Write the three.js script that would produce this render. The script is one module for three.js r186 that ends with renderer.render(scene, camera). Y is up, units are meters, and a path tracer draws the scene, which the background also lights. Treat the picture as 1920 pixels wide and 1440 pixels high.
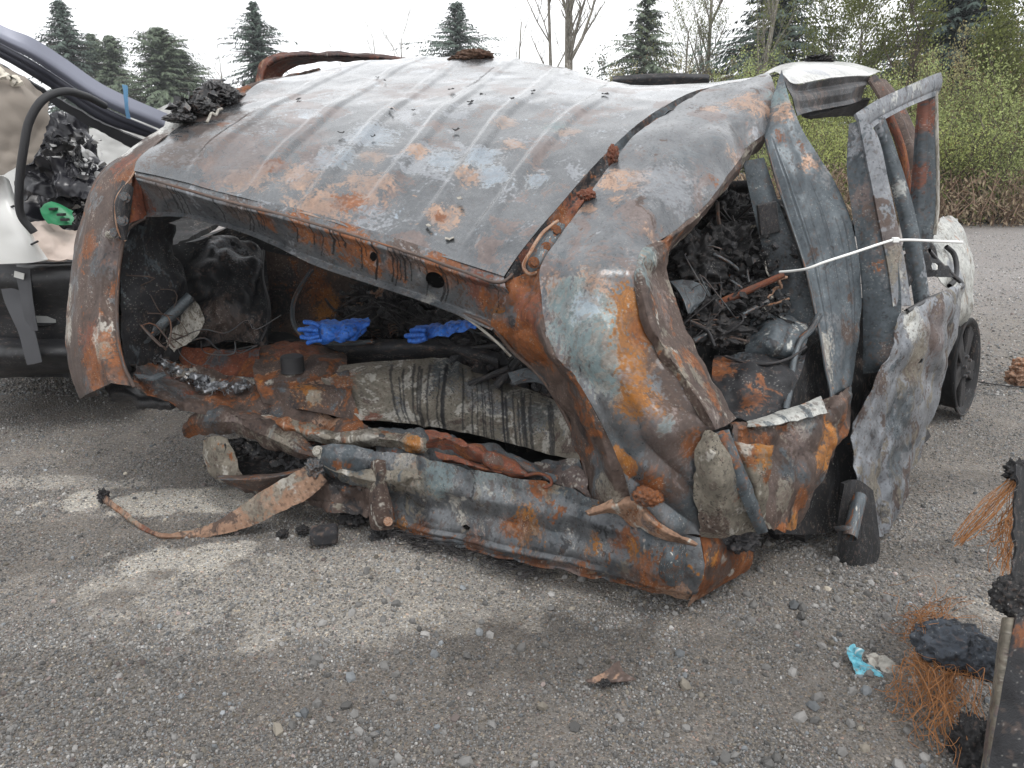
import * as THREE from 'three';
import { mergeGeometries, mergeVertices } from 'three/addons/utils/BufferGeometryUtils.js';
import { RoundedBoxGeometry } from 'three/addons/geometries/RoundedBoxGeometry.js';
import { createNoise3D } from 'simplex-noise';

// ---------------------------------------------------------------- camera, sky, sun, exposure
const scene = new THREE.Scene();
const camera = new THREE.PerspectiveCamera(55, 4 / 3, 0.05, 900);
camera.position.set(0, 1.4, 0);
camera.rotation.set(THREE.MathUtils.degToRad(-17.7), 0, 0);
const renderer = new THREE.WebGLRenderer({ antialias: true });
renderer.setSize(1024, 768);
renderer.toneMapping = THREE.LinearToneMapping;
renderer.toneMappingExposure = 1.92;
renderer.shadowMap.enabled = true;

function rng(seed) { let a = seed >>> 0; return () => { a = (a + 0x6D2B79F5) >>> 0; let t = a; t = Math.imul(t ^ (t >>> 15), t | 1); t ^= t + Math.imul(t ^ (t >>> 7), t | 61); return ((t ^ (t >>> 14)) >>> 0) / 4294967296; }; }
const N3 = createNoise3D(rng(11));
const fbm = (x, y, z, o = 3) => { let s = 0, a = 0.5, f = 1; for (let i = 0; i < o; i++) { s += a * N3(x * f, y * f, z * f + i * 7.3); f *= 2.03; a *= 0.5; } return s / (1 - Math.pow(0.5, o)); };
const clamp = (x, a = 0, b = 1) => Math.min(b, Math.max(a, x));
const sst = (a, b, x) => { const t = clamp((x - a) / (b - a)); return t * t * (3 - 2 * t); };
const mix = (a, b, t) => a + (b - a) * t;
const V = (p) => new THREE.Vector3(p[0], p[1], p[2]);
const s8 = (x) => { x = clamp(x); return Math.round(255 * (x <= 0.0031308 ? 12.92 * x : 1.055 * Math.pow(x, 1 / 2.4) - 0.055)); };
const lin = (r, g, b) => [r, g, b].map((c) => { c /= 255; return c <= 0.04045 ? c / 12.92 : Math.pow((c + 0.055) / 1.055, 2.4); });

{ // overcast sky: one even sheet of bright cloud, a little mottled
  const W = 512, H = 256, d = new Float32Array(W * H * 4);
  for (let j = 0; j < H; j++) for (let i = 0; i < W; i++) {
    const th = (j + 0.5) / H * Math.PI - Math.PI / 2, ph = (i + 0.5) / W * Math.PI * 2;
    const x = Math.cos(th) * Math.cos(ph), y = Math.sin(th), z = Math.cos(th) * Math.sin(ph);
    const n = fbm(x * 1.6, y * 3.2, z * 1.6, 5), L = 0.9 + 0.1 * n, o = (j * W + i) * 4;
    d[o] = L * 0.985; d[o + 1] = L * 0.998; d[o + 2] = L * 1.02; d[o + 3] = 1;
  }
  const sky = new THREE.DataTexture(d, W, H, THREE.RGBAFormat, THREE.FloatType);
  sky.mapping = THREE.EquirectangularReflectionMapping; sky.magFilter = sky.minFilter = THREE.LinearFilter; sky.needsUpdate = true;
  scene.background = sky; scene.environment = sky;
}
const sun = new THREE.DirectionalLight(new THREE.Color(1, 0.975, 0.94), 0.75);
sun.position.set(5, 16, 3); sun.target.position.set(0, 0, -3); sun.castShadow = true; sun.shadow.radius = 34;
Object.assign(sun.shadow.camera, { left: -25, right: 25, top: 25, bottom: -25, near: 1, far: 60 }); sun.shadow.mapSize.set(2048, 2048);
scene.add(sun, sun.target);

// ---------------------------------------------------------------- helpers
const taken = new Map(), bases = new Map();
const numbered = (n) => { const k = taken.get(n) ?? 0; taken.set(n, k + 1); return k ? n + '_' + String(k).padStart(3, '0') : n; };
function thing(name, label, category, base = [0, 0, 0], group) {
  const o = new THREE.Group(); o.name = numbered(name); o.position.set(...base); o.userData = { label, category }; if (group) o.userData.group = group;
  bases.set(o, V(base)); scene.add(o); return o;
}
function part(name, geo, mat, parent, label) {
  const m = new THREE.Mesh(geo, mat); m.name = name; m.castShadow = m.receiveShadow = true; if (label) m.userData.label = label;
  const b = bases.get(parent); bases.set(m, b); if (b) geo.translate(-b.x, -b.y, -b.z);
  parent.add(m); return m;
}
function single(name, geo, mat, label, category, group) {
  geo.computeBoundingBox(); const bb = geo.boundingBox, b = [(bb.min.x + bb.max.x) / 2, bb.min.y, (bb.min.z + bb.max.z) / 2];
  geo.translate(-b[0], -b[1], -b[2]);
  const m = new THREE.Mesh(geo, mat); m.name = numbered(name); m.position.set(...b); m.castShadow = m.receiveShadow = true;
  m.userData = { label, category }; if (group) m.userData.group = group; scene.add(m); return m;
}
function structure(name, geo, mat) { const m = new THREE.Mesh(geo, mat); m.name = name; m.userData.kind = 'structure'; m.receiveShadow = m.castShadow = true; scene.add(m); return m; }

// ---------------------------------------------------------------- surfaces of burnt metal
// each kind of matter: two linear colours that grain runs between
const KIND = {
  steel: [lin(64, 67, 71), lin(112, 114, 116)], slate: [lin(50, 56, 61), lin(90, 98, 103)], dark: [lin(24, 25, 28), lin(46, 46, 49)], soot: [lin(10, 10, 12), lin(27, 27, 29)],
  brown: [lin(56, 46, 42), lin(98, 82, 74)], plum: [lin(80, 70, 68), lin(118, 104, 99)], rust: [lin(78, 44, 24), lin(150, 90, 46)], redrust: [lin(78, 44, 33), lin(130, 74, 52)],
  ochre: [lin(110, 70, 28), lin(178, 118, 52)], tan: [lin(126, 98, 80), lin(168, 138, 116)], ash: [lin(132, 129, 122), lin(188, 184, 175)], grit: [lin(88, 83, 75), lin(142, 135, 122)],
  teal: [lin(88, 102, 104), lin(128, 145, 147)], blue: [lin(108, 118, 128), lin(150, 160, 168)], silver: [lin(140, 141, 138), lin(196, 196, 190)], white: [lin(190, 190, 186), lin(216, 216, 212)],
  bgrey: [lin(104, 107, 112), lin(142, 145, 149)],
};
function pitTexture(seed, f1, f2) {
  const W = 512, d = new Uint8Array(W * W * 4);
  for (let j = 0; j < W; j++) for (let i = 0; i < W; i++) {
    const a = i / W * Math.PI * 2, b = j / W * Math.PI * 2, x = Math.cos(a), y = Math.sin(a), z = Math.cos(b), w = Math.sin(b);
    const n = 0.5 + 0.28 * N3((x + z * 0.7) * f1, (y + w) * f1, (z - x * 0.4) * f1 + seed) + 0.3 * N3((x + w * 0.6) * f2, (y + z * 0.5) * f2, (w - y * 0.3) * f2 + seed);
    const k = Math.round(255 * clamp(n)), o = (j * W + i) * 4; d[o] = d[o + 1] = d[o + 2] = k; d[o + 3] = 255;
  }
  const t = new THREE.DataTexture(d, W, W); t.wrapS = t.wrapT = THREE.RepeatWrapping; t.magFilter = THREE.LinearFilter; t.needsUpdate = true; return t;
}
const pit = pitTexture(3, 5, 14); pit.channel = 1; pit.repeat.set(4, 4);
const blister = pitTexture(8, 9, 30); blister.channel = 1; blister.repeat.set(5, 5);

const METAL = new Set(['steel', 'slate', 'silver', 'dark', 'blue', 'bgrey', 'white']);
function paint(p, u, v, st, out) {
  const an = st.run ?? 0.45, x0 = p[0] + st.seed * 3.1, y0 = p[1], z0 = p[2];   // run < 1 draws the blotches out downwards, the way rain has carried the rust
  const wx = 0.05 * N3(x0 * 5, y0 * 5, z0 * 5 + 9), wz = 0.05 * N3(x0 * 5 + 31, y0 * 5, z0 * 5);
  const x = x0 + wx, y = y0 * an, z = z0 + wz;
  const n1 = fbm(x * 2.6, y * 2.6, z * 2.6, 3), n2 = fbm(x * 10 + 5, y * 10, z * 10, 4), n3 = N3(x0 * 70, y0 * 55, z0 * 70), n4 = N3(x0 * 210, y0 * 210, z0 * 210), n5 = fbm(x * 34, y * 30, z * 34, 3);
  const cm = st.calm ?? 1, k0 = 0.5 + 0.3 * n1, k1 = 0.36 * n2 + 0.16 * n5 + 0.1 * n3, kr = clamp(k0 + k1), km = clamp(k0 + k1 * cm);
  const set = (kind, w) => { if (w < 0.004) return; const c = KIND[kind]; for (let i = 0; i < 3; i++) out[i] = mix(out[i], mix(c[0][i], c[1][i], METAL.has(kind) ? km : kr), w); out[3] = mix(out[3], METAL.has(kind) ? st.gloss : kind === 'tan' || kind === 'plum' ? st.gloss + 0.14 : 0.82, w); };
  out[3] = st.gloss; set(st.base, 1);
  let q = 0;
  for (const [kind, cover, sc] of st.layers) {   // natural blotches: cover 0..1, size in cycles per metre
    q += 13.7; const n = fbm(x * sc + q, y * sc, z * sc - q, 5) + 0.24 * n5 + 0.16 * n3;
    set(kind, 0.4 * sst(0.7 - cover * 1.25, 0.92 - cover * 1.25, n) + 0.5 * sst(0.80 - cover * 1.25, 0.84 - cover * 1.25, n));
  }
  for (const [kind, c, r, amount = 0.9] of st.stains) {   // the marks seen on this very car
    const dx = p[0] - c[0], dy = (p[1] - c[1]) * 0.85, dz = p[2] - c[2], R = r * 1.12, d2 = dx * dx + dy * dy + dz * dz; if (d2 > R * R * 3.6) continue;
    const m = 1 - Math.sqrt(d2) / R + 0.5 * n2 + 0.26 * n1 + 0.44 * n5 + 0.26 * n3 + 0.1 * n4;
    set(kind, amount * (0.22 * sst(-0.1, 0.3, m) + 0.75 * sst(0.2, 0.25, m)) * (1 - 0.6 * sst(0.15, 0.3, n5 - 0.3 * n2 + 0.2 * n3)));
    set(kind === 'teal' || kind === 'blue' ? 'ash' : 'brown', 0.42 * amount * Math.exp(-Math.pow((m - 0.2) / 0.045, 2)));
  }
  { const f = N3(x0 * 30 + 70, y0 * 22, z0 * 30) + 0.55 * N3(x0 * 82, y0 * 82, z0 * 82 + 50) + 0.3 * n1, a = st.scale ?? 1;   // flaking scale: dark pits and pale ash grains
    set('brown', 0.5 * a * cm * sst(0.62, 0.72, f)); set('soot', 0.45 * a * cm * sst(0.55, 0.68, -f - 0.25)); set('ash', 0.5 * a * cm * sst(0.78, 0.9, N3(x0 * 120, y0 * 120, z0 * 120 + 80) + 0.35 * n2)); }
  if (st.speck) { const s = N3(x0 * 85 + 40, y0 * 85, z0 * 85) + 0.5 * n2; set(st.speck[0], 0.8 * sst(1.12 - st.speck[1], 1.2 - st.speck[1], s)); }
  if (st.streaks) for (const s of st.streaks) {   // runs of dried soot
    if (v < s.v0 || v > s.v1) continue;
    const du = Math.abs(u - s.u - s.slope * (v - s.v0) - 0.0016 * N3(s.u * 400, v * 9, 1)); const w = s.w * (0.65 + 0.35 * N3(s.u * 90, v * 14, 4));
    if (du < w) set(s.kind ?? 'soot', s.a * sst(w, w * 0.45, du));
  }
  const g = 0.96 + cm * (0.1 * n4 + 0.08 * n3 + 0.08 * n5); out[0] *= g; out[1] *= g; out[2] *= g;
  out[3] = clamp(out[3] + cm * (0.07 * n5 + 0.06 * n2), 0.16, 1);
}
const CR = (p0, p1, p2, p3, t) => { const t2 = t * t, t3 = t2 * t; return 0.5 * (2 * p1 + (p2 - p0) * t + (2 * p0 - 5 * p1 + 4 * p2 - p3) * t2 + (3 * p1 - p0 - 3 * p2 + p3) * t3); };
function surface(rows, linU, linV) {   // smooth surface through a net of points: u runs along a row, v from row to row
  const R = rows.length, C = rows[0].length, get = (r, c, i) => {
    if (r < 0) return 2 * get(0, c, i) - get(1, c, i); if (r >= R) return 2 * get(R - 1, c, i) - get(R - 2, c, i);
    if (c < 0) return 2 * rows[r][0][i] - rows[r][1][i]; if (c >= C) return 2 * rows[r][C - 1][i] - rows[r][C - 2][i]; return rows[r][c][i];
  };
  const net = []; for (let r = -1; r <= R; r++) { const a = []; for (let c = -1; c <= C; c++) a.push([get(r, c, 0), get(r, c, 1), get(r, c, 2)]); net.push(a); }
  return (u, v) => {
    const fu = clamp(u) * (C - 1), fv = clamp(v) * (R - 1), c = Math.min(Math.floor(fu), C - 2), r = Math.min(Math.floor(fv), R - 2), tu = fu - c, tv = fv - r, o = [0, 0, 0];
    for (let i = 0; i < 3; i++) { const a = []; for (let k = 0; k < 4; k++) { const L = net[r + k]; a.push(linU ? mix(L[c + 1][i], L[c + 2][i], tu) : CR(L[c][i], L[c + 1][i], L[c + 2][i], L[c + 3][i], tu)); } o[i] = linV ? mix(a[1], a[2], tv) : CR(a[0], a[1], a[2], a[3], tv); }
    return o;
  };
}
const dist = (a, b) => Math.hypot(a[0] - b[0], a[1] - b[1], a[2] - b[2]);
function arcs(S, alongU) {
  const M = 48, t = [0]; for (let i = 1; i <= M; i++) { let l = 0; for (const w of [0.08, 0.3, 0.5, 0.7, 0.92]) l += alongU ? dist(S((i - 1) / M, w), S(i / M, w)) : dist(S(w, (i - 1) / M), S(w, i / M)); t.push(t[i - 1] + l / 5); }
  const L = t[M]; return { L, to: (x) => { const f = clamp(x) * M, i = Math.min(Math.floor(f), M - 1); return mix(t[i], t[i + 1], f - i) / L; },
    from: (y) => { const g = clamp(y) * L; let i = 0; while (i < M - 1 && t[i + 1] < g) i++; return (i + clamp((g - t[i]) / Math.max(1e-6, t[i + 1] - t[i]))) / M; } };
}
let texels = 0, textures = 0;
function burntMaterial(S, au, av, st, o) {
  const TX = o.texel ?? 0.0032, W = Math.ceil(clamp(au.L / TX, 24, 900)), H = Math.ceil(clamp(av.L / TX, 24, 900)), d = new Uint8Array(W * H * 4), r = new Uint8Array(W * H * 4), c = [0, 0, 0, 0];
  for (let j = 0; j < H; j++) { const v = av.from((j + 0.5) / H); for (let i = 0; i < W; i++) {
    const u = au.from((i + 0.5) / W); paint(S(u, v), u, v, st, c); const k = (j * W + i) * 4;
    d[k] = s8(c[0]); d[k + 1] = s8(c[1]); d[k + 2] = s8(c[2]); d[k + 3] = 255; r[k] = r[k + 2] = 0; r[k + 1] = Math.round(255 * c[3]); r[k + 3] = 255;
  } }
  texels += W * H; textures++;
  const map = new THREE.DataTexture(d, W, H); map.colorSpace = THREE.SRGBColorSpace; map.magFilter = THREE.LinearFilter; map.needsUpdate = true;
  const m = new THREE.MeshPhysicalMaterial({ map, clearcoat: o.wet ?? 0, clearcoatRoughness: 0.16, roughness: st.gloss + 0.14, metalness: o.metal ?? 0.3, side: THREE.DoubleSide });
  if (o.bump !== 0) { m.bumpMap = o.blister ? blister : pit; m.bumpScale = (o.bump ?? 0.0012) * 0.42; }
  if (o.roughMap) { const q = new THREE.DataTexture(r, W, H); q.magFilter = THREE.LinearFilter; q.needsUpdate = true; m.roughnessMap = q; m.roughness = 1; textures++; }
  return m;
}
const STYLE = (s = {}) => ({ seed: 1, base: 'steel', gloss: 0.5, layers: [], stains: [], ...s });
function sheetGeometry(S, au, av, o) {
  const res = o.res ?? 0.016, nu = Math.ceil(clamp(au.L / res, 6, 210)), nv = Math.ceil(clamp(av.L / res, 6, 210)), w = nu + 1, n = w * (nv + 1), th = o.thick ?? 0.003;
  const pos = new Float32Array(n * 3), nor = new Float32Array(n * 3), uv = new Float32Array(n * 2), uv1 = new Float32Array(n * 2), cut = new Uint8Array(n), e = 1e-3;
  const sd = o.seed ?? 1, amp = o.dent ?? 0.006, fr = o.freq ?? 5, rag = o.rag ?? 0;
  const hu = (U, Vv) => { if (!o.holes) return 2; let m = 2; for (const [a, b, ru, rv] of o.holes) m = Math.min(m, Math.hypot((U - a) / ru, (Vv - b) / rv)); return m; };
  for (let j = 0; j <= nv; j++) for (let i = 0; i <= nu; i++) {
    let u = i / nu, v = j / nv; const k = j * w + i;
    if (o.holes) for (const [a, b, ru, rv] of o.holes) { const q = Math.hypot((u - a) / ru, (v - b) / rv); if (q < 1) { cut[k] = 1; const f = q < 1e-3 ? 1 : 1 / q; u = a + (u - a) * f; v = b + (v - b) * f; } }
    let p = S(u, v);
    const a = S(Math.min(1, u + e), v), b = S(Math.max(0, u - e), v), c = S(u, Math.min(1, v + e)), d = S(u, Math.max(0, v - e));
    const t = [a[0] - b[0], a[1] - b[1], a[2] - b[2]], s = [c[0] - d[0], c[1] - d[1], c[2] - d[2]];
    let nx = t[1] * s[2] - t[2] * s[1], ny = t[2] * s[0] - t[0] * s[2], nz = t[0] * s[1] - t[1] * s[0]; const l = Math.hypot(nx, ny, nz) || 1; nx /= l; ny /= l; nz /= l;
    const [x, y, z] = p; let h = amp * (fbm(x * fr + sd * 9, y * fr, z * fr, 3));
    if (o.crumple) { const q = N3(x * 3.1 + sd, y * 2.2, z * 3.1 + 3), r = N3(x * 6.5 - y * 3 + sd, y * 3 + x * 3, z * 5), s = N3(x * 15 + sd, y * 9, z * 15); const w = N3(x * 27 - z * 9, y * 22 + sd, z * 27), k = o.wrinkle ?? 0.6; h += o.crumple * (1.5 * (0.45 - Math.abs(q)) + 0.95 * (0.4 - Math.abs(r)) + k * (0.5 * (0.4 - Math.abs(s)) + 0.2 * (0.4 - Math.abs(w)))); }
    if (o.disp) h += o.disp(u, v, p);
    if (rag) { const q = rag * fbm(x * 14, y * 14 + sd, z * 14, 3), ed = Math.min(i, nu - i, j, nv - j); if (ed === 0) { const li = 1 / (Math.hypot(...t) || 1), lj = 1 / (Math.hypot(...s) || 1); const fu = i === 0 || i === nu ? q : 0, fv = j === 0 || j === nv ? q : 0; for (let m = 0; m < 3; m++) p[m] += t[m] * li * fu + s[m] * lj * fv; } }
    pos[k * 3] = p[0] + nx * h; pos[k * 3 + 1] = p[1] + ny * h; pos[k * 3 + 2] = p[2] + nz * h;
    const U = au.to(u), W = av.to(v); uv[k * 2] = U; uv[k * 2 + 1] = W; uv1[k * 2] = U * au.L; uv1[k * 2 + 1] = W * av.L;
  }
  const front = []; for (let j = 0; j < nv; j++) for (let i = 0; i < nu; i++) { const a = j * w + i, b = a + 1, c = a + w, d = c + 1; if (cut[a] && cut[b] && cut[c] && cut[d]) continue; front.push(a, b, d, a, d, c); }
  const g0 = new THREE.BufferGeometry(); g0.setAttribute('position', new THREE.BufferAttribute(pos, 3)); g0.setIndex(front); g0.computeVertexNormals(); nor.set(g0.attributes.normal.array);
  if (th <= 0) { g0.setAttribute('uv', new THREE.BufferAttribute(uv, 2)); g0.setAttribute('uv1', new THREE.BufferAttribute(uv1, 2)); return g0; }
  // give the sheet its thickness: a back face and a rim
  const rim = []; for (let i = 0; i < nu; i++) rim.push([i, i + 1]); for (let j = 0; j < nv; j++) rim.push([j * w + nu, (j + 1) * w + nu]); for (let i = nu; i > 0; i--) rim.push([nv * w + i, nv * w + i - 1]); for (let j = nv; j > 0; j--) rim.push([j * w, (j - 1) * w]);
  const T = n * 2 + rim.length * 4, P = new Float32Array(T * 3), Q = new Float32Array(T * 3), A = new Float32Array(T * 2), B = new Float32Array(T * 2), I = front.slice();
  P.set(pos); Q.set(nor); A.set(uv); B.set(uv1); A.set(uv, n * 2); B.set(uv1, n * 2);
  for (let k = 0; k < n * 3; k++) { P[n * 3 + k] = pos[k] - nor[k] * th; Q[n * 3 + k] = -nor[k]; }
  for (let k = 0; k < front.length; k += 3) I.push(n + front[k], n + front[k + 2], n + front[k + 1]);
  let o2 = n * 2; const va = new THREE.Vector3(), vb = new THREE.Vector3();
  for (const [a, b] of rim) {
    va.set(pos[b * 3] - pos[a * 3], pos[b * 3 + 1] - pos[a * 3 + 1], pos[b * 3 + 2] - pos[a * 3 + 2]); vb.set(nor[a * 3], nor[a * 3 + 1], nor[a * 3 + 2]); va.cross(vb).normalize();
    [a, b, n + b, n + a].forEach((s, q) => { for (let m = 0; m < 3; m++) { P[(o2 + q) * 3 + m] = P[s * 3 + m]; } Q[(o2 + q) * 3] = va.x; Q[(o2 + q) * 3 + 1] = va.y; Q[(o2 + q) * 3 + 2] = va.z; A[(o2 + q) * 2] = A[s * 2]; A[(o2 + q) * 2 + 1] = A[s * 2 + 1]; B[(o2 + q) * 2] = B[s * 2]; B[(o2 + q) * 2 + 1] = B[s * 2 + 1]; });
    I.push(o2, o2 + 2, o2 + 1, o2, o2 + 3, o2 + 2); o2 += 4;
  }
  const g = new THREE.BufferGeometry(); g.setAttribute('position', new THREE.BufferAttribute(P, 3)); g.setAttribute('normal', new THREE.BufferAttribute(Q, 3)); g.setAttribute('uv', new THREE.BufferAttribute(A, 2)); g.setAttribute('uv1', new THREE.BufferAttribute(B, 2)); g.setIndex(I); return g;
}
// a sheet-metal panel through measured points, with its own rust map (st) or a given material
function flatten(rows, k) {   // pull the inner points of each row towards the straight line between its ends: pressed sheet is flat between its folds
  return rows.map((r) => { const n = r.length - 1, L = [0]; for (let i = 1; i <= n; i++) L.push(L[i - 1] + dist(r[i - 1], r[i])); return r.map((p, i) => p.map((c, m) => mix(c, mix(r[0][m], r[n][m], L[i] / L[n]), i && i < n ? k : 0))); });
}
function panel(name, rows, parent, st, o = {}) {
  if (o.flat) rows = flatten(rows, o.flat);
  const S = surface(rows, o.linU, o.linV), au = arcs(S, true), av = arcs(S, false), g = sheetGeometry(S, au, av, o);
  const m = st.isMaterial ? st : burntMaterial(S, au, av, STYLE(st), o);
  return part(name, g, m, parent, o.label);
}
function tile(kinds, seed, size = 256) {   // small shared texture of one burnt matter, about 0.4 m wide
  const d = new Uint8Array(size * size * 4), c = [0, 0, 0, 0], st = STYLE(kinds); st.seed = seed;
  for (let j = 0; j < size; j++) for (let i = 0; i < size; i++) { paint([i / size * 0.5, j / size * 0.5, seed], 0.5, 0.5, st, c); const k = (j * size + i) * 4; for (let m = 0; m < 3; m++) d[k + m] = s8(c[m]); d[k + 3] = 255; }
  const t = new THREE.DataTexture(d, size, size); t.colorSpace = THREE.SRGBColorSpace; t.wrapS = t.wrapT = THREE.MirroredRepeatWrapping; t.magFilter = THREE.LinearFilter; t.needsUpdate = true; textures++; return t;
}
const std = (o) => new THREE.MeshStandardMaterial({ side: THREE.DoubleSide, ...o });
const M = {
  rust: std({ map: tile({ base: 'rust', layers: [['brown', 0.5, 9], ['dark', 0.3, 14]], gloss: 0.8 }, 21), roughness: 0.85, metalness: 0.1 }),
  redrust: std({ map: tile({ base: 'redrust', layers: [['rust', 0.5, 9], ['brown', 0.4, 14]], gloss: 0.8 }, 22), roughness: 0.85, metalness: 0.1 }),
  brown: std({ map: tile({ base: 'brown', layers: [['rust', 0.36, 9], ['slate', 0.36, 14], ['tan', 0.15, 14]] }, 31), roughness: 0.7, metalness: 0.2 }),
  steel: std({ map: tile({ base: 'slate', layers: [['brown', 0.4, 9], ['rust', 0.3, 14], ['ash', 0.2, 20]] }, 23), roughness: 0.55, metalness: 0.3 }),
  slate: std({ map: tile({ base: 'slate', layers: [['dark', 0.45, 5], ['rust', 0.16, 9]] }, 29), roughness: 0.5, metalness: 0.25 }),
  dark: std({ map: tile({ base: 'dark', layers: [['soot', 0.5, 8], ['brown', 0.3, 12]] }, 24), roughness: 0.7, metalness: 0.1 }),
  soot: std({ map: tile({ base: 'soot', layers: [['dark', 0.5, 14]] }, 25), roughness: 0.8 }),
  char: std({ map: tile({ base: 'soot', layers: [['dark', 0.5, 20], ['grit', 0.14, 40]] }, 26), roughness: 0.75 }),
  tanrust: std({ map: tile({ base: 'tan', layers: [['rust', 0.45, 9], ['brown', 0.3, 14]] }, 27), roughness: 0.85 }),
  clay: std({ map: tile({ base: 'ash', layers: [['grit', 0.5, 14], ['brown', 0.25, 20]] }, 28), roughness: 0.9 }),
  alu: std({ map: tile({ base: 'bgrey', layers: [['dark', 0.35, 14], ['ash', 0.3, 18]], gloss: 0.4 }, 32), roughness: 0.42, metalness: 0.5 }),
  rubber: std({ color: new THREE.Color().setRGB(0.018, 0.018, 0.02), roughness: 0.62 }),
  plastic: std({ map: tile({ base: 'dark', layers: [['soot', 0.4, 4], ['dark', 0.5, 9]] }, 30), roughness: 0.45 }),
};
const toMetresUV = (g, k = 1) => { const p = g.attributes.position, n = g.attributes.normal, u = new Float32Array(p.count * 2); for (let i = 0; i < p.count; i++) { const ax = Math.abs(n.getX(i)), ay = Math.abs(n.getY(i)), az = Math.abs(n.getZ(i)); const a = ax > ay && ax > az ? [p.getZ(i), p.getY(i)] : ay > az ? [p.getX(i), p.getZ(i)] : [p.getX(i), p.getY(i)]; u[i * 2] = a[0] * 2 * k; u[i * 2 + 1] = a[1] * 2 * k; } g.setAttribute('uv', new THREE.BufferAttribute(u, 2)); return g; };
function tube(points, r, seg = 8, n = 0, closed = false) { const c = new THREE.CatmullRomCurve3(points.map(V), closed); return new THREE.TubeGeometry(c, n || points.length * 8, r, seg, closed); }
function rod(a, b, r0, r1 = r0, seg = 10) { const A = V(a), B = V(b), g = new THREE.CylinderGeometry(r1, r0, A.distanceTo(B), seg, 1, seg <= 4); g.applyQuaternion(new THREE.Quaternion().setFromUnitVectors(new THREE.Vector3(0, 1, 0), B.clone().sub(A).normalize())); g.translate((A.x + B.x) / 2, (A.y + B.y) / 2, (A.z + B.z) / 2); return g; }
function lump(c, r, seed, detail = 5, rough = 0.35, fr = 3) {   // charred clinker
  let g = mergeVertices(new THREE.IcosahedronGeometry(1, detail * 3).deleteAttribute('normal').deleteAttribute('uv')); const p = g.attributes.position, rm = Math.cbrt(r[0] * r[1] * r[2]);
  for (let i = 0; i < p.count; i++) { const x = p.getX(i), y = p.getY(i), z = p.getZ(i), a = x * r[0] / rm, b = y * r[1] / rm, c2 = z * r[2] / rm; const k = 1 + rough * fbm(a * fr * 0.6 + seed, b * fr * 0.6, c2 * fr * 0.6, 2) + rough * 0.6 * (Math.abs(fbm(a * fr * 1.8, b * fr * 1.8 + seed, c2 * fr * 1.8, 3)) - 0.2); p.setXYZ(i, c[0] + x * k * r[0], c[1] + y * k * r[1], c[2] + z * k * r[2]); }
  g.computeVertexNormals(); return toMetresUV(g);
}
function bolt(c, dir, r, h) { const q = new THREE.Quaternion().setFromUnitVectors(new THREE.Vector3(0, 1, 0), V(dir).normalize()); const a = new THREE.CylinderGeometry(r, r, h, 6), b = new THREE.CylinderGeometry(r * 1.5, r * 1.5, h * 0.3, 18); b.translate(0, -h * 0.4, 0); const g = mergeGeometries([a, b]); g.applyQuaternion(q); g.translate(...c); return g; }
// loose bent scraps joined into one heap
function scraps(n, at, size, seed, flat = 0.3, chunk = 0.2, sheet = 0.52) {
  const R = rng(seed), gs = []; const q = new THREE.Quaternion(), ax = new THREE.Vector3();
  for (let i = 0; i < n; i++) {
    const kind = R(), s = size * (0.35 + R() * R() * 1.6); let g;
    if (kind < chunk) { g = new THREE.TetrahedronGeometry(s * 0.5, 1); const p = g.attributes.position; for (let k = 0; k < p.count; k++) { const f = 1 + 0.5 * N3(p.getX(k) * 40, p.getY(k) * 40, p.getZ(k) * 40 + i); p.setXYZ(k, p.getX(k) * f, p.getY(k) * f * 0.6, p.getZ(k) * f); } g.computeVertexNormals(); }
    else if (kind < sheet) { g = new THREE.PlaneGeometry(s, s * (0.2 + R() * 0.5), 5, 2); const p = g.attributes.position, b = (R() - 0.5) * 3; for (let k = 0; k < p.count; k++) p.setZ(k, b * p.getX(k) * p.getX(k) / s + 0.2 * s * N3(p.getX(k) * 30, p.getY(k) * 30, i)); g.computeVertexNormals(); g = g.toNonIndexed(); }
    else { const a = [0, 0, 0], b = [s * (R() - 0.5), s * R() * 0.7, s * (R() - 0.5)], c = [b[0] + s * (R() - 0.5), b[1] + s * (R() - 0.6), b[2] + s * (R() - 0.5)]; g = tube([a, b, c], s * (0.02 + R() * 0.03), 4, 8).toNonIndexed(); }
    ax.set(R() - 0.5, R() - 0.5, R() - 0.5).normalize(); q.setFromAxisAngle(ax, R() * 6.28); if (kind < sheet && R() < flat) q.setFromAxisAngle(new THREE.Vector3(1, 0, 0), -1.57 + (R() - 0.5) * 0.6);
    g.applyQuaternion(q); const p = at(R, i); g.translate(p[0], p[1], p[2]);
    const keep = new THREE.BufferGeometry(); keep.setAttribute('position', g.attributes.position); keep.setAttribute('normal', g.attributes.normal); gs.push(toMetresUV(keep));
  }
  return mergeGeometries(gs);
}

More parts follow.
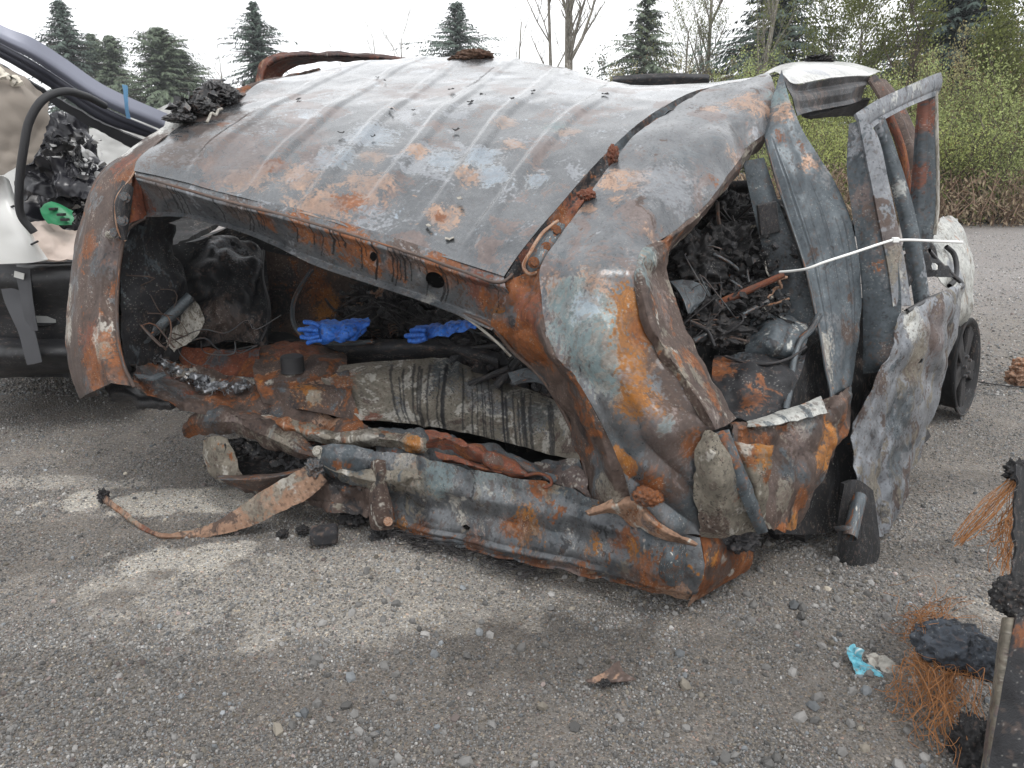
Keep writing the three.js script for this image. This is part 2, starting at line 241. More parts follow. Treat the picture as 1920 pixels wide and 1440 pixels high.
// ---------------------------------------------------------------- the ground
const blob = (x, z, cx, cz, rx, rz, n) => sst(0, 0.16, 1 - Math.hypot((x - cx) / rx, (z - cz) / rz) + n);
function groundMatter(x, z) {   // pale dust, damp earth and bare grit, as they lie in the yard
  const n = 0.5 * fbm(x * 1.5, 2, z * 1.5, 4), n2 = 0.6 * fbm(x * 4, 5, z * 4, 4);
  const dust = Math.max(0.95 * blob(x, z, -1.42, -2.8, 0.52, 0.14, n2), 0.9 * blob(x, z, -1.18, -2.34, 0.33, 0.11, n2), 0.5 * blob(x, z, -0.6, -2.12, 0.85, 0.27, n2), 0.4 * blob(x, z, -0.3, -2.28, 0.5, 0.1, n2), 0.4 * blob(x, z, -0.95, -2.12, 0.4, 0.1, n2), 0.5 * blob(x, z, -2.0, -3.0, 0.5, 0.08, n2), 0.35 * blob(x, z, 1.75, -2.05, 0.3, 0.14, n2));
  const damp = Math.max(0.9 * blob(x, z, 0.06, -1.86, 0.36, 0.2, n2), 0.5 * blob(x, z, 0.55, -1.55, 1.5, 0.4, n), 0.5 * blob(x, z, -1.0, -1.62, 0.75, 0.22, n), 0.55 * blob(x, z, -1.75, -2.45, 0.9, 0.2, n), 0.55 * blob(x, z, 1.9, -2.4, 0.8, 0.12, n2), 0.5 * blob(x, z, 1.6, -3.0, 0.9, 0.14, n2));
  const road = sst(-4.5, -9, z + 2.2 * n) ;
  return { dust, damp: damp * (1 - dust), road, n, n2 };
}
const heightAt = (x, z) => {
  const near = sst(-16, -4, z), m = 0.02 * fbm(x * 0.9, 1, z * 0.9, 3) * near + 0.006 * fbm(x * 5, 3, z * 5, 3) * near;
  const berm = 0.035 * Math.exp(-Math.pow((z + 2.47 + 0.27 * (x + 0.25)) / 0.12, 2)) * sst(-0.85, -0.3, x) * sst(0.5, 0.1, x);
  return m + berm - 0.012;
};
{
  const axis = (lo, hi, c0, c1, fine, grow) => { const a = []; for (let t = c0; t <= c1; t += fine) a.push(t); let s = fine, t = c1; while (t < hi) { s *= grow; t += s; a.push(Math.min(t, hi)); } s = fine; t = c0; while (t > lo) { s *= grow; t -= s; a.unshift(Math.max(t, lo)); } return a; };
  const X = axis(-420, 420, -3.2, 3.4, 0.024, 1.09), Z = axis(-620, 60, -4.6, -1.1, 0.024, 1.09), w = X.length, n = w * Z.length;
  const P = new Float32Array(n * 3), C = new Float32Array(n * 3), U = new Float32Array(n * 2), I = [];
  const grit = [0.235, 0.216, 0.196], dust = [0.5, 0.475, 0.43], damp = [0.115, 0.104, 0.094], road = [0.3, 0.285, 0.28];
  for (let j = 0; j < Z.length; j++) for (let i = 0; i < w; i++) {
    const x = X[i], z = Z[j], k = j * w + i, g = groundMatter(x, z), big = fbm(x * 0.25, 9, z * 0.25, 3); P[k * 3] = x; P[k * 3 + 1] = heightAt(x, z); P[k * 3 + 2] = z;
    for (let c = 0; c < 3; c++) { let q = mix(grit[c], dust[c], g.dust); q = mix(q, damp[c], g.damp * 0.85); q = mix(q, road[c], g.road * 0.85); C[k * 3 + c] = q * (1 + 0.22 * g.n + 0.16 * g.n2 + 0.18 * big) / 0.5; }
    U[k * 2] = x / 1.15; U[k * 2 + 1] = z / 1.15;
  }
  for (let j = 0; j < Z.length - 1; j++) for (let i = 0; i < w - 1; i++) { const a = j * w + i; I.push(a, a + w, a + 1, a + 1, a + w, a + w + 1); }
  const g = new THREE.BufferGeometry(); g.setAttribute('position', new THREE.BufferAttribute(P, 3)); g.setAttribute('color', new THREE.BufferAttribute(C, 3)); g.setAttribute('uv', new THREE.BufferAttribute(U, 2)); g.setIndex(I); g.computeVertexNormals();
  // fine grit: cells of small stones in fines, wrapping
  const W = 1400, H = new Float32Array(W * W), T = new Float32Array(W * W * 3).fill(0.36), R = rng(5);
  for (let s = 0; s < 74000; s++) {
    const big = R() < 0.16, r = big ? 3.5 + R() * 4 : 1.6 + R() * 2.2, cx = R() * W, cy = R() * W, e = 0.65 + R() * 0.35, a = R() * 3.14, ca = Math.cos(a), sa = Math.sin(a), t = R(), b = 0.22 + R() * R() * 0.6;
    const tint = t < 0.12 ? [1.12, 1.0, 0.84] : t < 0.2 ? [0.88, 0.96, 1.08] : t < 0.25 ? [1.15, 0.9, 0.8] : [1.02, 1, 0.97], q = Math.ceil(r);
    for (let y = -q; y <= q; y++) for (let x = -q; x <= q; x++) { const u = (x * ca + y * sa) / r, v = (y * ca - x * sa) / (r * e), d = u * u + v * v; if (d > 1) continue; const hh = (1.1 - Math.max(Math.abs(u), Math.abs(v), Math.abs(u + v) * 0.72)) * r, k = ((Math.floor(cy + y) + W) % W) * W + (Math.floor(cx + x) + W) % W; if (hh > H[k]) { H[k] = hh; for (let c = 0; c < 3; c++) T[k * 3 + c] = b * tint[c]; } }
  }
  const d = new Uint8Array(W * W * 4), h = new Uint8Array(W * W * 4);
  for (let k = 0; k < W * W; k++) { const f = 0.92 + 0.16 * R(); for (let c = 0; c < 3; c++) d[k * 4 + c] = s8(T[k * 3 + c] * f); d[k * 4 + 3] = 255; h[k * 4] = h[k * 4 + 1] = h[k * 4 + 2] = Math.min(255, H[k] * 30 + R() * 20); h[k * 4 + 3] = 255; }
  const mk = (a, srgb) => { const t = new THREE.DataTexture(a, W, W); t.wrapS = t.wrapT = THREE.RepeatWrapping; t.magFilter = THREE.LinearFilter; if (srgb) t.colorSpace = THREE.SRGBColorSpace; t.needsUpdate = true; return t; };
  structure('ground', g, new THREE.MeshStandardMaterial({ map: mk(d, true), bumpMap: mk(h), bumpScale: 0.006, vertexColors: true, roughness: 0.95 }));
}
{ // loose stones over the grit
  const R = rng(77), shapes = [0, 1, 2].map((s) => { const g = mergeVertices(new THREE.IcosahedronGeometry(1, 0).deleteAttribute('normal').deleteAttribute('uv')), p = g.attributes.position; for (let i = 0; i < p.count; i++) { const x = p.getX(i), y = p.getY(i), z = p.getZ(i), k = 1 + 0.28 * N3(x * 1.3 + s * 5, y * 1.3, z * 1.3); p.setXYZ(i, x * k, y * k * 0.72, z * k * 0.85); } g.computeVertexNormals(); return g; });
  const list = [[], [], []], col = new THREE.Color(), q = new THREE.Quaternion(), e = new THREE.Euler(), m4 = new THREE.Matrix4();
  const put = (x, z, r) => {
    const g = groundMatter(x, z); if (R() < g.dust * 0.9 || (R() < g.damp * 0.55)) return;
    e.set(R() * 6, R() * 6, R() * 6); q.setFromEuler(e); m4.compose(new THREE.Vector3(x, heightAt(x, z) + r * 0.18, z), q, new THREE.Vector3(r, r, r));
    const t = R(), b = 0.07 + 0.26 * R() * (0.4 + 0.6 * R()) + (R() < 0.06 ? 0.16 : 0), k = 1 - 0.45 * g.damp + 0.35 * g.road; let c = [1.03, 1, 0.96]; if (t < 0.1) c = [1.12, 1.0, 0.82]; else if (t < 0.2) c = [0.92, 0.98, 1.03]; else if (t < 0.25) c = [1.14, 0.93, 0.86];
    list[Math.floor(R() * 3)].push([m4.clone(), [b * c[0] * k, b * c[1] * k, b * c[2] * k]]);
  };
  for (let i = 0; i < 330000; i++) { const d = 1.15 + 3.6 * Math.pow(R(), 1.25), x = (R() * 2 - 1) * (d * 0.86 + 0.25); if (fbm(x * 2.2, 4, d * 2.2, 3) + 0.45 < R() * 0.8 - 0.1) continue; put(x, -d, R() < 0.015 ? 0.006 + R() * 0.006 : 0.0024 + 0.004 * R() * R()); }
  for (let i = 0; i < 42000; i++) { const d = 4.2 + 9 * Math.pow(R(), 1.6), x = (R() * 2 - 1) * (d * 0.8); put(x, -d, 0.006 + 0.009 * R() * R()); }
  for (let i = 0; i < 260; i++) { const d = 1.35 + 1.6 * R(), x = -0.6 + (R() * 1.9); put(x, -d, 0.013 + 0.011 * R() * R()); }
  list.forEach((L, s) => { const im = new THREE.InstancedMesh(shapes[s], new THREE.MeshStandardMaterial({ color: 0xffffff, roughness: 0.85, flatShading: true }), L.length); im.name = numbered('loose_gravel'); L.forEach(([m, c], i) => { im.setMatrixAt(i, m); im.setColorAt(i, col.setRGB(...c)); }); im.castShadow = im.receiveShadow = true; im.userData = { kind: 'stuff', label: ['rounded grey pebbles strewn over the yard', 'mixed brown and grey stones strewn over the yard', 'small angular chips of gravel strewn over the yard'][s], category: 'gravel' }; scene.add(im); });
}

// ---------------------------------------------------------------- trees and scrub
class Leaves {
  constructor() { this.p = []; this.c = []; this.n = []; }
  tri(a, b, c, col) { this.p.push(...a, ...b, ...c); for (let i = 0; i < 3; i++) this.c.push(...col); }
  blade(o, d, w, L, col) { // a kite-shaped leaf from o along d, w is its half width vector
    const m = [o[0] + d[0] * L * 0.5, o[1] + d[1] * L * 0.5, o[2] + d[2] * L * 0.5], e = [o[0] + d[0] * L, o[1] + d[1] * L, o[2] + d[2] * L];
    this.tri(o, [m[0] + w[0], m[1] + w[1], m[2] + w[2]], e, col); this.tri(o, e, [m[0] - w[0], m[1] - w[1], m[2] - w[2]], col);
  }
  geo() { const g = new THREE.BufferGeometry(); g.setAttribute('position', new THREE.BufferAttribute(new Float32Array(this.p), 3)); g.setAttribute('color', new THREE.BufferAttribute(new Float32Array(this.c), 3)); g.computeVertexNormals(); return g; }
}
const leafMat = new THREE.MeshPhysicalMaterial({ vertexColors: true, roughness: 0.95, transmission: 0.5, thickness: 0, side: THREE.DoubleSide, specularIntensity: 0.2 });
const needleMat = new THREE.MeshStandardMaterial({ vertexColors: true, roughness: 0.9, side: THREE.DoubleSide });
const barkMat = new THREE.MeshStandardMaterial({ map: tile({ base: 'brown', layers: [['grit', 0.5, 12], ['dark', 0.3, 20]] }, 41), roughness: 0.95 });
const paleBark = new THREE.MeshStandardMaterial({ map: tile({ base: 'grit', layers: [['ash', 0.45, 9], ['teal', 0.2, 12], ['brown', 0.2, 14]] }, 42), roughness: 0.95 });
function conifer(x, z, H, R0, seed, tone, label, group, bare = 0.12, full = 1) {
  const t = thing('conifer', label, 'tree', [x, 0, z], group), R = rng(seed), L = new Leaves(), lean = (R() - 0.5) * 0.03;
  const limbs = [], n = Math.round(480 * full);
  for (let i = 0; i < n; i++) {
    if (R() < 0.12) continue; const f = bare + (1 - bare) * Math.pow(i / n, 0.85), y = f * H, env = Math.pow(1 - f, 0.82) * (0.62 + 0.5 * (0.5 + 0.5 * Math.sin(f * 19 + seed))) + 0.02, a = i * 2.39996 + R(), len = R0 * env * (0.45 + 0.5 * R() + 0.55 * R() * R() * R()) * (0.72 + 0.5 * Math.abs(N3(Math.cos(a) * 1.2, f * 5, Math.sin(a) * 1.2 + seed))), up = mix(-0.28, 0.5, f * f) + (R() - 0.5) * 0.2;
    const dx = Math.cos(a), dz = Math.sin(a), b = [x + lean * y, y, z];
    if (len > 0.5 && i % 3 === 0) limbs.push(rod(b, [b[0] + dx * len * 0.85, y + up * len * 0.7, z + dz * len * 0.85], 0.035, 0.008, 4));
    const m = Math.max(5, Math.round(15 * Math.sqrt(len)));
    for (let k = 0; k < m; k++) {
      const s = (k + R()) / m, px = b[0] + dx * len * s, py = y + up * len * s - 0.16 * len * s * s, pz = b[2] + dz * len * s;
      for (const side of [-1, 1]) {
        const q = 0.7 * (1 - s * 0.55) * (0.5 + R()), fx = dx * 0.6 - dz * side * q, fz = dz * 0.6 + dx * side * q, fy = -0.3 - 0.45 * R(), l = Math.hypot(fx, fy, fz), LL = (0.16 + 0.3 * R()) * (0.6 + 0.4 * env * 2), w = 0.03 + 0.03 * R();
        const g = 0.65 + 0.7 * R(); L.blade([px, py, pz], [fx / l, fy / l, fz / l], [-fz / l * w, w * 0.6 * (R() - 0.5), fx / l * w], LL, [tone[0] * g, tone[1] * g, tone[2] * g]);
      }
    }
  }
  const stem = new THREE.CylinderGeometry(0.02, H * 0.02, H * 0.98, 8, 6); stem.translate(x, H * 0.49, z);
  part('trunk', mergeGeometries([stem, ...limbs]), barkMat, t); part('crown', L.geo(), needleMat, t); return t;
}
function bareTree(x, z, H, seed, r0, label, group, mat = paleBark, budding = 0, forks = 3, tone = [0.16, 0.18, 0.06]) {
  const t = thing('bare_tree', label, 'tree', [x, 0, z], group), R = rng(seed), gs = [], tw = [], L = new Leaves();
  const grow = (p, d, len, r, lv) => {
    const n = lv === 0 ? 6 : 3; let a = p, dir = d.clone();
    for (let i = 0; i < n; i++) {
      const b = a.clone().addScaledVector(dir, len / n), k0 = r * (1 - i / n * 0.6), k1 = r * (1 - (i + 1) / n * 0.6); (lv < 2 ? gs : tw).push(rod(a.toArray(), b.toArray(), k0, k1, lv < 2 ? 7 : 3));
      dir.add(new THREE.Vector3(R() - 0.5, R() * 0.3, R() - 0.5).multiplyScalar(lv === 0 ? 0.07 : 0.3)).normalize();
      const kids = lv === 0 ? (i < 2 ? 0 : forks) : lv < 3 ? 2 + (R() < 0.4 ? 1 : 0) : 0;
      for (let k = 0; k < kids; k++) { const az = R() * 6.28, sp = 0.5 + 0.5 * R(), e = new THREE.Vector3(Math.cos(az) * sp, 0.75, Math.sin(az) * sp).add(dir.clone().multiplyScalar(0.6)).normalize(); grow(b, e, len * (lv === 0 ? 0.34 : 0.5) * (0.6 + 0.6 * R()), k1 * (lv === 0 ? 0.5 : 0.55), lv + 1); }
      if (budding && lv >= 2) for (let k = 0; k < budding; k++) { const e = [R() - 0.5, R() - 0.3, R() - 0.5], g = 0.6 + 0.8 * R(); L.blade(b.clone().add(new THREE.Vector3(R() - 0.5, R() - 0.5, R() - 0.5).multiplyScalar(0.3)).toArray(), e, [0.03 * (R() - 0.5), 0.02, 0.03], 0.09, tone.map((c) => c * g)); }
      a = b;
    }
  };
  grow(new THREE.Vector3(x, 0, z), new THREE.Vector3((R() - 0.5) * 0.1, 1, 0).normalize(), H, r0, 0);
  part('trunk', mergeGeometries(gs), mat, t); if (tw.length) part('twigs', mergeGeometries(tw), mat, t).userData.kind = 'stuff'; if (L.p.length) part('crown', L.geo(), leafMat, t); return t;
}
function shrub(x, z, H, W, seed, tone, label, group, n = 9000, size = 0.07, dry = 0.0) {
  const t = thing('shrub', label, 'shrub', [x, 0, z], group), R = rng(seed), L = new Leaves(), st = [], stems = 26;
  for (let s = 0; s < stems; s++) {
    const a = R() * 6.28, sp = Math.sqrt(R()) * W * 0.5, h = H * (0.55 + 0.5 * R()), bx = x + Math.cos(a) * sp * 0.6, bz = z + Math.sin(a) * sp * 0.6, ox = Math.cos(a) * sp * 0.8 + (R() - 0.5) * 0.4, oz = Math.sin(a) * sp * 0.8 + (R() - 0.5) * 0.4;
    const P = (f) => [bx + ox * f * f + 0.08 * Math.sin(f * 9 + s), h * f, bz + oz * f * f];
    for (let k = 0; k < 5; k++) st.push(rod(P(k / 5), P((k + 1) / 5), 0.02 * (1 - k / 6), 0.02 * (1 - (k + 1) / 6), 3));
    const side = []; for (let k = 0; k < 16; k++) { const f = 0.15 + 0.85 * R(), p = P(f), e = [p[0] + (R() - 0.5) * 0.9 * (1.1 - f * 0.5), p[1] + 0.1 + 0.55 * R(), p[2] + (R() - 0.5) * 0.9]; side.push([p, e]); st.push(rod(p, e, 0.008, 0.003, 3)); }
    for (let k = 0; k < n / stems; k++) {
      const tw = side[Math.floor(R() * 16)], f = R(), j = 0.1 + 0.1 * R(), p = [mix(tw[0][0], tw[1][0], f) + (R() - 0.5) * j * 2, mix(tw[0][1], tw[1][1], f) + (R() - 0.5) * j * 2, mix(tw[0][2], tw[1][2], f) + (R() - 0.5) * j * 2];
      const d = new THREE.Vector3(R() - 0.5, R() - 0.25, R() - 0.5).normalize(), w = new THREE.Vector3(R() - 0.5, R() - 0.5, R() - 0.5).cross(d).normalize().multiplyScalar(size * 0.32), g = 0.55 + 0.8 * R(), y = R() < dry ? [0.2, 0.14, 0.08] : tone;
      L.blade(p, d.toArray(), w.toArray(), size * (0.7 + 0.8 * R()), [y[0] * g, y[1] * g, y[2] * g]);
    }
  }
  part('stems', mergeGeometries(st), barkMat, t); part('foliage', L.geo(), leafMat, t); return t;
}
const far = 'conifers beyond the yard', fir = [0.06, 0.085, 0.066], fir2 = [0.085, 0.11, 0.07];
const cf = (top, ...a) => conifer(top[0], top[2], top[1], ...a), bt = (top, ...a) => bareTree(top[0], top[2], top[1], ...a), sh = (top, ...a) => shrub(top[0], top[2], top[1], ...a);
cf([-27.595,10.036,-50], 7.1, 101, fir, 'tall dark fir behind the white wreck, farthest left', far, 0.1, 1.5);
cf([-28.18,8.742,-54], 6.4, 102, fir2, 'middle fir of the clump behind the white wreck', far, 0.1, 1.2);
cf([-24.86,8.078,-50], 6.4, 103, fir2, 'shorter fir on the right of the leftmost clump', far, 0.1, 1.2);
cf([-20.206,7.93,-46], 9.1, 104, fir2, 'broad bushy fir above the roof strip of the white wreck', far, 0.08, 1.7);
cf([-19.441,6.938,-47], 8.3, 105, fir2, 'low fir leaning against the broad bushy fir', far, 0.08, 1.2);
cf([-14.495,9.292,-46], 5.9, 106, fir, 'slim pointed fir left of the rusty raised hood', far, 0.1, 1.1);
cf([-3.658,10.26,-52], 9.9, 107, fir, 'spreading fir behind the charred debris on the wreck roof', far, 0.08, 1.2);
cf([6.654,8.496,-40], 6.8, 108, fir2, 'slim fir right of the bare mossy trunks', far, 0.1, 0.9);
cf([9.763,7.624,-30], 9.1, 109, fir, 'dark fir behind the roof of the wreck above the rear door', far, 0.1, 1.4);
cf([13.822,7.295,-25], 9.1, 110, [0.035, 0.055, 0.045], 'big dark fir rising out of the green thicket at right', far, 0.2, 1.6);
const bt2 = 'leafless trees beyond the yard';
bt([1.749,8.454,-34], 201, 0.11, 'thin leafless tree with two limbs right of the spreading fir', bt2, paleBark, 0, 2);
bt([2.355,9.303,-32], 202, 0.24, 'thick mossy leafless trunk behind the wreck roof', bt2, paleBark, 1, 3);
bt([0.174,7.066,-38], 203, 0.07, 'thin bare pole of a tree left of the two-limbed tree', bt2, paleBark, 0, 1);
bt([7.351,6.932,-30], 204, 0.13, 'leafless tree between the slim fir and the dark fir', bt2, paleBark, 2, 3);
bt([6.955,5.789,-32], 205, 0.07, 'small leafless tree next to the slim fir', bt2, paleBark, 2, 2);
bt([8.056,6.194,-26], 206, 0.14, 'pale bare trunk standing in front of the dark fir', bt2, paleBark, 2, 2);
bt([8.76,4.143,-20], 207, 0.06, 'bare sapling above the wreck rear door', bt2, paleBark, 3, 3);
bt([9.411,4.006,-19], 208, 0.09, 'crooked bare sapling left of the green thicket', bt2, barkMat, 2, 3);
bt([-7.405,7.17,-44], 209, 0.05, 'low leafless tree right of the rusty raised hood', bt2, paleBark, 0, 3);
bt([-6.246,7.117,-44], 210, 0.05, 'low leafless tree left of the spreading fir', bt2, paleBark, 0, 3);
bt([8.784,4.285,-22], 211, 0.05, 'slender bare sapling left of the wreck door frame', bt2, paleBark, 3, 3);
bt([10.313,3.112,-17], 212, 0.05, 'budding sapling at the right edge of the thicket', bt2, barkMat, 4, 3);
bt([-15.954,6.102,-44], 213, 0.05, 'faint leafless tree between the bushy fir and the slim fir', bt2, paleBark, 0, 3);
bt([-9.445,6.932,-46], 214, 0.04, 'faint thin sapling above the rusty raised hood', bt2, paleBark, 0, 2);
const lime = [0.4, 0.44, 0.16], leafy = [0.36, 0.41, 0.17], olive = [0.37, 0.345, 0.18], thick = 'shrubs of the green thicket';
const shrubs = [
  [[10.115,3.629,-17.4], 3.0, olive, 'tall olive shrub below the big dark fir', 22500, 0.049, 0.12], [[10.088,2.715,-16], 2.2, leafy, 'green shrub at the right edge of the picture', 16500, 0.049, 0.1], [[9.204,2.97,-16.6], 2.4, leafy, 'full green shrub right of the wreck door frame', 18000, 0.049, 0.05],
  [[9.232,2.928,-18.6], 2.4, lime, 'lime green shrub behind the wreck door frame', 16500, 0.049, 0.04], [[9.122,3.043,-20], 2.4, leafy, 'pale green shrub above the wreck roof corner', 15000, 0.049, 0.05], [[8.065,2.919,-20], 2.6, lime, 'bright lime shrub seen through the rear door opening', 16500, 0.049, 0.02],
  [[7.968,3.208,-22], 2.6, leafy, 'green shrub left of the rear door opening', 15000, 0.057, 0.04], [[7.957,4.178,-26], 3.0, leafy, 'green shrub at the foot of the dark fir', 15000, 0.066, 0.06], [[7.4,4.422,-30], 3.2, olive, 'olive shrub at the foot of the leafless trees', 13500, 0.074, 0.1],
  [[6.16,4.724,-33], 3.0, olive, 'olive shrub at the foot of the slim fir', 12000, 0.074, 0.1], [[4.558,5.07,-36], 3.0, fir2, 'dark low shrub right of the mossy trunk', 8000, 0.1, 0.1], [[8.418,1.787,-15.4], 1.8, lime, 'low lime shrub left of the full green shrub', 13500, 0.045, 0.08],
  [[9.234,1.831,-15.2], 1.8, leafy, 'low green shrub in front of the olive shrub', 13500, 0.045, 0.1], [[11.98,4.458,-19], 3.4, olive, 'tall pale shrub behind the right edge of the thicket', 13500, 0.057, 0.15], [[7.457,1.662,-17], 1.8, lime, 'low lime shrub behind the open rear door', 12000, 0.049, 0.06], [[6.902,1.736,-18], 2.0, leafy, 'low green shrub seen beside the rear pillar', 12000, 0.049, 0.06],
];
shrubs.forEach(([p, w, tone, label, n, s, dry], i) => sh(p, w, 300 + i, tone, label, thick, n, s, dry));
{ // dry bramble along the foot of the thicket: a tangle nobody could count
  const R = rng(61), L = new Leaves(), st = [];
  for (let i = 0; i < 1500; i++) {
    const x = 4.2 + R() * 9.5, z = -14.0 - R() * 1.6 - 0.15 * Math.abs(x - 9), h = 0.35 + 0.75 * R(), a = R() * 6.28, w = 0.3 + 0.5 * R(), c = [[x, 0, z], [x + Math.cos(a) * w * 0.5, h, z + Math.sin(a) * w * 0.5], [x + Math.cos(a) * w * 1.3, h * (0.2 + 0.5 * R()), z + Math.sin(a) * w * 1.3]];
    if (i % 2) st.push(tube(c, 0.006 + 0.005 * R(), 3, 5));
    for (let k = 0; k < 10; k++) { const f = R(), p = c.map((q) => q), q = [mix(p[0][0], p[2][0], f) + (R() - 0.5) * 0.3, h * R(), mix(p[0][2], p[2][2], f) + (R() - 0.5) * 0.3], g = 0.5 + 0.8 * R(), t = R() < 0.16 ? [0.17, 0.19, 0.07] : R() < 0.5 ? [0.42, 0.33, 0.23] : [0.36, 0.29, 0.2]; L.blade(q, [(R() - 0.5) * 1.6, R() * 1.2 - 0.2, (R() - 0.5) * 1.6], [0.012, 0.006, 0.012], 0.07 + 0.1 * R(), t.map((c2) => c2 * g)); }
  }
  const b = new THREE.Group(); b.name = 'bramble'; b.userData = { kind: 'stuff', label: 'dry brown bramble along the foot of the thicket', category: 'bramble' }; scene.add(b);
  const mk = (n, g, m) => { const o = new THREE.Mesh(g, m); o.name = n; o.castShadow = o.receiveShadow = true; b.add(o); };
  mk('canes', mergeGeometries(st), new THREE.MeshStandardMaterial({ color: new THREE.Color().setRGB(0.17, 0.11, 0.075), roughness: 0.95 })); mk('dry_leaves', L.geo(), leafMat);
}
scene.fog = new THREE.FogExp2(new THREE.Color(0.86, 0.9, 0.93), 0.001);
// ---------------------------------------------------------------- the burnt car
const wreck = thing('burnt_car', 'crushed burnt-out car body, rust and grey, its rear and roof caved in', 'car', [0.4, 0, -3.2]);
const W0 = wreck;
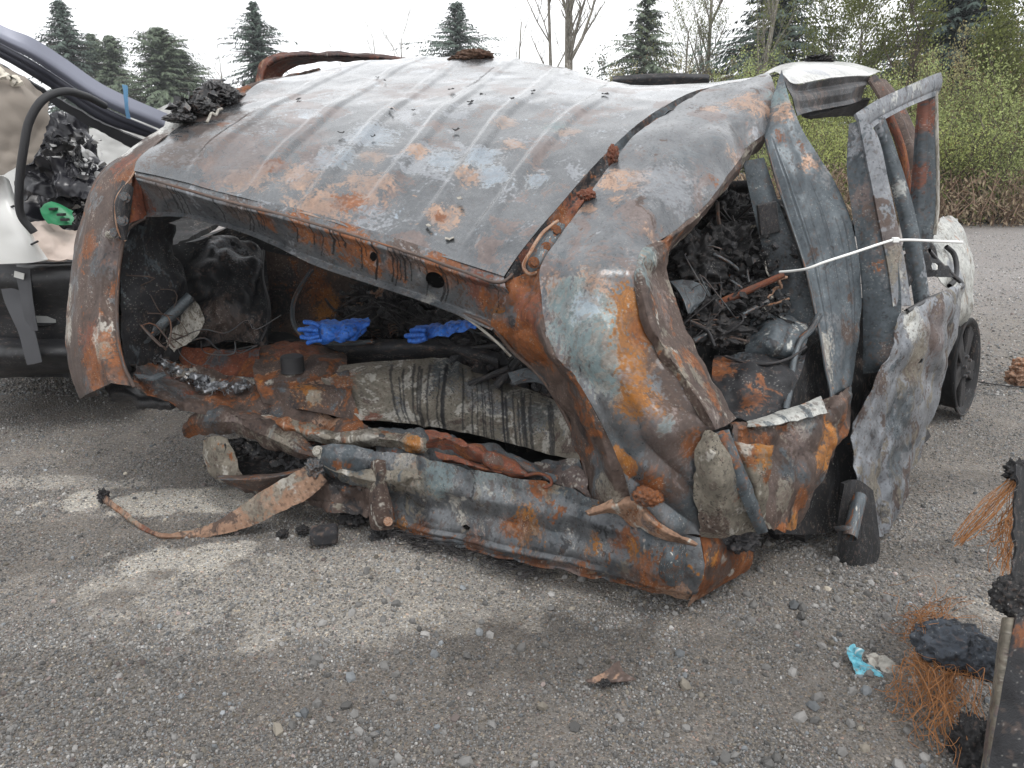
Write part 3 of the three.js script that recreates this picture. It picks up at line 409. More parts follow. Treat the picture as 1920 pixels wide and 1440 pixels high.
// roof skin: rear edge low at the right, buckled up in the middle
const ribs = [0.16, 0.30, 0.44, 0.58, 0.72, 0.86];
panel('roof_panel', [
  [[-1.388,1.319,-2.82],[-1.213,1.291,-2.76],[-1.015,1.251,-2.68],[-0.81,1.208,-2.61],[-0.653,1.173,-2.56],[-0.479,1.132,-2.49],[-0.314,1.091,-2.43],[-0.153,1.049,-2.36],[-0.025,1.016,-2.3]],
  [[-1.386,1.36,-2.87],[-1.198,1.342,-2.81],[-0.98,1.306,-2.76],[-0.781,1.263,-2.69],[-0.612,1.23,-2.64],[-0.428,1.193,-2.58],[-0.25,1.159,-2.52],[-0.096,1.13,-2.46],[0.043,1.1,-2.4]],
  [[-1.359,1.433,-3],[-1.172,1.42,-2.94],[-0.939,1.397,-2.9],[-0.737,1.36,-2.84],[-0.554,1.333,-2.8],[-0.354,1.303,-2.75],[-0.161,1.28,-2.71],[0.009,1.252,-2.65],[0.162,1.217,-2.56]],
  [[-1.311,1.495,-3.15],[-1.128,1.494,-3.12],[-0.883,1.485,-3.08],[-0.674,1.457,-3.03],[-0.484,1.44,-3],[-0.275,1.424,-2.96],[-0.071,1.413,-2.93],[0.118,1.386,-2.86],[0.29,1.339,-2.75]],
  [[-1.262,1.554,-3.32],[-1.086,1.569,-3.34],[-0.844,1.568,-3.32],[-0.623,1.556,-3.28],[-0.42,1.549,-3.26],[-0.198,1.55,-3.24],[0.022,1.538,-3.2],[0.244,1.507,-3.12],[0.445,1.463,-2.96]],
  [[-1.224,1.616,-3.52],[-1.032,1.637,-3.56],[-0.792,1.639,-3.56],[-0.561,1.633,-3.54],[-0.344,1.632,-3.52],[-0.106,1.639,-3.5],[0.14,1.628,-3.46],[0.386,1.596,-3.36],[0.6,1.556,-3.16]],
  [[-1.18,1.696,-3.78],[-0.978,1.72,-3.84],[-0.728,1.728,-3.88],[-0.494,1.731,-3.88],[-0.259,1.732,-3.86],[-0.013,1.741,-3.86],[0.242,1.717,-3.8],[0.507,1.673,-3.68],[0.779,1.633,-3.4]],
  [[-1.097,1.77,-4.1],[-0.897,1.808,-4.2],[-0.636,1.827,-4.24],[-0.411,1.84,-4.26],[-0.183,1.845,-4.24],[0.07,1.828,-4.2],[0.303,1.785,-4.12],[0.575,1.707,-3.98],[0.973,1.679,-3.62]],
  [[-0.999,1.822,-4.4],[-0.809,1.862,-4.5],[-0.546,1.887,-4.56],[-0.335,1.898,-4.58],[-0.136,1.898,-4.56],[0.105,1.862,-4.5],[0.349,1.804,-4.42],[0.662,1.712,-4.28],[1.19,1.724,-3.86]],
  [[-0.848,1.844,-4.7],[-0.647,1.877,-4.85],[-0.425,1.888,-4.9],[-0.229,1.888,-4.9],[-0.032,1.872,-4.86],[0.16,1.842,-4.8],[0.41,1.786,-4.7],[0.737,1.712,-4.56],[1.381,1.768,-4.05]],
], W0, { seed: 1, base: 'steel', gloss: 0.25, run: 1, calm: 0.6, scale: 0.5, layers: [['bgrey', 0.4, 3], ['plum', 0.44, 3], ['blue', 0.12, 6], ['tan', 0.04, 6]], stains: [
  ['tan', [-0.659,1.214,-2.6], 0.12, 0.75], ['tan', [-0.51,1.272,-2.7], 0.1, 0.65], ['tan', [-0.749,1.278,-2.75], 0.08, 0.65], ['rust', [-0.574,1.221,-2.63], 0.06], ['tan', [-0.235,1.183,-2.55], 0.06], ['rust', [-0.242,1.181,-2.55], 0.025], ['tan', [0,1.42,-2.93], 0.05, 0.7], ['tan', [-0.032,1.498,-3.1], 0.05, 0.6], ['tan', [0.225,1.475,-3], 0.05, 0.6], ['tan', [-0.153,1.307,-2.74], 0.05], ['tan', [-0.36,1.378,-2.9], 0.05], ['rust', [-0.875,1.323,-2.8], 0.05, 0.7], ['tan', [-0.941,1.278,-2.75], 0.08, 0.6], ['tan', [-0.518,1.359,-2.88], 0.05, 0.5],
  ['blue', [-0.108,1.379,-2.85], 0.07], ['blue', [-0.067,1.306,-2.75], 0.06, 0.8], ['teal', [0.166,1.496,-3.05], 0.05], ['blue', [-0.257,1.341,-2.85], 0.06, 0.7], ['blue', [-0.538,1.456,-3.02], 0.09, 0.6], ['blue', [-0.67,1.36,-2.85], 0.08, 0.6], ['blue', [0.094,1.308,-2.7], 0.05, 0.7],
  ['brown', [-1.201,1.378,-2.9], 0.14, 0.8], ['plum', [-1.009,1.36,-2.86], 0.16, 0.7], ['brown', [-1.01,1.477,-3.08], 0.1, 0.6], ['brown', [-1.211,1.457,-3.05], 0.1, 0.8], ['brown', [-1.132,1.522,-3.2], 0.09, 0.85], ['plum', [-1.104,1.637,-3.56], 0.1, 0.7], ['rust', [-1.15,1.488,-3.12], 0.03, 0.7], ['brown', [-1.273,1.388,-2.93], 0.09, 0.7], ['plum', [-0.822,1.456,-3], 0.1, 0.5], ['plum', [-0.502,1.647,-3.55], 0.16, 0.35],
] }, { res: 0.0085, dent: 0.008, freq: 1.4, seed: 3, crumple: 0.0015, wrinkle: 0, roughMap: true, bump: 0, metal: 0.6, thick: 0.004, texel: 0.003, wet: 0.55, disp: (u, v) => { let h = 0; for (const r of ribs) { const d = Math.abs(u - r) / 0.019, e = sst(0.005, 0.2, v) * (0.5 + 0.5 * sst(0.6, 0.42, v)) * sst(0.98, 0.9, v); h += 0.012 * e * sst(1.15, 0.5, d); } return h + 0.02 * sst(0.1, 0, u) * sst(0.02, 0.2, v) * Math.sin(v * 22) * 0.3; } });

const header = [];   // dark runs of soot on the tailgate header
{ const R = rng(9); for (let i = 0; i < 46; i++) { const u = 0.03 + 0.94 * R(); header.push({ u, w: 0.0022 + 0.0022 * R(), v0: 0.12 + 0.1 * R(), v1: 0.4 + 0.45 * R(), slope: 0.03 + 0.02 * R(), a: 0.85 }); } }
panel('tailgate_header', [
  [[-1.39,1.326,-2.835],[-1.216,1.298,-2.775],[-1.017,1.257,-2.695],[-0.83,1.22,-2.625],[-0.655,1.183,-2.572],[-0.481,1.141,-2.505],[-0.314,1.1,-2.44],[-0.161,1.057,-2.375],[-0.027,1.024,-2.315]],
  [[-1.369,1.294,-2.79],[-1.201,1.257,-2.735],[-1.002,1.212,-2.655],[-0.818,1.18,-2.585],[-0.644,1.14,-2.53],[-0.473,1.1,-2.465],[-0.308,1.059,-2.4],[-0.156,1.017,-2.335],[-0.02,0.99,-2.28]],
  [[-1.373,1.274,-2.815],[-1.204,1.239,-2.755],[-1.006,1.194,-2.68],[-0.822,1.16,-2.61],[-0.645,1.116,-2.555],[-0.472,1.076,-2.49],[-0.304,1.035,-2.42],[-0.147,0.997,-2.355],[-0.008,0.968,-2.295]],
  [[-1.386,1.222,-2.85],[-1.212,1.205,-2.785],[-1.016,1.167,-2.71],[-0.841,1.129,-2.64],[-0.667,1.073,-2.585],[-0.491,1.027,-2.52],[-0.317,0.982,-2.45],[-0.153,0.944,-2.38],[-0.017,0.916,-2.31]],
  [[-1.391,1.169,-2.87],[-1.228,1.169,-2.82],[-1.044,1.14,-2.755],[-0.872,1.094,-2.69],[-0.698,1.029,-2.635],[-0.518,0.979,-2.57],[-0.342,0.938,-2.495],[-0.181,0.896,-2.42],[-0.043,0.858,-2.35]],
  [[-1.386,1.152,-2.845],[-1.221,1.156,-2.795],[-1.04,1.126,-2.73],[-0.873,1.078,-2.665],[-0.704,1.01,-2.61],[-0.525,0.961,-2.545],[-0.35,0.921,-2.47],[-0.194,0.879,-2.4],[-0.066,0.837,-2.335]],
], W0, { seed: 2, base: 'steel', gloss: 0.4, layers: [['slate', 0.35, 7], ['bgrey', 0.3, 6], ['brown', 0.22, 8]], streaks: header, stains: [
  ['rust', [-0.855,1.149,-2.62], 0.05], ['rust', [-0.733,1.144,-2.58], 0.05], ['rust', [-0.559,1.097,-2.52], 0.07], ['rust', [-0.467,1.055,-2.5], 0.06], ['rust', [-0.659,1.092,-2.56], 0.045], ['rust', [-0.188,1.023,-2.36], 0.07], ['redrust', [-0.102,0.977,-2.33], 0.07], ['rust', [-0.051,0.93,-2.31], 0.07], ['ochre', [-0.034,0.891,-2.33], 0.04], ['rust', [-0.243,1.034,-2.4], 0.05], ['redrust', [-1.4,1.206,-2.85], 0.05], ['brown', [-1.282,1.277,-2.78], 0.05, 0.6], ['rust', [-0.391,1.025,-2.46], 0.05, 0.8], ['ash', [-0.287,0.919,-2.45], 0.03, 0.4], ['brown', [-0.96,1.2,-2.67], 0.06, 0.8], ['brown', [-0.349,1.082,-2.43], 0.06],
] }, { res: 0.008, linV: true, dent: 0.003, freq: 5, seed: 5, bump: 0.0011, texel: 0.0026, roughMap: true, holes: [[0.795, 0.52, 0.024, 0.11], [0.635, 0.47, 0.009, 0.075], [0.93, 0.6, 0.006, 0.05]] });
part('header_edge', tube([[-1.375,1.303,-2.8],[-1.209,1.269,-2.745],[-1.012,1.226,-2.665],[-0.825,1.191,-2.595],[-0.649,1.152,-2.54],[-0.477,1.111,-2.475],[-0.312,1.071,-2.41],[-0.161,1.029,-2.345],[-0.033,1.002,-2.288],[0.003,1.025,-2.3]], 0.006, 7, 90), M.brown, W0);

// left rear pillar
panel('left_rear_pillar', [
  [[-1.007,1.78,-4.3],[-1.022,1.807,-4.25],[-1.038,1.795,-4.2],[-1.068,1.782,-4.15],[-1.081,1.762,-4.1]],
  [[-1.237,1.661,-3.75],[-1.24,1.67,-3.65],[-1.246,1.651,-3.6],[-1.249,1.63,-3.56],[-1.217,1.614,-3.52]],
  [[-1.395,1.495,-3.35],[-1.395,1.507,-3.25],[-1.39,1.484,-3.17],[-1.375,1.462,-3.1],[-1.341,1.453,-3.05]],
  [[-1.555,1.355,-3.22],[-1.544,1.387,-3.1],[-1.51,1.366,-3],[-1.456,1.347,-2.92],[-1.39,1.33,-2.84]],
  [[-1.667,1.248,-3.2],[-1.659,1.28,-3.05],[-1.585,1.265,-2.93],[-1.483,1.246,-2.84],[-1.408,1.217,-2.8]],
  [[-1.758,1.038,-3.2],[-1.739,1.08,-3],[-1.632,1.082,-2.86],[-1.514,1.072,-2.78],[-1.449,1.053,-2.775]],
  [[-1.844,0.808,-3.2],[-1.804,0.859,-2.98],[-1.655,0.88,-2.8],[-1.521,0.884,-2.71],[-1.476,0.862,-2.72]],
  [[-1.896,0.579,-3.2],[-1.844,0.641,-2.96],[-1.661,0.689,-2.74],[-1.521,0.706,-2.64],[-1.467,0.693,-2.66]],
  [[-1.898,0.43,-3.2],[-1.822,0.514,-2.92],[-1.641,0.585,-2.7],[-1.503,0.629,-2.61],[-1.436,0.615,-2.63]],
  [[-1.879,0.328,-3.2],[-1.77,0.423,-2.86],[-1.605,0.515,-2.66],[-1.477,0.578,-2.59],[-1.414,0.559,-2.61]],
], W0, { seed: 3, base: 'brown', gloss: 0.5, layers: [['steel', 0.35, 5], ['rust', 0.3, 6], ['dark', 0.25, 7]], speck: ['ash', 0.12], stains: [
  ['rust', [-1.429,1.303,-2.85], 0.07], ['redrust', [-1.48,1.358,-2.95], 0.06], ['slate', [-1.518,1.019,-2.76], 0.09], ['plum', [-1.49,1.04,-2.75], 0.08, 0.8], ['rust', [-1.611,1.05,-2.83], 0.05, 0.8], ['rust', [-1.477,0.906,-2.72], 0.03], ['redrust', [-1.578,0.712,-2.68], 0.08], ['rust', [-1.558,0.617,-2.65], 0.09], ['ash', [-1.525,0.751,-2.65], 0.05], ['rust', [-1.505,0.723,-2.64], 0.035], ['grit', [-1.516,0.685,-2.63], 0.035, 0.8], ['rust', [-1.457,0.623,-2.63], 0.06], ['ash', [-1.792,0.821,-2.95], 0.05, 0.8], ['ash', [-1.808,0.693,-2.93], 0.06, 0.8], ['white', [-1.375,1.501,-3.2], 0.14, 0.9], ['white', [-1.508,1.391,-3.08], 0.06, 0.9], ['slate', [-1.627,0.545,-2.68], 0.03, 0.7], ['brown', [-1.494,0.601,-2.6], 0.04],
] }, { res: 0.01, linU: true, dent: 0.004, freq: 5, crumple: 0.004, seed: 7, bump: 0.0014, metal: 0.3, texel: 0.003 });
part('left_pillar_flange', tube([[-1.386,1.152,-2.845],[-1.429,1.114,-2.79],[-1.457,1.019,-2.76],[-1.472,0.867,-2.715],[-1.46,0.719,-2.655],[-1.436,0.625,-2.625],[-1.399,0.558,-2.6]], 0.007, 7, 60), M.brown, W0);
const hl = panel('left_hinge_plate', [[[-1.422,1.289,-2.8],[-1.403,1.277,-2.79],[-1.391,1.263,-2.8]], [[-1.448,1.227,-2.77],[-1.412,1.217,-2.75],[-1.402,1.201,-2.78]], [[-1.459,1.155,-2.765],[-1.427,1.147,-2.75],[-1.416,1.135,-2.77]], [[-1.447,1.082,-2.76],[-1.432,1.079,-2.75],[-1.428,1.078,-2.76]]], W0, M.dark, { thick: 0.005, dent: 0.002 });
part('hinge_seam', tube([[-1.378,1.35,-2.85],[-1.397,1.295,-2.8],[-1.436,1.235,-2.765],[-1.447,1.203,-2.76],[-1.443,1.099,-2.75],[-1.426,1.075,-2.755]], 0.004, 6, 50), M.tanrust, W0);
for (const c of [[-1.404,1.232,-2.75], [-1.42,1.151,-2.74], [-1.458,1.105,-2.74]]) part('bolt', bolt(c, [0.3, 0.1, 1], 0.013, 0.02), M.steel, hl);
part('clip', lump([-1.471,1.1,-2.74], [0.018, 0.013, 0.013], 4, 3), M.clay, W0);

panel('left_corner_gusset', [[[-1.407,1.318,-2.85],[-1.388,1.307,-2.825],[-1.362,1.295,-2.8]], [[-1.417,1.262,-2.83],[-1.391,1.251,-2.82],[-1.375,1.231,-2.83]], [[-1.42,1.2,-2.8],[-1.401,1.193,-2.82],[-1.384,1.179,-2.85]], [[-1.437,1.124,-2.785],[-1.406,1.142,-2.8],[-1.384,1.151,-2.85]]], W0, { seed: 45, base: 'redrust', layers: [['rust', 0.4, 9], ['tan', 0.3, 8]], gloss: 0.7 }, { dent: 0.004 });
// roof gutter and right hinge
panel('roof_gutter', [
  [[-0.025,1.016,-2.3],[0.043,1.1,-2.4],[0.162,1.217,-2.56],[0.29,1.339,-2.75],[0.445,1.463,-2.96],[0.6,1.556,-3.16],[0.779,1.633,-3.4],[0.973,1.679,-3.62],[1.19,1.724,-3.86]],
  [[0.003,1,-2.315],[0.075,1.083,-2.42],[0.191,1.196,-2.58],[0.32,1.322,-2.77],[0.47,1.448,-2.98],[0.626,1.543,-3.18],[0.807,1.621,-3.42],[0.999,1.67,-3.64],[1.218,1.719,-3.88]],
  [[0.042,0.993,-2.335],[0.115,1.079,-2.43],[0.229,1.194,-2.59],[0.351,1.328,-2.78],[0.493,1.448,-3],[0.648,1.54,-3.2],[0.831,1.62,-3.44],[1.024,1.671,-3.66],[1.24,1.723,-3.9]],
  [[0.071,1.019,-2.335],[0.139,1.108,-2.43],[0.248,1.221,-2.585],[0.365,1.35,-2.77],[0.507,1.467,-2.99],[0.656,1.553,-3.18],[0.834,1.634,-3.42],[1.027,1.681,-3.64],[1.243,1.731,-3.88]],
  [[0.086,1.041,-2.28],[0.153,1.13,-2.385],[0.259,1.239,-2.58],[0.374,1.367,-2.76],[0.517,1.481,-2.98],[0.661,1.563,-3.17],[0.84,1.642,-3.41],[1.03,1.688,-3.62],[1.246,1.739,-3.86]],
], W0, { seed: 4, base: 'dark', gloss: 0.5, layers: [['slate', 0.35, 7], ['rust', 0.25, 8], ['brown', 0.4, 6]], stains: [['redrust', [0.069,1.055,-2.38], 0.06], ['rust', [0.179,1.176,-2.53], 0.07], ['redrust', [0.236,1.225,-2.58], 0.05], ['slate', [0.439,1.416,-2.9], 0.12], ['slate', [0.652,1.542,-3.2], 0.14], ['rust', [0.547,1.505,-3.03], 0.03]] }, { res: 0.007, linV: true, dent: 0.005, freq: 12, seed: 8, bump: 0.002, texel: 0.003, crumple: 0.006 });
const hr = panel('right_hinge_plate', [[[0.136,1.173,-2.45],[0.149,1.17,-2.44],[0.17,1.162,-2.45]], [[0.089,1.125,-2.385],[0.119,1.12,-2.37],[0.154,1.108,-2.385]], [[0.047,1.064,-2.315],[0.08,1.06,-2.3],[0.114,1.05,-2.32]], [[0.043,1.039,-2.305],[0.06,1.034,-2.295],[0.08,1.03,-2.3]]], W0, M.steel, { thick: 0.006, dent: 0.003 });
part('hinge_lip', tube([[0.149,1.177,-2.44],[0.099,1.145,-2.385],[0.06,1.096,-2.32],[0.036,1.051,-2.29],[0.053,1.029,-2.285],[0.08,1.034,-2.295]], 0.006, 7, 50), M.tanrust, W0);
for (const c of [[0.142,1.15,-2.4], [0.109,1.103,-2.345], [0.068,1.065,-2.285]]) part('bolt', bolt(c, [0.15, 0.2, 1], 0.012, 0.018), M.rust, hr);
part('gutter_clip', lump([0.356,1.376,-2.73], [0.02, 0.035, 0.02], 14, 3), M.redrust, W0);
part('gutter_clip', lump([0.25,1.253,-2.55], [0.03, 0.018, 0.02], 15, 3), M.redrust, W0);

// right rear pillar, the rusty knuckle and flange
panel('right_rear_pillar', [
  [[-0.03,1.007,-2.295],[0.003,1.012,-2.305],[0.042,1.026,-2.32],[0.071,1.036,-2.325],[0.089,1.049,-2.27]],
  [[-0.043,0.943,-2.33],[0.003,0.959,-2.29],[0.047,0.978,-2.28],[0.079,0.992,-2.25],[0.098,0.99,-2.24]],
  [[-0.066,0.852,-2.345],[-0.008,0.88,-2.3],[0.042,0.906,-2.26],[0.078,0.919,-2.2],[0.097,0.918,-2.19]],
  [[-0.004,0.767,-2.36],[0.043,0.804,-2.29],[0.08,0.825,-2.24],[0.102,0.843,-2.14],[0.121,0.829,-2.13]],
  [[0.092,0.681,-2.34],[0.117,0.712,-2.27],[0.142,0.738,-2.21],[0.159,0.763,-2.11],[0.183,0.758,-2.09]],
  [[0.159,0.585,-2.31],[0.175,0.617,-2.24],[0.196,0.652,-2.17],[0.212,0.686,-2.07],[0.235,0.683,-2.05]],
  [[0.216,0.471,-2.27],[0.228,0.504,-2.2],[0.245,0.539,-2.13],[0.262,0.583,-2.03],[0.289,0.582,-2.02]],
  [[0.247,0.374,-2.23],[0.256,0.406,-2.16],[0.272,0.437,-2.1],[0.292,0.484,-2.01],[0.325,0.497,-2]],
  [[0.263,0.287,-2.19],[0.27,0.312,-2.13],[0.285,0.339,-2.07],[0.312,0.384,-2],[0.358,0.403,-2]],
], W0, { seed: 5, base: 'brown', gloss: 0.55, layers: [['rust', 0.45, 6], ['slate', 0.3, 6], ['dark', 0.2, 8]], stains: [['rust', [0.042,0.936,-2.28], 0.11], ['redrust', [0.067,0.889,-2.26], 0.09], ['rust', [0.026,0.81,-2.3], 0.09], ['rust', [0.1,0.776,-2.23], 0.07], ['ochre', [0.092,0.983,-2.3], 0.03], ['slate', [-0.008,0.906,-2.3], 0.035], ['dark', [0.005,0.88,-2.3], 0.02, 0.8], ['slate', [0.28,0.456,-2.09], 0.07], ['grit', [0.31,0.403,-2.05], 0.06, 0.8], ['dark', [0.219,0.563,-2.18], 0.05, 0.8], ['brown', [0.167,0.698,-2.2], 0.06]] }, { res: 0.008, linU: true, dent: 0.005, freq: 9, seed: 9, bump: 0.0018, texel: 0.0026, crumple: 0.012 });
part('right_pillar_flange', tube([[-0.177,0.882,-2.41],[-0.066,0.848,-2.345],[-0.004,0.769,-2.355],[0.092,0.683,-2.335],[0.159,0.587,-2.305],[0.215,0.473,-2.265],[0.246,0.376,-2.225],[0.266,0.282,-2.18]], 0.007, 7, 70), M.brown, W0);
part('torn_edge', tube([[-0.328,0.937,-2.5],[-0.233,0.894,-2.44],[-0.141,0.862,-2.38],[-0.053,0.795,-2.36],[-0.004,0.741,-2.37]], 0.005, 5, 40), M.clay, W0);

// right quarter panel
panel('right_quarter_panel', [
  [[1.123,1.722,-3.5],[1.106,1.705,-3.36],[1.1,1.664,-3.26],[1.097,1.603,-3.2],[1.051,1.519,-3.12],[1.001,1.461,-3.06]],
  [[0.981,1.675,-3.4],[0.958,1.633,-3.2],[0.96,1.584,-3.09],[0.97,1.531,-3.05],[0.96,1.48,-3.03],[0.961,1.441,-3.02]],
  [[0.833,1.64,-3.38],[0.802,1.572,-3.08],[0.806,1.521,-2.95],[0.836,1.474,-2.94],[0.867,1.432,-2.95],[0.904,1.405,-2.97]],
  [[0.515,1.48,-2.97],[0.541,1.453,-2.82],[0.589,1.412,-2.72],[0.648,1.376,-2.68],[0.72,1.348,-2.7],[0.79,1.328,-2.76]],
  [[0.373,1.367,-2.75],[0.409,1.346,-2.62],[0.462,1.314,-2.53],[0.521,1.281,-2.5],[0.588,1.242,-2.52],[0.651,1.21,-2.58]],
  [[0.258,1.239,-2.57],[0.298,1.229,-2.46],[0.345,1.209,-2.38],[0.395,1.184,-2.34],[0.447,1.158,-2.36],[0.501,1.126,-2.44]],
  [[0.153,1.131,-2.38],[0.199,1.129,-2.32],[0.245,1.13,-2.25],[0.299,1.125,-2.22],[0.355,1.118,-2.25],[0.411,1.102,-2.33]],
  [[0.089,1.049,-2.27],[0.137,1.051,-2.23],[0.188,1.057,-2.17],[0.248,1.062,-2.14],[0.314,1.062,-2.17],[0.37,1.065,-2.2]],
  [[0.091,0.964,-2.22],[0.136,0.962,-2.19],[0.19,0.971,-2.12],[0.248,0.977,-2.09],[0.314,0.981,-2.12],[0.368,0.991,-2.15]],
  [[0.099,0.879,-2.16],[0.146,0.876,-2.14],[0.199,0.89,-2.06],[0.259,0.898,-2.03],[0.33,0.901,-2.07],[0.387,0.904,-2.11]],
  [[0.13,0.81,-2.12],[0.176,0.807,-2.09],[0.225,0.816,-2.02],[0.285,0.82,-1.99],[0.359,0.819,-2.03],[0.428,0.827,-2.07]],
  [[0.183,0.758,-2.09],[0.231,0.739,-2.06],[0.28,0.744,-1.98],[0.342,0.746,-1.95],[0.415,0.741,-1.99],[0.487,0.749,-2.03]],
  [[0.235,0.683,-2.05],[0.281,0.662,-2.03],[0.332,0.667,-1.96],[0.39,0.671,-1.93],[0.461,0.671,-1.96],[0.529,0.681,-1.99]],
  [[0.289,0.582,-2.02],[0.336,0.564,-2.01],[0.381,0.578,-1.95],[0.43,0.586,-1.93],[0.487,0.589,-1.95],[0.568,0.612,-2]],
  [[0.325,0.497,-2],[0.371,0.481,-1.99],[0.414,0.489,-1.95],[0.457,0.497,-1.94],[0.5,0.506,-1.95],[0.542,0.523,-1.98]],
  [[0.358,0.403,-2],[0.399,0.394,-1.98],[0.438,0.397,-1.95],[0.482,0.397,-1.95],[0.521,0.399,-1.96],[0.554,0.403,-1.98]],
  [[0.385,0.301,-2.02],[0.417,0.31,-1.98],[0.458,0.314,-1.96],[0.499,0.311,-1.96],[0.538,0.307,-1.96],[0.567,0.293,-1.97]],
], W0, { seed: 6, base: 'steel', calm: 0.7, scale: 0.8, gloss: 0.3, layers: [['plum', 0.44, 3], ['slate', 0.24, 4], ['brown', 0.26, 5], ['bgrey', 0.16, 5]], speck: ['ash', 0.06], stains: [
  ['tan', [0.381,1.294,-2.6], 0.07], ['tan', [0.333,1.256,-2.5], 0.035], ['tan', [0.247,1.213,-2.5], 0.04, 0.8], ['tan', [0.776,1.577,-3.1], 0.05], ['tan', [0.926,1.59,-3.15], 0.09], ['tan', [1.015,1.558,-3.12], 0.05], ['teal', [1.056,1.623,-3.2], 0.04, 0.7], ['tan', [0.812,1.379,-2.8], 0.04], ['rust', [0.701,1.31,-2.65], 0.028], ['rust', [0.519,1.179,-2.4], 0.045], ['tan', [0.461,1.166,-2.36], 0.05, 0.8], ['slate', [0.613,1.415,-2.7], 0.09, 0.7], ['bgrey', [0.533,1.313,-2.55], 0.12, 0.6],
  ['tan', [0.247,1.045,-2.13], 0.08, 0.8], ['tan', [0.129,0.997,-2.22], 0.05, 0.9], ['slate', [0.279,1.088,-2.15], 0.07, 0.8],
  ['ochre', [0.356,0.941,-2.1], 0.1], ['ochre', [0.304,0.877,-2.04], 0.12], ['ochre', [0.347,0.809,-2], 0.09], ['rust', [0.374,0.893,-2.1], 0.05, 0.8], ['ochre', [0.344,0.699,-1.95], 0.07], ['ochre', [0.317,0.736,-1.98], 0.05], ['ochre', [0.42,0.711,-1.96], 0.06],
  ['teal', [0.18,0.937,-2.12], 0.1], ['teal', [0.214,0.858,-2.05], 0.1], ['teal', [0.145,0.968,-2.2], 0.06], ['teal', [0.244,0.787,-2.02], 0.06], ['blue', [0.202,0.968,-2.12], 0.05, 0.7], ['teal', [0.272,0.749,-1.99], 0.05],
  ['plum', [0.325,0.793,-2], 0.03], ['brown', [0.48,0.778,-2.05], 0.09], ['brown', [0.507,0.681,-2], 0.1], ['brown', [0.435,0.791,-2.06], 0.06, 0.8], ['plum', [0.409,0.619,-1.95], 0.07], ['slate', [0.342,0.54,-1.98], 0.1, 0.7], ['brown', [0.429,0.536,-1.95], 0.08, 0.7], ['ochre', [0.324,0.531,-2.02], 0.035], ['ochre', [0.352,0.51,-1.99], 0.035], ['rust', [0.419,0.452,-1.95], 0.05], ['brown', [0.48,0.46,-1.95], 0.05], ['slate', [0.52,0.378,-1.96], 0.05], ['teal', [0.437,0.651,-1.95], 0.03, 0.7], ['rust', [0.388,0.473,-1.96], 0.05], ['rust', [0.522,0.594,-1.97], 0.04, 0.8], ['ochre', [0.53,0.832,-2.15], 0.03],
] }, { res: 0.01, dent: 0.006, freq: 3.5, seed: 10, flat: 0.45, wet: 0.3, roughMap: true, bump: 0.0006, metal: 0.45, crumple: 0.005, texel: 0.0026, disp: (u, v, p) => sst(0.6, 0.74, v) * 0.03 * (0.3 - Math.abs(N3(p[0] * 4 + p[1] * 3, p[1] * 2.5, p[2] * 4 + 7))) + 0.026 * Math.exp(-Math.abs(v - 0.125) / 0.012) * sst(0.15, 0.6, u) - 0.01 * Math.exp(-Math.pow((v - 0.79) / 0.03, 2)) * sst(0, 0.5, u) - 0.035 * Math.exp(-Math.pow((v - 0.155) / 0.03, 2) - Math.pow((u - 0.62) / 0.3, 2)) });
panel('quarter_window_lip', [
  [[1.001,1.461,-3.06],[0.999,1.445,-3.06],[1.006,1.422,-3.1],[1.019,1.393,-3.16]],
  [[0.902,1.405,-2.965],[0.911,1.389,-2.97],[0.922,1.369,-3.02],[0.94,1.352,-3.1]],
  [[0.788,1.328,-2.755],[0.805,1.32,-2.77],[0.828,1.304,-2.83],[0.847,1.293,-2.92]],
  [[0.65,1.211,-2.575],[0.657,1.201,-2.57],[0.671,1.182,-2.62],[0.68,1.164,-2.7]],
  [[0.5,1.126,-2.435],[0.512,1.121,-2.42],[0.535,1.103,-2.46],[0.558,1.072,-2.56]],
  [[0.41,1.102,-2.325],[0.423,1.093,-2.3],[0.465,1.067,-2.34],[0.518,1.036,-2.46]],
  [[0.369,1.066,-2.195],[0.381,1.06,-2.17],[0.441,1.028,-2.29],[0.509,1.003,-2.42]],
  [[0.367,0.992,-2.145],[0.384,0.99,-2.12],[0.446,0.967,-2.24],[0.518,0.947,-2.38]],
  [[0.387,0.905,-2.105],[0.407,0.911,-2.08],[0.469,0.889,-2.2],[0.549,0.868,-2.32]],
  [[0.427,0.829,-2.065],[0.446,0.839,-2.04],[0.512,0.819,-2.15],[0.581,0.799,-2.26]],
  [[0.486,0.751,-2.025],[0.501,0.765,-2],[0.56,0.743,-2.1],[0.623,0.719,-2.2]],
  [[0.528,0.683,-1.985],[0.546,0.697,-1.965],[0.606,0.673,-2.06],[0.661,0.648,-2.16]],
  [[0.566,0.614,-1.995],[0.586,0.63,-1.98],[0.634,0.62,-2.04],[0.689,0.603,-2.14]],
], W0, { seed: 7, base: 'brown', gloss: 0.5, layers: [['grit', 0.46, 8], ['ash', 0.25, 12], ['rust', 0.3, 7], ['dark', 0.2, 9]], speck: ['soot', 0.1], stains: [['teal', [0.405,1.083,-2.3], 0.06, 0.8], ['teal', [0.383,1.033,-2.2], 0.04, 0.8], ['plum', [0.453,0.959,-2.25], 0.07, 0.85], ['rust', [0.552,0.779,-2.16], 0.05], ['rust', [0.592,0.696,-2.1], 0.04], ['rust', [0.501,1.118,-2.42], 0.03], ['dark', [0.833,1.303,-2.85], 0.06, 0.8], ['plum', [0.579,0.648,-2], 0.04]] }, { res: 0.007, linU: true, dent: 0.003, crumple: 0.008, freq: 9, seed: 11, bump: 0.002, blister: true, texel: 0.0026 });

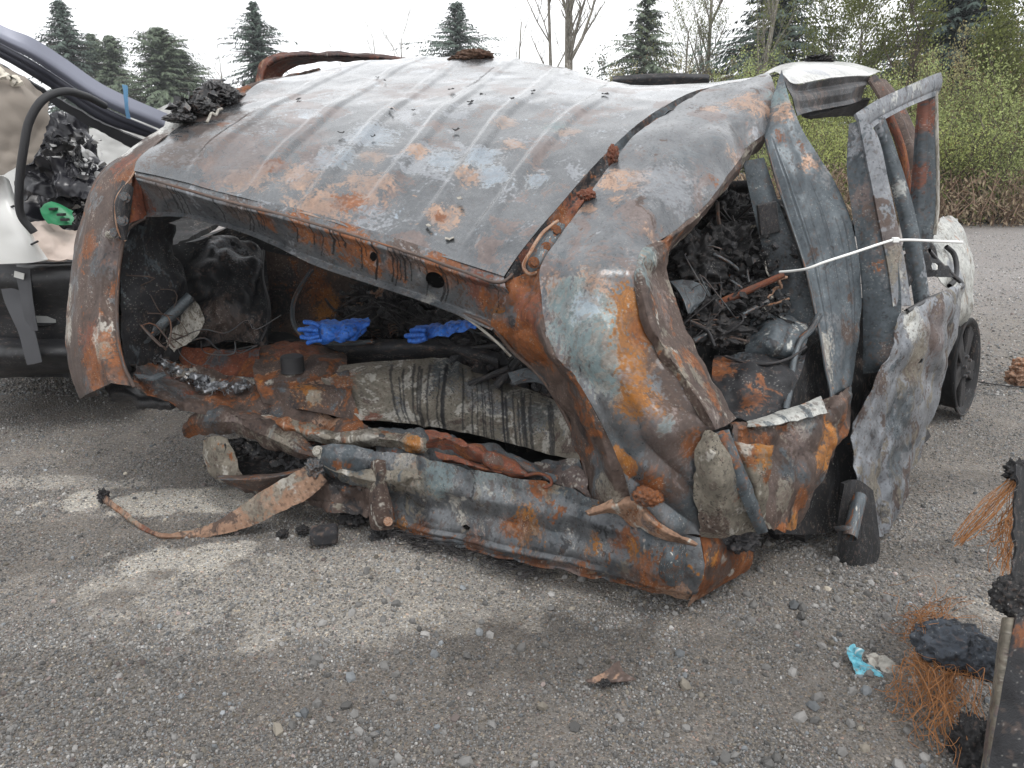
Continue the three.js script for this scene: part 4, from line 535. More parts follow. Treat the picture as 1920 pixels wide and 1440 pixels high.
// pillar between the quarter window and the rear door
panel('centre_pillar', [
  [[0.985,1.454,-3.1],[1,1.502,-3.11],[1.031,1.576,-3.15],[1.073,1.649,-3.22],[1.116,1.704,-3.3]],
  [[0.987,1.433,-3.02],[0.993,1.44,-2.98],[1.023,1.463,-2.98],[1.063,1.495,-3.02],[1.112,1.534,-3.1]],
  [[1.002,1.31,-2.94],[1.012,1.325,-2.88],[1.051,1.344,-2.86],[1.112,1.359,-2.89],[1.19,1.374,-2.98]],
  [[1.044,1.156,-2.86],[1.052,1.175,-2.8],[1.093,1.196,-2.77],[1.166,1.21,-2.8],[1.271,1.219,-2.9]],
  [[1.091,0.988,-2.77],[1.097,1.011,-2.71],[1.137,1.034,-2.68],[1.205,1.049,-2.71],[1.31,1.054,-2.83]],
  [[1.115,0.834,-2.68],[1.124,0.857,-2.63],[1.159,0.878,-2.61],[1.225,0.884,-2.65],[1.33,0.873,-2.77]],
  [[1.124,0.73,-2.61],[1.134,0.75,-2.565],[1.172,0.763,-2.56],[1.237,0.758,-2.61],[1.311,0.74,-2.7]],
  [[1.128,0.645,-2.555],[1.139,0.66,-2.52],[1.172,0.667,-2.52],[1.226,0.657,-2.57],[1.287,0.638,-2.65]],
  [[1.137,0.552,-2.5],[1.146,0.568,-2.47],[1.167,0.576,-2.47],[1.208,0.572,-2.52],[1.255,0.569,-2.59]],
], W0, { seed: 8, base: 'slate', calm: 0.7, gloss: 0.36, layers: [['steel', 0.4, 5], ['dark', 0.2, 6], ['brown', 0.14, 6]], streaks: (() => { const R = rng(31), a = []; for (let i = 0; i < 8; i++) a.push({ u: 0.34 + 0.6 * R(), v0: 0.25 + 0.2 * R(), v1: 0.5 + 0.35 * R(), w: 0.006 + 0.008 * R(), slope: (R() - 0.5) * 0.2, a: 0.6, kind: 'dark' }); return a; })(), stains: [
  ['slate', [1.069,1.36,-2.86], 0.08], ['dark', [1.073,1.322,-2.86], 0.06, 0.8], ['tan', [1.153,1.378,-2.93], 0.05], ['rust', [1.125,1.436,-2.98], 0.03], ['rust', [1.118,1.248,-2.8], 0.04], ['rust', [1.14,1.173,-2.78], 0.035], ['rust', [1.144,1.118,-2.75], 0.03], ['rust', [1.124,1.047,-2.7], 0.03], ['tan', [1.075,1.556,-3.08], 0.06], ['rust', [1.045,1.475,-3], 0.04, 0.7], ['teal', [1.071,1.622,-3.18], 0.05, 0.7], ['ash', [1.139,0.741,-2.57], 0.06, 0.8], ['ash', [1.154,0.653,-2.53], 0.05, 0.8], ['ochre', [1.153,0.605,-2.49], 0.03], ['brown', [1.263,0.758,-2.66], 0.05],
] }, { res: 0.009, dent: 0.004, freq: 5, seed: 12, flat: 0.8, bump: 0.0006, metal: 0.45, crumple: 0.004, disp: (u, v) => 0.014 * sst(0.24, 0.3, u) * sst(0.1, 0.2, v) - 0.006 * sst(0.8, 0.9, u), texel: 0.0026, roughMap: true });
part('centre_pillar_flange', tube([[0.985,1.433,-3.015],[1.003,1.31,-2.93],[1.044,1.159,-2.85],[1.091,0.991,-2.76],[1.115,0.836,-2.67],[1.124,0.733,-2.6],[1.128,0.648,-2.545],[1.137,0.555,-2.49],[1.117,0.528,-2.47]], 0.006, 6, 70), M.steel, W0);

// below the quarter window: sill and torn wheel arch
panel('lower_quarter_panel', [
  [[0.683,0.601,-2.14],[0.753,0.573,-2.2],[0.839,0.558,-2.27],[0.982,0.556,-2.37],[1.096,0.555,-2.45],[1.157,0.569,-2.48],[1.25,0.573,-2.58]],
  [[0.656,0.616,-2.06],[0.727,0.589,-2.12],[0.812,0.57,-2.19],[0.955,0.562,-2.29],[1.08,0.556,-2.38],[1.149,0.556,-2.43],[1.239,0.549,-2.54]],
  [[0.646,0.593,-2.03],[0.724,0.559,-2.1],[0.812,0.534,-2.17],[0.956,0.521,-2.27],[1.086,0.509,-2.36],[1.16,0.498,-2.42],[1.241,0.478,-2.52]],
  [[0.64,0.553,-2.02],[0.73,0.506,-2.1],[0.815,0.476,-2.16],[0.945,0.461,-2.24],[1.057,0.447,-2.32],[1.13,0.43,-2.38],[1.204,0.414,-2.46]],
  [[0.659,0.483,-2.03],[0.743,0.437,-2.1],[0.811,0.415,-2.14],[0.92,0.402,-2.21],[1.006,0.398,-2.27],[1.064,0.392,-2.32],[1.139,0.368,-2.4]],
  [[0.691,0.412,-2.04],[0.753,0.375,-2.09],[0.811,0.358,-2.12],[0.891,0.345,-2.17],[0.958,0.344,-2.22],[1.006,0.337,-2.26],[1.069,0.318,-2.33]],
  [[0.73,0.34,-2.05],[0.772,0.315,-2.08],[0.81,0.301,-2.1],[0.87,0.284,-2.14],[0.923,0.282,-2.18],[0.967,0.274,-2.22],[1.012,0.26,-2.27]],
  [[0.762,0.285,-2.05],[0.787,0.268,-2.07],[0.815,0.254,-2.09],[0.856,0.226,-2.12],[0.896,0.205,-2.15],[0.928,0.204,-2.18],[0.964,0.202,-2.22]],
], W0, { seed: 9, base: 'brown', gloss: 0.5, layers: [['rust', 0.4, 6], ['slate', 0.3, 6], ['grit', 0.25, 8]], speck: ['dark', 0.1], stains: [['ash', [0.957,0.545,-2.3], 0.06, 0.8], ['slate', [0.994,0.536,-2.3], 0.05, 0.8], ['ash', [0.798,0.57,-2.2], 0.03], ['rust', [0.72,0.541,-2.1], 0.06], ['rust', [0.806,0.493,-2.15], 0.05], ['ochre', [1.098,0.439,-2.35], 0.06], ['rust', [1.181,0.479,-2.45], 0.05], ['ochre', [1.046,0.401,-2.3], 0.05], ['plum', [0.944,0.465,-2.24], 0.06, 0.8], ['slate', [0.884,0.407,-2.2], 0.045], ['slate', [0.946,0.388,-2.22], 0.035], ['grit', [0.875,0.336,-2.15], 0.05], ['rust', [0.95,0.292,-2.2], 0.045], ['ochre', [0.921,0.22,-2.17], 0.03]] }, { res: 0.009, linV: true, dent: 0.006, freq: 6, seed: 13, bump: 0.0016, crumple: 0.022, wrinkle: 0.4, metal: 0.35, texel: 0.0026, rag: 0.012, holes: [[0.02, 0.44, 0.012, 0.04]] });
panel('window_sill_lip', [[[0.747,0.573,-2.2],[0.828,0.575,-2.24],[0.947,0.574,-2.33],[1.071,0.581,-2.42]], [[0.731,0.585,-2.14],[0.807,0.581,-2.18],[0.929,0.573,-2.27],[1.058,0.571,-2.36]], [[0.718,0.593,-2.1],[0.798,0.574,-2.15],[0.926,0.562,-2.24],[1.061,0.551,-2.34]]], W0, { seed: 19, base: 'silver', gloss: 0.4, layers: [['slate', 0.4, 9], ['rust', 0.2, 9]] }, { dent: 0.006, metal: 0.5, rag: 0.006, thick: 0.004 });
panel('wheel_arch_liner', [
  [[0.556,0.628,-1.985],[0.588,0.626,-1.965],[0.636,0.595,-1.985]], [[0.527,0.572,-1.96],[0.571,0.583,-1.91],[0.649,0.546,-1.95]], [[0.523,0.492,-1.955],[0.575,0.509,-1.9],[0.674,0.477,-1.95]], [[0.536,0.413,-1.96],[0.594,0.419,-1.92],[0.71,0.394,-1.97]], [[0.563,0.337,-1.97],[0.631,0.339,-1.95],[0.739,0.33,-2]], [[0.574,0.286,-1.985],[0.66,0.285,-1.98],[0.773,0.279,-2.03]],
], W0, { seed: 10, base: 'grit', gloss: 0.8, layers: [['ash', 0.4, 12], ['brown', 0.15, 6]], speck: ['soot', 0.36], stains: [['slate', [0.649,0.486,-1.95], 0.04, 0.6], ['brown', [0.602,0.334,-1.96], 0.05], ['redrust', [0.645,0.435,-1.95], 0.018]] }, { res: 0.008, dent: 0.004, freq: 9, seed: 14, linV: true, crumple: 0.008, bump: 0.003, blister: true, texel: 0.0022, rag: 0.01 });
panel('torn_arch_flap', [
  [[0.625,0.582,-2.02],[0.68,0.585,-1.985],[0.764,0.572,-2]], [[0.638,0.557,-2],[0.684,0.56,-1.965],[0.758,0.555,-1.985]], [[0.666,0.495,-1.985],[0.698,0.501,-1.955],[0.755,0.49,-1.985]], [[0.702,0.415,-1.99],[0.725,0.414,-1.975],[0.761,0.409,-1.995]], [[0.752,0.296,-2.03],[0.765,0.29,-2.03],[0.781,0.281,-2.04]],
], W0, { seed: 11, base: 'grit', gloss: 0.8, layers: [['brown', 0.3, 9], ['ash', 0.25, 14]], speck: ['soot', 0.22], stains: [['rust', [0.677,0.578,-1.97], 0.05], ['ochre', [0.743,0.565,-1.98], 0.04], ['ash', [0.679,0.58,-1.98], 0.02], ['rust', [0.753,0.487,-1.985], 0.02], ['slate', [0.677,0.472,-1.98], 0.02]] }, { res: 0.007, linU: true, linV: true, dent: 0.004, freq: 12, seed: 15, bump: 0.003, blister: true, rag: 0.008 });
panel('arch_strap', [[[0.579,0.622,-1.975],[0.595,0.63,-1.97],[0.623,0.626,-1.99]], [[0.614,0.552,-1.945],[0.63,0.561,-1.94],[0.654,0.555,-1.96]], [[0.649,0.468,-1.935],[0.668,0.475,-1.93],[0.693,0.469,-1.95]], [[0.695,0.372,-1.955],[0.717,0.377,-1.955],[0.741,0.367,-1.98]], [[0.746,0.285,-2],[0.762,0.288,-2],[0.783,0.281,-2.02]]], W0, { seed: 12, base: 'slate', layers: [['rust', 0.3, 9], ['brown', 0.3, 9]] }, { dent: 0.005, freq: 12 });

// tail panel lying on the gravel
panel('tail_panel', [
  [[-0.778,0.276,-2.66],[-0.63,0.301,-2.6],[-0.495,0.327,-2.53],[-0.367,0.344,-2.47],[-0.244,0.345,-2.39],[-0.11,0.345,-2.32],[0.018,0.344,-2.27],[0.14,0.349,-2.21],[0.238,0.346,-2.13],[0.332,0.33,-2.07],[0.439,0.307,-2.01],[0.567,0.281,-1.98]],
  [[-0.763,0.24,-2.64],[-0.624,0.266,-2.58],[-0.488,0.288,-2.5],[-0.361,0.298,-2.44],[-0.234,0.301,-2.37],[-0.101,0.301,-2.31],[0.027,0.301,-2.26],[0.149,0.307,-2.2],[0.246,0.309,-2.12],[0.341,0.298,-2.06],[0.446,0.281,-2],[0.572,0.262,-1.97]],
  [[-0.747,0.199,-2.63],[-0.609,0.213,-2.57],[-0.481,0.228,-2.49],[-0.355,0.236,-2.43],[-0.225,0.245,-2.35],[-0.1,0.255,-2.28],[0.027,0.257,-2.23],[0.148,0.264,-2.17],[0.25,0.272,-2.09],[0.343,0.268,-2.03],[0.449,0.252,-1.98],[0.575,0.231,-1.96]],
  [[-0.729,0.149,-2.64],[-0.599,0.15,-2.58],[-0.479,0.148,-2.52],[-0.354,0.152,-2.46],[-0.225,0.167,-2.38],[-0.102,0.183,-2.31],[0.027,0.192,-2.24],[0.15,0.196,-2.18],[0.256,0.21,-2.1],[0.348,0.216,-2.03],[0.453,0.211,-1.97],[0.578,0.201,-1.95]],
  [[-0.692,0.103,-2.63],[-0.572,0.101,-2.57],[-0.458,0.096,-2.5],[-0.342,0.097,-2.44],[-0.219,0.116,-2.36],[-0.096,0.133,-2.28],[0.027,0.143,-2.21],[0.149,0.15,-2.15],[0.258,0.166,-2.07],[0.351,0.172,-2.01],[0.457,0.165,-1.96],[0.577,0.167,-1.945]],
  [[-0.645,0.079,-2.6],[-0.541,0.07,-2.55],[-0.436,0.062,-2.48],[-0.33,0.059,-2.42],[-0.213,0.074,-2.34],[-0.092,0.09,-2.26],[0.027,0.098,-2.19],[0.15,0.1,-2.14],[0.263,0.111,-2.07],[0.357,0.118,-2.01],[0.466,0.11,-1.97],[0.566,0.102,-1.96]],
  [[-0.605,0.064,-2.58],[-0.512,0.059,-2.52],[-0.419,0.042,-2.46],[-0.315,0.041,-2.39],[-0.206,0.043,-2.33],[-0.089,0.052,-2.26],[0.033,0.051,-2.2],[0.156,0.05,-2.15],[0.269,0.062,-2.08],[0.366,0.063,-2.03],[0.476,0.048,-2],[0.553,0.043,-1.985]],
], W0, { seed: 13, base: 'steel', gloss: 0.42, layers: [['slate', 0.4, 5], ['ash', 0.16, 9], ['rust', 0.2, 6], ['grit', 0.26, 8], ['dark', 0.28, 8], ['ochre', 0.1, 8]], speck: ['ash', 0.1], stains: [
  ['ochre', [0.045,0.192,-2.22], 0.07], ['rust', [0,0.171,-2.24], 0.05], ['teal', [-0.268,0.287,-2.42], 0.08, 0.7], ['teal', [-0.037,0.312,-2.32], 0.08, 0.6], ['ash', [-0.208,0.206,-2.37], 0.035], ['ash', [-0.385,0.298,-2.44], 0.06, 0.7], ['ash', [-0.171,0.148,-2.36], 0.03], ['grit', [-0.366,0.261,-2.43], 0.08, 0.8], ['rust', [0.098,0.326,-2.25], 0.04], ['ochre', [0.253,0.198,-2.07], 0.03], ['ochre', [0.262,0.231,-2.08], 0.02], ['rust', [0.364,0.24,-2.03], 0.06], ['ochre', [0.38,0.218,-2.02], 0.04], ['rust', [0.412,0.174,-2], 0.05], ['rust', [0.244,0.053,-2.1], 0.07], ['brown', [0.369,0.095,-2.02], 0.09], ['rust', [0.461,0.111,-1.98], 0.07], ['rust', [-0.334,0.051,-2.42], 0.05], ['rust', [-0.482,0.096,-2.5], 0.05], ['rust', [-0.131,0.055,-2.28], 0.05], ['rust', [0.072,0.047,-2.19], 0.06], ['rust', [-0.037,0.048,-2.24], 0.05, 0.8], ['ochre', [-0.428,0.051,-2.46], 0.03], ['dark', [-0.314,0.127,-2.44], 0.06, 0.6], ['dark', [-0.112,0.117,-2.3], 0.06, 0.7], ['dark', [0.071,0.139,-2.19], 0.07, 0.6], ['steel', [-0.055,0.251,-2.28], 0.07], ['plum', [0.177,0.048,-2.14], 0.05], ['rust', [0.342,0.046,-2.05], 0.05], ['tan', [0.513,0.073,-1.98], 0.06],
] }, { res: 0.009, linV: true, dent: 0.005, freq: 5, seed: 16, bump: 0.0014, crumple: 0.013, wrinkle: 0.35, metal: 0.4, texel: 0.0024, roughMap: true, rag: 0.006, holes: [[0.405, 0.66, 0.013, 0.035], [0.365, 0.47, 0.005, 0.02], [0.70, 0.63, 0.004, 0.016]], disp: (u, v) => 0.014 * sst(0.86, 0.9, v) + 0.008 * Math.sin(v * 60) * sst(0.7, 0.8, v) * sst(0.2, 0.3, u) * sst(0.8, 0.7, u) + 0.03 * Math.exp(-Math.pow((u - 0.36) / 0.035, 2) - Math.pow((v - 0.47) / 0.12, 2)) });
panel('rear_sill_end', [
  [[0.565,0.285,-2],[0.625,0.275,-2.03],[0.706,0.244,-2.1],[0.821,0.151,-2.24]], [[0.573,0.262,-1.96],[0.625,0.25,-1.99],[0.705,0.212,-2.07],[0.819,0.117,-2.22]], [[0.577,0.208,-1.945],[0.628,0.201,-1.98],[0.709,0.172,-2.06],[0.811,0.092,-2.2]], [[0.569,0.127,-1.955],[0.627,0.133,-1.99],[0.709,0.111,-2.07],[0.807,0.066,-2.19]], [[0.547,0.039,-1.985],[0.618,0.055,-2.03],[0.706,0.053,-2.1],[0.806,0.039,-2.2]],
], W0, { seed: 14, base: 'rust', gloss: 0.7, layers: [['brown', 0.45, 7], ['ochre', 0.25, 8]], stains: [['ash', [0.649,0.193,-2], 0.022], ['ash', [0.707,0.108,-2.06], 0.022], ['dark', [0.741,0.208,-2.12], 0.04], ['tan', [0.564,0.063,-1.98], 0.04]] }, { res: 0.008, linU: true, linV: true, dent: 0.005, freq: 9, seed: 17, bump: 0.002, rag: 0.006 });
part('sill_lump', lump([0.709,0.238,-2.05], [0.06, 0.035, 0.05], 33, 4, 0.4), M.dark, W0);
panel('torn_flap', [[[0.227,0.331,-2.05],[0.308,0.381,-2.03],[0.375,0.41,-2],[0.403,0.376,-1.97],[0.458,0.33,-1.95],[0.548,0.288,-1.93]], [[0.232,0.334,-2.03],[0.306,0.37,-2.01],[0.368,0.394,-1.98],[0.396,0.366,-1.95],[0.452,0.325,-1.935],[0.543,0.288,-1.925]], [[0.239,0.32,-2.05],[0.32,0.332,-2.04],[0.369,0.296,-2.03],[0.397,0.303,-2],[0.448,0.287,-1.97],[0.545,0.276,-1.94]]], W0, { seed: 15, base: 'tan', layers: [['rust', 0.45, 8], ['ash', 0.3, 9], ['plum', 0.3, 8]], gloss: 0.7 }, { res: 0.007, linV: true, dent: 0.004, freq: 14, seed: 18, rag: 0.008 });
part('crushed_lamp_bowl', lump([0.401,0.425,-1.97], [0.045, 0.03, 0.03], 35, 4, 0.25), M.rust, W0);
panel('sill_bracket', [[[0.459,0.279,-1.94],[0.477,0.294,-1.92],[0.51,0.279,-1.94]], [[0.444,0.235,-1.93],[0.471,0.253,-1.9],[0.513,0.238,-1.93]], [[0.441,0.192,-1.935],[0.474,0.197,-1.91],[0.513,0.192,-1.94]], [[0.468,0.149,-1.945],[0.482,0.148,-1.935],[0.505,0.149,-1.95]]], W0, M.steel, { thick: 0.006, dent: 0.012, freq: 20 });
// boot floor, seen from behind
panel('boot_floor', [
  [[-0.795,0.52,-2.98],[-0.677,0.528,-3],[-0.545,0.536,-3.02],[-0.408,0.546,-3.02],[-0.281,0.55,-3.02],[-0.202,0.534,-2.98],[-0.11,0.505,-2.92],[0,0.483,-2.86],[0.106,0.473,-2.78],[0.198,0.477,-2.64]],
  [[-0.781,0.499,-2.88],[-0.658,0.502,-2.9],[-0.525,0.505,-2.92],[-0.393,0.51,-2.92],[-0.272,0.511,-2.9],[-0.178,0.492,-2.86],[-0.089,0.48,-2.8],[0.01,0.464,-2.74],[0.112,0.457,-2.66],[0.211,0.458,-2.54]],
  [[-0.706,0.45,-2.82],[-0.608,0.452,-2.83],[-0.489,0.453,-2.84],[-0.375,0.452,-2.83],[-0.262,0.449,-2.81],[-0.161,0.44,-2.77],[-0.071,0.436,-2.72],[0.025,0.431,-2.66],[0.123,0.426,-2.58],[0.225,0.435,-2.46]],
  [[-0.644,0.412,-2.76],[-0.553,0.409,-2.77],[-0.459,0.409,-2.77],[-0.356,0.403,-2.76],[-0.249,0.397,-2.74],[-0.15,0.394,-2.7],[-0.057,0.391,-2.65],[0.04,0.388,-2.59],[0.137,0.386,-2.51],[0.236,0.406,-2.4]],
  [[-0.593,0.386,-2.71],[-0.51,0.382,-2.71],[-0.417,0.376,-2.7],[-0.323,0.371,-2.68],[-0.227,0.361,-2.66],[-0.134,0.359,-2.62],[-0.04,0.353,-2.57],[0.055,0.352,-2.51],[0.145,0.353,-2.44],[0.245,0.38,-2.33]],
], W0, { seed: 16, base: 'grit', gloss: 0.45, layers: [['ash', 0.52, 8], ['steel', 0.3, 6], ['brown', 0.2, 8]], speck: ['dark', 0.34], streaks: (() => { const R = rng(17), a = []; for (let i = 0; i < 34; i++) a.push({ u: 0.2 + 0.78 * R(), v0: 0.05 + 0.3 * R(), v1: 1.1, w: 0.005 + 0.006 * R(), slope: -0.05, a: 0.78, kind: 'dark' }); return a; })(), stains: [['rust', [-0.697,0.484,-2.87], 0.07], ['ochre', [-0.765,0.5,-2.93], 0.04], ['slate', [-0.266,0.511,-2.93], 0.1], ['steel', [-0.129,0.478,-2.82], 0.08], ['redrust', [-0.545,0.389,-2.72], 0.035], ['brown', [0.207,0.41,-2.42], 0.05], ['slate', [0.101,0.451,-2.64], 0.08, 0.7], ['dark', [0,0.473,-2.8], 0.06, 0.6]] }, { res: 0.01, linV: true, dent: 0.004, freq: 4, seed: 20, bump: 0.0025, blister: true, disp: (u, v) => 0.0015 * Math.sin(u * 95) * sst(0.3, 0.4, u) + 0.014 * Math.exp(-Math.pow((u - 0.40 + 0.18 * (v - 0.5)) / 0.015, 2)) });
panel('spare_wheel_well', [
  [[-1.118,0.57,-3.16],[-1.032,0.566,-3.22],[-0.919,0.556,-3.24],[-0.802,0.542,-3.2],[-0.729,0.534,-3.14]], [[-1.106,0.549,-3.06],[-0.996,0.549,-3.06],[-0.877,0.549,-3.06],[-0.774,0.537,-3.05],[-0.704,0.527,-3.02]], [[-1.085,0.521,-2.96],[-0.968,0.525,-2.93],[-0.855,0.528,-2.92],[-0.752,0.525,-2.93],[-0.673,0.514,-2.92]], [[-1.054,0.476,-2.88],[-0.934,0.479,-2.83],[-0.821,0.476,-2.81],[-0.717,0.471,-2.8],[-0.641,0.457,-2.8]], [[-1.001,0.418,-2.82],[-0.895,0.414,-2.78],[-0.784,0.403,-2.76],[-0.675,0.384,-2.74],[-0.586,0.377,-2.71]],
], W0, { seed: 17, base: 'brown', gloss: 0.6, layers: [['rust', 0.5, 7], ['ochre', 0.2, 7], ['slate', 0.25, 6], ['tan', 0.2, 9]], stains: [['redrust', [-0.951,0.547,-3.18], 0.12], ['ochre', [-0.822,0.462,-2.8], 0.06], ['slate', [-0.703,0.486,-2.9], 0.06], ['dark', [-0.854,0.431,-2.79], 0.05], ['ash', [-0.912,0.517,-2.91], 0.02, 0.8], ['ash', [-0.993,0.492,-2.88], 0.02, 0.8], ['grit', [-0.788,0.454,-2.79], 0.03]] }, { res: 0.009, linV: true, dent: 0.008, freq: 6, seed: 21, bump: 0.0025, crumple: 0.016, wrinkle: 0.4 });
{ const c = [-0.908,0.56,-2.93], g = new THREE.LatheGeometry([[0, 0.026], [0.044, 0.026], [0.047, 0.022], [0.047, -0.03], [0.05, -0.032], [0.05, -0.04]].map((q) => new THREE.Vector2(...q)), 28); g.translate(...c); part('rubber_cap', g, M.rubber, W0); }
panel('left_boot_sill', [
  [[-1.52,0.622,-2.86],[-1.46,0.579,-2.95],[-1.376,0.537,-3],[-1.267,0.509,-3],[-1.143,0.484,-2.96],[-1.008,0.458,-2.88],[-0.862,0.428,-2.82],[-0.727,0.383,-2.78],[-0.565,0.364,-2.71]],
  [[-1.464,0.596,-2.72],[-1.406,0.538,-2.8],[-1.333,0.483,-2.86],[-1.233,0.444,-2.88],[-1.119,0.423,-2.86],[-0.995,0.4,-2.82],[-0.853,0.377,-2.77],[-0.718,0.347,-2.73],[-0.56,0.339,-2.67]],
  [[-1.403,0.563,-2.61],[-1.348,0.506,-2.68],[-1.282,0.459,-2.73],[-1.202,0.414,-2.78],[-1.103,0.383,-2.79],[-0.98,0.358,-2.76],[-0.842,0.342,-2.72],[-0.711,0.322,-2.69],[-0.555,0.32,-2.64]],
  [[-1.376,0.539,-2.62],[-1.321,0.487,-2.66],[-1.269,0.43,-2.71],[-1.194,0.381,-2.76],[-1.104,0.341,-2.78],[-0.984,0.312,-2.76],[-0.844,0.296,-2.71],[-0.711,0.286,-2.68],[-0.555,0.289,-2.63]],
], W0, { seed: 18, base: 'brown', gloss: 0.6, layers: [['rust', 0.46, 6], ['redrust', 0.3, 7], ['slate', 0.32, 7], ['dark', 0.25, 7]], stains: [['slate', [-1.412,0.524,-2.78], 0.11], ['dark', [-1.407,0.581,-2.7], 0.06], ['slate', [-1.326,0.475,-2.76], 0.06], ['dark', [-0.99,0.382,-2.8], 0.025], ['slate', [-0.94,0.389,-2.78], 0.03], ['rust', [-1.173,0.414,-2.84], 0.07], ['tan', [-0.723,0.374,-2.76], 0.06], ['rust', [-0.63,0.367,-2.72], 0.05], ['ash', [-1.361,0.511,-2.93], 0.06, 0.8], ['ash', [-1.254,0.456,-2.92], 0.05, 0.8]] }, { res: 0.009, linV: true, dent: 0.008, freq: 8, seed: 22, bump: 0.0025, crumple: 0.02, wrinkle: 0.4, rag: 0.012 });
panel('boot_wall_left', [[[-1.434,0.599,-3.05],[-1.343,0.576,-3.1],[-1.213,0.563,-3.12],[-1.096,0.571,-3.12]], [[-1.421,0.552,-3.03],[-1.321,0.534,-3.06],[-1.191,0.525,-3.06],[-1.085,0.535,-3.04]], [[-1.391,0.514,-3],[-1.3,0.489,-3.02],[-1.18,0.481,-3],[-1.083,0.485,-2.97]]], W0, { seed: 20, base: 'redrust', layers: [['rust', 0.4, 7], ['slate', 0.3, 5]], stains: [['slate', [-1.264,0.532,-3.06], 0.05]], gloss: 0.7 }, { dent: 0.02, crumple: 0.012 });
part('melted_aluminium', scraps(260, (R) => { const t = R(), a = [-1.49,0.579,-2.92], b = [-1.318,0.515,-2.88], c = [-1.218,0.469,-2.86], d = [-1.101,0.47,-2.9]; const q = t < 0.35 ? [a, b, t / 0.35] : t < 0.7 ? [b, c, (t - 0.35) / 0.35] : [c, d, (t - 0.7) / 0.3]; return [0, 1, 2].map((i) => mix(q[0][i], q[1][i], q[2]) + (R() - 0.5) * (i === 1 ? 0.03 : 0.06)); }, 0.03, 81), M.alu, W0).userData.kind = 'stuff';
panel('folded_plate', [[[-1.424,0.587,-2.66],[-1.358,0.583,-2.66],[-1.33,0.581,-2.7]], [[-1.391,0.577,-2.63],[-1.33,0.576,-2.62],[-1.304,0.581,-2.66]]], W0, M.slate, { thick: 0.006, dent: 0.002 });

// crushed bumper and loose strip
panel('bumper_beam', [
  [[-1.323,0.337,-2.84],[-1.283,0.375,-2.84],[-1.206,0.405,-2.82],[-1.108,0.414,-2.78],[-1.012,0.397,-2.74],[-0.894,0.367,-2.69],[-0.794,0.32,-2.65],[-0.737,0.293,-2.62]],
  [[-1.329,0.347,-2.79],[-1.275,0.383,-2.78],[-1.183,0.407,-2.75],[-1.088,0.413,-2.71],[-0.993,0.392,-2.67],[-0.882,0.363,-2.62],[-0.788,0.323,-2.59],[-0.735,0.297,-2.58]],
  [[-1.331,0.314,-2.78],[-1.275,0.349,-2.76],[-1.184,0.374,-2.73],[-1.088,0.38,-2.69],[-0.994,0.365,-2.65],[-0.887,0.336,-2.6],[-0.796,0.305,-2.57],[-0.741,0.288,-2.57]],
  [[-1.324,0.269,-2.8],[-1.278,0.287,-2.79],[-1.203,0.309,-2.77],[-1.113,0.32,-2.74],[-1.024,0.314,-2.7],[-0.923,0.285,-2.65],[-0.83,0.262,-2.62],[-0.762,0.257,-2.61]],
], W0, { seed: 21, base: 'brown', gloss: 0.6, layers: [['rust', 0.35, 7], ['grit', 0.35, 7], ['slate', 0.3, 8]], stains: [['rust', [-1.293,0.309,-2.78], 0.06], ['plum', [-1.083,0.385,-2.7], 0.05], ['slate', [-1.191,0.393,-2.74], 0.05], ['grit', [-0.89,0.347,-2.6], 0.08]] }, { res: 0.007, linV: true, dent: 0.004, freq: 10, seed: 23, bump: 0.0014, crumple: 0.016, wrinkle: 0.3, metal: 0.4, rag: 0.01 });
panel('bumper_skin_fold', [[[-1.071,0.403,-2.76],[-0.925,0.392,-2.73],[-0.792,0.374,-2.7],[-0.659,0.361,-2.66],[-0.527,0.381,-2.62],[-0.399,0.387,-2.57],[-0.313,0.386,-2.52]], [[-1.047,0.392,-2.73],[-0.907,0.38,-2.68],[-0.781,0.356,-2.65],[-0.649,0.345,-2.61],[-0.519,0.37,-2.57],[-0.394,0.369,-2.53],[-0.307,0.361,-2.49]], [[-1.044,0.358,-2.76],[-0.919,0.337,-2.72],[-0.788,0.313,-2.68],[-0.659,0.307,-2.64],[-0.527,0.323,-2.6],[-0.403,0.323,-2.55],[-0.316,0.322,-2.52]]], W0, { seed: 22, base: 'grit', gloss: 0.5, layers: [['ash', 0.5, 9], ['rust', 0.3, 7], ['brown', 0.25, 7]], stains: [['rust', [-0.916,0.385,-2.7], 0.06], ['ash', [-0.541,0.371,-2.58], 0.06], ['ochre', [-0.363,0.359,-2.52], 0.04]] }, { res: 0.007, linV: true, dent: 0.004, freq: 11, seed: 24, crumple: 0.016, wrinkle: 0.3, rag: 0.012, metal: 0.4, holes: [[0.71, 0.35, 0.018, 0.1]] });
panel('bumper_bracket', [[[-1.254,0.272,-2.78],[-1.187,0.307,-2.74],[-1.139,0.298,-2.74]], [[-1.251,0.206,-2.76],[-1.171,0.241,-2.71],[-1.098,0.25,-2.7]], [[-1.245,0.147,-2.75],[-1.162,0.158,-2.7],[-1.081,0.185,-2.69]], [[-1.211,0.116,-2.74],[-1.135,0.12,-2.7],[-1.064,0.144,-2.69]]], W0, { seed: 23, base: 'grit', layers: [['rust', 0.25, 8], ['ash', 0.4, 9], ['brown', 0.4, 8]], gloss: 0.7 }, { linU: true, linV: true, dent: 0.004, freq: 12, rag: 0.01, crumple: 0.012 });
panel('bumper_lower_lip', [[[-1.178,0.151,-2.7],[-1.055,0.167,-2.67],[-0.914,0.194,-2.63],[-0.782,0.235,-2.6]], [[-1.154,0.158,-2.66],[-1.033,0.176,-2.62],[-0.893,0.208,-2.58],[-0.767,0.244,-2.56]], [[-1.127,0.12,-2.68],[-1.037,0.111,-2.66],[-0.94,0.14,-2.63],[-0.802,0.195,-2.6]]], W0, M.brown, { linV: true, dent: 0.004, rag: 0.006 });
